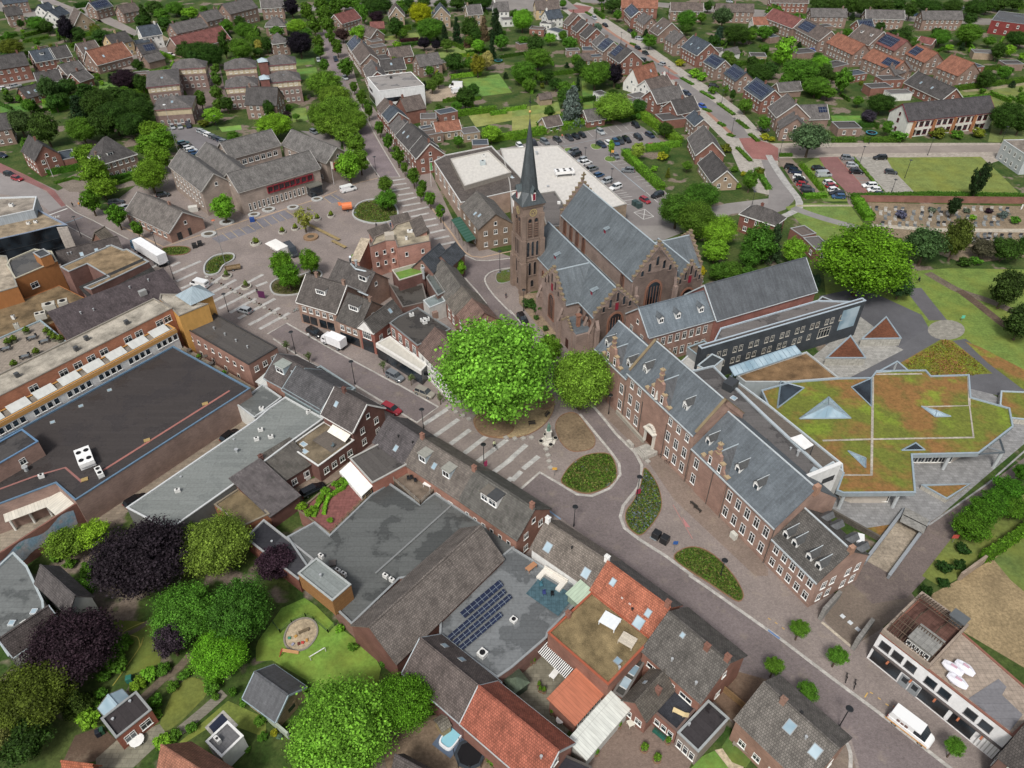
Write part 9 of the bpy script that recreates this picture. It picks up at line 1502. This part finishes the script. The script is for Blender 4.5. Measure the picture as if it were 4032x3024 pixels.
for t,x,y,l,a,b,ro,ps in(('12',2058,545,'person in pale top cycling over the stripes','#c9d0a8','#2b3038',.5,'stand'),('11',458,1265,'person in white top and dark trousers beside the black car','#d9d9d9','#20242c',0,'stand'),('11',1040,300,'person in black sitting at the oval bed wall','#1c1c20','#26262a',0,'sit'),('11',1128,305,'person in light blue standing by the oval bed','#9ab8d0','#5f7a98',.4,'stand'),('11',1165,305,'person in dark blue beside the one in light blue','#33507a','#202a3a',.8,'stand'),('11',2160,920,'person in dark jacket beside the bicycle racks','#30343c','#5a3a40',0,'stand'),('01',635,132,'pedestrian in black on the left pavement','#1c1c20','#1c1c20',0,'stand'),('01',692,130,'person in orange jacket near the white flowering bush','#e09028','#33363c',0,'stand'),('31',1300,770,'person in dark clothes sitting on the park path','#1c1e2c','#1c1e2c',0,'sit'),('20',433,1195,'person in pink top walking by the car park hedge','#d07868','#3a3a40',0,'stand'),('11',15,880,'person holding the purple banner on the stripes','#1c1c20','#1c1c20',0,'stand')):T(t);person(x,y,l,a,b,ro,ps)
T('12');bike(2065,555,'bicycle ridden over the stripes',2.2)
# ================================================================ GARDENS AND ROOFS
T('13');P=g(1690,1400);M=MT(P)@RZ(.95);r=empty('inflatable_pool',M);m=MB();n=24
def se(a,w_,h_,k=.5):return(w_*math.copysign(abs(cos(a))**k,cos(a)),h_*math.copysign(abs(sin(a))**k,sin(a)))
for i in range(n):
    a0,a1=2*pi*i/n,2*pi*(i+1)/n
    for(r0,z0),(r1,z1)in(((1,0),(1.04,.3)),((1.04,.3),(1,.6)),((1,.6),(.86,.6)),((.86,.6),(.84,.1))):p,q,s_,t=se(a0,1.75*r0,1.1*r0),se(a1,1.75*r0,1.1*r0),se(a1,1.75*r1,1.1*r1),se(a0,1.75*r1,1.1*r1);m.face([(*p,z0),(*q,z0),(*s_,z1),(*t,z1)])
m.obj('rim','plaster',r,'#e8ecf0');m=MB();m.face([(*se(2*pi*i/n,1.5,.95),.42)for i in range(n)]);m.obj('water','water',r);m=MB();m.box(-2.2,2.2,-1.6,1.6,.02,.06);m.obj('ground_mat','plaster',r,'#5a6a80');tag(r,'inflatable white and blue pool on a grey mat','pool')
def tramp(t,x,y,r_,label,net,col='#14181c'):
    T(t);P=g(x,y);r=empty('trampoline',MT(P));m=MB();n=8 if net else 16;m.face([(r_*.8*cos(2*pi*i/n),r_*.8*sin(2*pi*i/n),.8)for i in range(n)]);m.obj('mat','tyre',r);m=MB()
    for i in range(n):a0,a1=2*pi*i/n,2*pi*(i+1)/n;q=lambda k,a,z:(r_*k*cos(a),r_*k*sin(a),z);m.face([q(.8,a0,.82),q(1,a0,.82),q(1,a1,.82),q(.8,a1,.82)]);m.face([q(1,a0,.7),q(1,a1,.7),q(1,a1,.82),q(1,a0,.82)])
    m.obj('edge_pad','paint',r,col)
    for i in range(n if net else 4):a=2*pi*i/(n if net else 4);m=MB();m.cyl(r_*cos(a),r_*sin(a),0,2.3 if net else .8,.05,n=5);m.obj('leg','metal',r,'#2a2e33')
    tag(r,label,'trampoline')
tramp('13',1850,1560,2.1,'black octagonal trampoline with net posts',True,'#333c44');tramp('30',890,1162,2.,'round trampoline with turquoise edge behind the hedge',False,'#2a8aa0');tramp('10',2095,535,1.9,'round turquoise trampoline in the field garden',False,'#2a8a90')
T('13');P=g(240,680);M=MT(P)@RZ(.1);r=empty('slide',M);m=MB();m.slab([(0,-.25,1.3),(2.2,-.25,.25),(2.2,.25,.25),(0,.25,1.3)],.06);m.obj('chute','paint',r,'#d9a060');m=MB();m.tube((0,-.25,1.35),(-.6,-.3,0),.06);m.tube((0,.25,1.35),(-.6,.3,0),.06);[m.tube((-.15*i,-.25,1.3-.32*i),(-.15*i,.25,1.3-.32*i),.04)for i in range(4)];m.obj('ladder','paint',r,'#a83a30');tag(r,'small red and orange slide beside the sand pit','slide')
def goal(t,x,y,L,rot,col,label):T(t);M=MT(g(x,y))@RZ(rot);m=MB();q=[(-L,0,0),(-L,0,1),(L,0,1),(L,0,0)];[m.tube(q[i],q[i+1],.05)for i in range(3)];[m.tube((s*L,0,1),(s*L,.7,0),.04)for s in(-1,1)];m.tube((-L,.7,.02),(L,.7,.02),.04);o=m.obj('goal','paint',None,col,M);tag(o,label,'goal')
goal('13',540,690,1.2,.65,'#e0e0e0','small white football goal on the lawn');goal('13',975,1070,1.2,.7,'#a8622a','small orange goal at the tree edge of the lawn');T('13');bench(415,485,'small timber picnic bench in the sand pit',1.6,.5,'#7a6a50',back=False)
fence([(150,410),(210,490),(310,405),(430,350),(500,380),(625,490),(680,430)],.8,'low green wire fence curving round the sand pit','#4a6a3a',step=2.5,open_=True);wall([(0,1145),(130,1265),(285,1400)],1.6,.3,'whitewashed garden wall beside the slate roofed shed','#a9b5a4','plaster')
for i,(x,y,c)in enumerate(((290,540,'#2a8a70'),(320,595,'#9a9ab0'),(370,590,'#6a3028'),(405,580,'#c03028'),(345,525,'#c09030'),(440,560,'#c08a28'))):block(x,y,f'small sand pit toy, {ordw(i)} of the scattered toys',.45,.35,.3,i,c,'toy','toy','paint')
T('03');P=g(1905,1290);wt=sheet('pool_edge',[(1770,1310),(1930,1160),(2060,1290),(1890,1450)],'slabs','#a9a69e',.05);sheet('pool_cover',[(1805,1305),(1920,1190),(2015,1295),(1890,1410)],'paint','#232b40',.08)
table(1195,1440,'white oval garden table on the patio',1.9,1.,'#e8e8e4',.7,round_=True);chair(1150,1405,'white garden chair beside the oval table','#e4e4e0',.8)
block(860,1375,'dark blue wheelie bin by the garden room',.6,.7,1.1,.5,'#1c2430','waste_bin','bin','paint');block(890,1355,'green wheelie bin by the garden room',.6,.7,1.1,.5,'#1f5038','waste_bin','bin','paint');block(1125,905,'green compost bin on the lawn',.8,.8,1.,.3,'#1f7060','compost_bin','bin','paint')
k=house('weathered glass greenhouse behind the garden room',(870,1140),(930,1210),(1085,1040),2,'greenhouse',roof='gx',wall='pale_glass',wc='#fff',rt='pale_glass',rc='#fff',rh=.8,win={},name='greenhouse',trimc='#6a6a60')
T('03');strip('hose',[(975,950),(1090,790),(1200,630),(1240,530),(1210,620),(1190,530),(1060,500),(1150,440),(1250,400)],.12,'paint','#a8a030',.06,sm=3);strip('sleeper_path',[(1555,1340),(1760,1170),(1940,1010)],1.5,'wood','#857f70',.05)
T('23');table(366,862,'white rectangular table on the paved patio',1.7,.9,'#ecece8',.9);table(1022,1290,'small square table in the brick yard',.9,.9,'#d9d4c4',.4);chair(1035,1260,'wicker armchair by the square table','#b89a5a',.4);table(1985,1500,'long grey wooden table on the artificial lawn',2.6,.9,'#8a8074',-.65);table(412,1265,'round white table in the narrow yard',1.1,1.1,'#ecece8',0,round_=True)
bench(1265,1385,'turquoise garden bench in the brick yard',1.9,-.75,'#1f6a5a')
for i,(x,y,r_)in enumerate(((150,760,.55),(190,750,.3),(232,955,.35),(242,995,.35),(275,1005,.4),(920,1300,.5),(1345,1440,.5),(1140,1500,.7),(1250,1590,.7),(725,1540,.5),(1980,1385,.5),(345,1190,.4))):ring('flower_pot',x,y,r_*.7,r_*.85,.4,'plaster','#8a6a50',f'potted garden plant, {ordw(i)} in the yards behind the orange roofs','plant',n=10,plant=(r_,.9,'#6a9a30'),group='potted plants behind the orange roofs')
fence([(0,830),(290,575)],1.8,'yellowish wooden fence beside the paved patio','#8a7a3c');fence([(1790,975),(2000,1150)],1.6,'tan wooden fence in the side yard','#9a7a50')
hx=house('small octagonal green garden pavilion roof',(-60,900),(20,1000),(120,900),2.2,'pavilion',roof='pyr',rc='#5a6a54',wc='#4a5a48',wall='wood',rh=1.,win={},name='pavilion',rt='slate')
for t,x,y,h_,l,c,ro in(('23',252,90,3.9,'green deck chair on the blue terrace, left one','#3a7080',.3),('23',278,160,3.9,'blue deck chair on the blue terrace, middle one','#33407a',.2),('23',347,170,3.9,'black deck chair on the blue terrace, right one','#1a1c20',.1),('12',665,545,4,'grey sun chair on the timber deck','#5a6a70',-.6),('12',1318,830,4,'black roof terrace chair, left of three','#26282c',.2),('12',1345,825,4,'black roof terrace chair, middle of three','#26282c',.2),('12',1378,850,4,'black roof terrace chair, right of three','#26282c',.2)):T(t);chair(x,y,l,c,ro,h_)
T('12');table(1485,890,'white table on the roof terrace behind the dormers',1.6,.8,'#e8e8e4',-.5,4);fence([(1148,800),(1420,1040),(1545,915)],1.,'pale rail fence round the roof terrace behind the dormers','#9a948a',h=3.9,open_=True,step=1.5);fence([(640,1300),(1000,950)],1.1,'timber lattice rail along the roof garden','#8a7450',h=3.5,open_=True,step=1.5)
T('22');table(165,1600,'wooden picnic table on the flat roof patio',1.9,.9,'#b07a50',.75,3.85);T('23');sofa=empty('garden_sofa',MT(g(335,50,3.9)));M=WM[sofa.name]@RZ(-.65);m=MB();[m.box(*q)for q in((-2.2,2.2,.5,1.3,0,.45),(-2.2,2.2,1.3,1.5,0,.8),(-2.2,-1.4,-.8,.5,0,.45),(1.4,2.2,-.8,.5,0,.45))];m.obj('cushions','plaster',sofa,'#dad4c8',M);tag(sofa,'white corner sofa on the blue terrace','sofa')
T('23');P=g(1450,1190,3.4);m=MB();m.slab([(-1,-.32,.35),(.6,-.32,.35),(.6,.32,.35),(-1,.32,.35)],.08);m.slab([(.6,-.32,.35),(1.1,-.32,.7),(1.1,.32,.7),(.6,.32,.35)],.08);[m.box(x-.03,x+.03,y-.03,y+.03,0,.3)for x in(-.9,.5)for y in(-.28,.28)];o=m.obj('sun_lounger','plaster',None,'#dcc48c',MT(P)@RZ(-.5));tag(o,'cream sun lounger on the dark gravel roof','sun lounger')
T('01')
for i,(x,y)in enumerate(((285,1275),(392,1305),(225,1437),(60,1370))):table(x,y,f'grey roof terrace table, {ordw(i)} from the right or front',1.5,.9,'#6a7074',.4,6.3);chair(x-40,y+15,f'black chair left of terrace table {ordw(i)}','#2a2c30',.4,6.3);chair(x+30,y-20,f'black chair right of terrace table {ordw(i)}','#2a2c30',.4,6.3)
for i,(x,y)in enumerate(((75,1320),(125,1295),(235,1220),(410,1225),(450,1255),(480,1280),(530,1290),(130,1510),(320,1405))):ring('planter',x,y,.6,.7,.5,'plaster','#6a6a5a',f'planter shrub, {ordw(i)} on the pale roof terrace','plant',n=10,plant=(.9,1.,'#6a8a30'),h=6.3,group='planters on the pale roof terrace')
for i,(x,y)in enumerate(((1550,1330),(1640,1385),(1720,1440),(1830,1500),(1940,1580),(1780,1440))):(table(x,y,f'small dark table on the terraced roof, {ordw(i)} from top',1.1,1.1,'#5a5550',0,3.7,True)if i%2 else ring('planter',x,y,.4,.5,.4,'plaster','#8a7a60',f'potted plant on the terraced roof, {ordw(i)} from top','plant',n=8,plant=(.6,.7,'#6a9a30'),h=3.7))
T('33')
for x1,y1,x2,y2,l in((460,390,620,190,'sloping concrete gate wall beside the convent end'),(745,650,900,430,'sloping concrete gate wall beside the white shop building')):
    A_,B2=g(x1,y1),g(x2,y2);d=B2-A_;m=MB();L=d.length;m.face([(0,0,0),(L,0,0),(L,0,1.6),(0,0,3.)]);m.face([(L,.6,0),(0,.6,0),(0,.6,3.),(L,.6,1.6)]);m.face([(0,0,3),(L,0,1.6),(L,.6,1.6),(0,.6,3)]);m.face([(0,.6,0),(0,0,0),(0,0,3),(0,.6,3)]);m.face([(L,0,0),(L,.6,0),(L,.6,1.6),(L,0,1.6)]);o=m.obj('gate_wall','concrete',None,'#8d8b86',frame(A_,d));tag(o,l,'wall')
for i,(x,y)in enumerate(((645,348),(710,403),(775,460))):block(x,y,f'square ground light in the yard, {ordw(i)} from the convent',.7,.7,.05,.6,'#c9d0d4','ground_light','light','paint')
T('31')
rg_=random.Random(3);gi=0
for row,(x0,x1,y,n)in enumerate(((870,2150,148,17),(900,1700,185,11),(930,2100,225,15),(990,2060,275,16),(1760,2240,378,9),(1750,2000,418,7))):
    for i in range(n):
        if rg_.random()<.12:continue
        x=x0+(x1-x0)*i/n+rg_.uniform(-12,12);P=g(x,y+rg_.uniform(-6,6));c=rg_.choice(('#2c2f33','#5f6468','#8a8d8c','#3a3d42','#a9a59c'));M=MT(P)@RZ(-.3);r=empty('grave',M);m=MB();m.box(-.45,.45,0,.12,0,.85);m.obj('headstone','paint',r,c);m=MB();m.box(-.45,.45,-1.7,0,0,.14);m.obj('grave_slab','concrete',r,rg_.choice(('#8a8d8c','#6a6e70','#b0aca4')));tag(r,f'grave with upright stone, {ordw(i)} from left in cemetery row {ORD[row]}','grave','graves in the cemetery');gi+=1
block(2185,150,'white cross on a grave at the right end of the cemetery',.35,.2,1.6,0,'#dcdcd8','cross','cross')
# low planting growing in the beds
def growth(t,pts,n,hgt,cols,seed):
    T(t);P=[g(x,y)for x,y in smooth(pts,3)];q=[(p.x,p.y)for p in P];rng=np.random.default_rng(seed);a=min(x for x,y in q);b=max(x for x,y in q);c=min(y for x,y in q);d=max(y for x,y in q)
    L=[]
    while len(L)<n:
        x,y=rng.uniform(a,b),rng.uniform(c,d)
        if inside(x,y,q):L.append((x,y,.05+hgt*rng.random()*(.5+.5*sin(x*1.7)*cos(y*1.3))))
    L=np.array(L);k=len(cols)
    for i,cc in enumerate(cols):Pp=L[i::k];V=leaves(Pp,np.tile([0,0,1.],(len(Pp),1)),.16,rng,.8);o=link('bed_plants',mesh_np('bed_plants',V,len(V)//4,'leaf'),None,cc);o['kind']='stuff'
GC=('#5c7f2c','#7a7a44','#476426')
growth('22',[(440,850),(460,780),(525,700),(625,635),(730,610),(825,615),(870,660),(890,760),(875,830),(795,890),(680,930),(570,920)],7000,.5,GC,1)
growth('22',[(1145,750),(1195,790),(1250,885),(1278,1000),(1270,1085),(1225,1170),(1175,1240),(1105,1290),(1030,1245),(995,1170),(1005,1090),(1060,1010),(1120,880)],6000,.5,GC+('#6f7a84',),2)
growth('22',[(1415,1510),(1460,1450),(1550,1425),(1655,1445),(1770,1520),(1885,1645),(1945,1735),(1980,1830),(1950,1865),(1865,1815),(1705,1705),(1550,1605)],7000,.45,GC,3)
growth('11',[(865,170),(895,120),(965,90),(1060,85),(1165,110),(1205,170),(1195,220),(1120,250),(1010,240),(900,235)],4000,.5,GC,4);growth('01',[(1785,680),(1800,625),(1860,572),(1960,550),(2000,560),(1990,590),(1910,635),(1870,695)],1800,.4,GC,5);growth('01',[(1410,505),(1440,488),(1540,478),(1620,488),(1580,530),(1480,540)],1200,.3,GC,6);growth('11',[(160,860),(160,805),(215,765),(340,755),(480,705),(530,705),(420,845),(300,880)],2500,.3,('#56622e','#6a6840'),7)
growth('31',[(1190,1480),(1500,1290),(1590,1310),(1890,1560),(1400,1590),(1240,1550)],3500,.12,('#7d8a2a','#7a5a30','#8a9a30'),8)
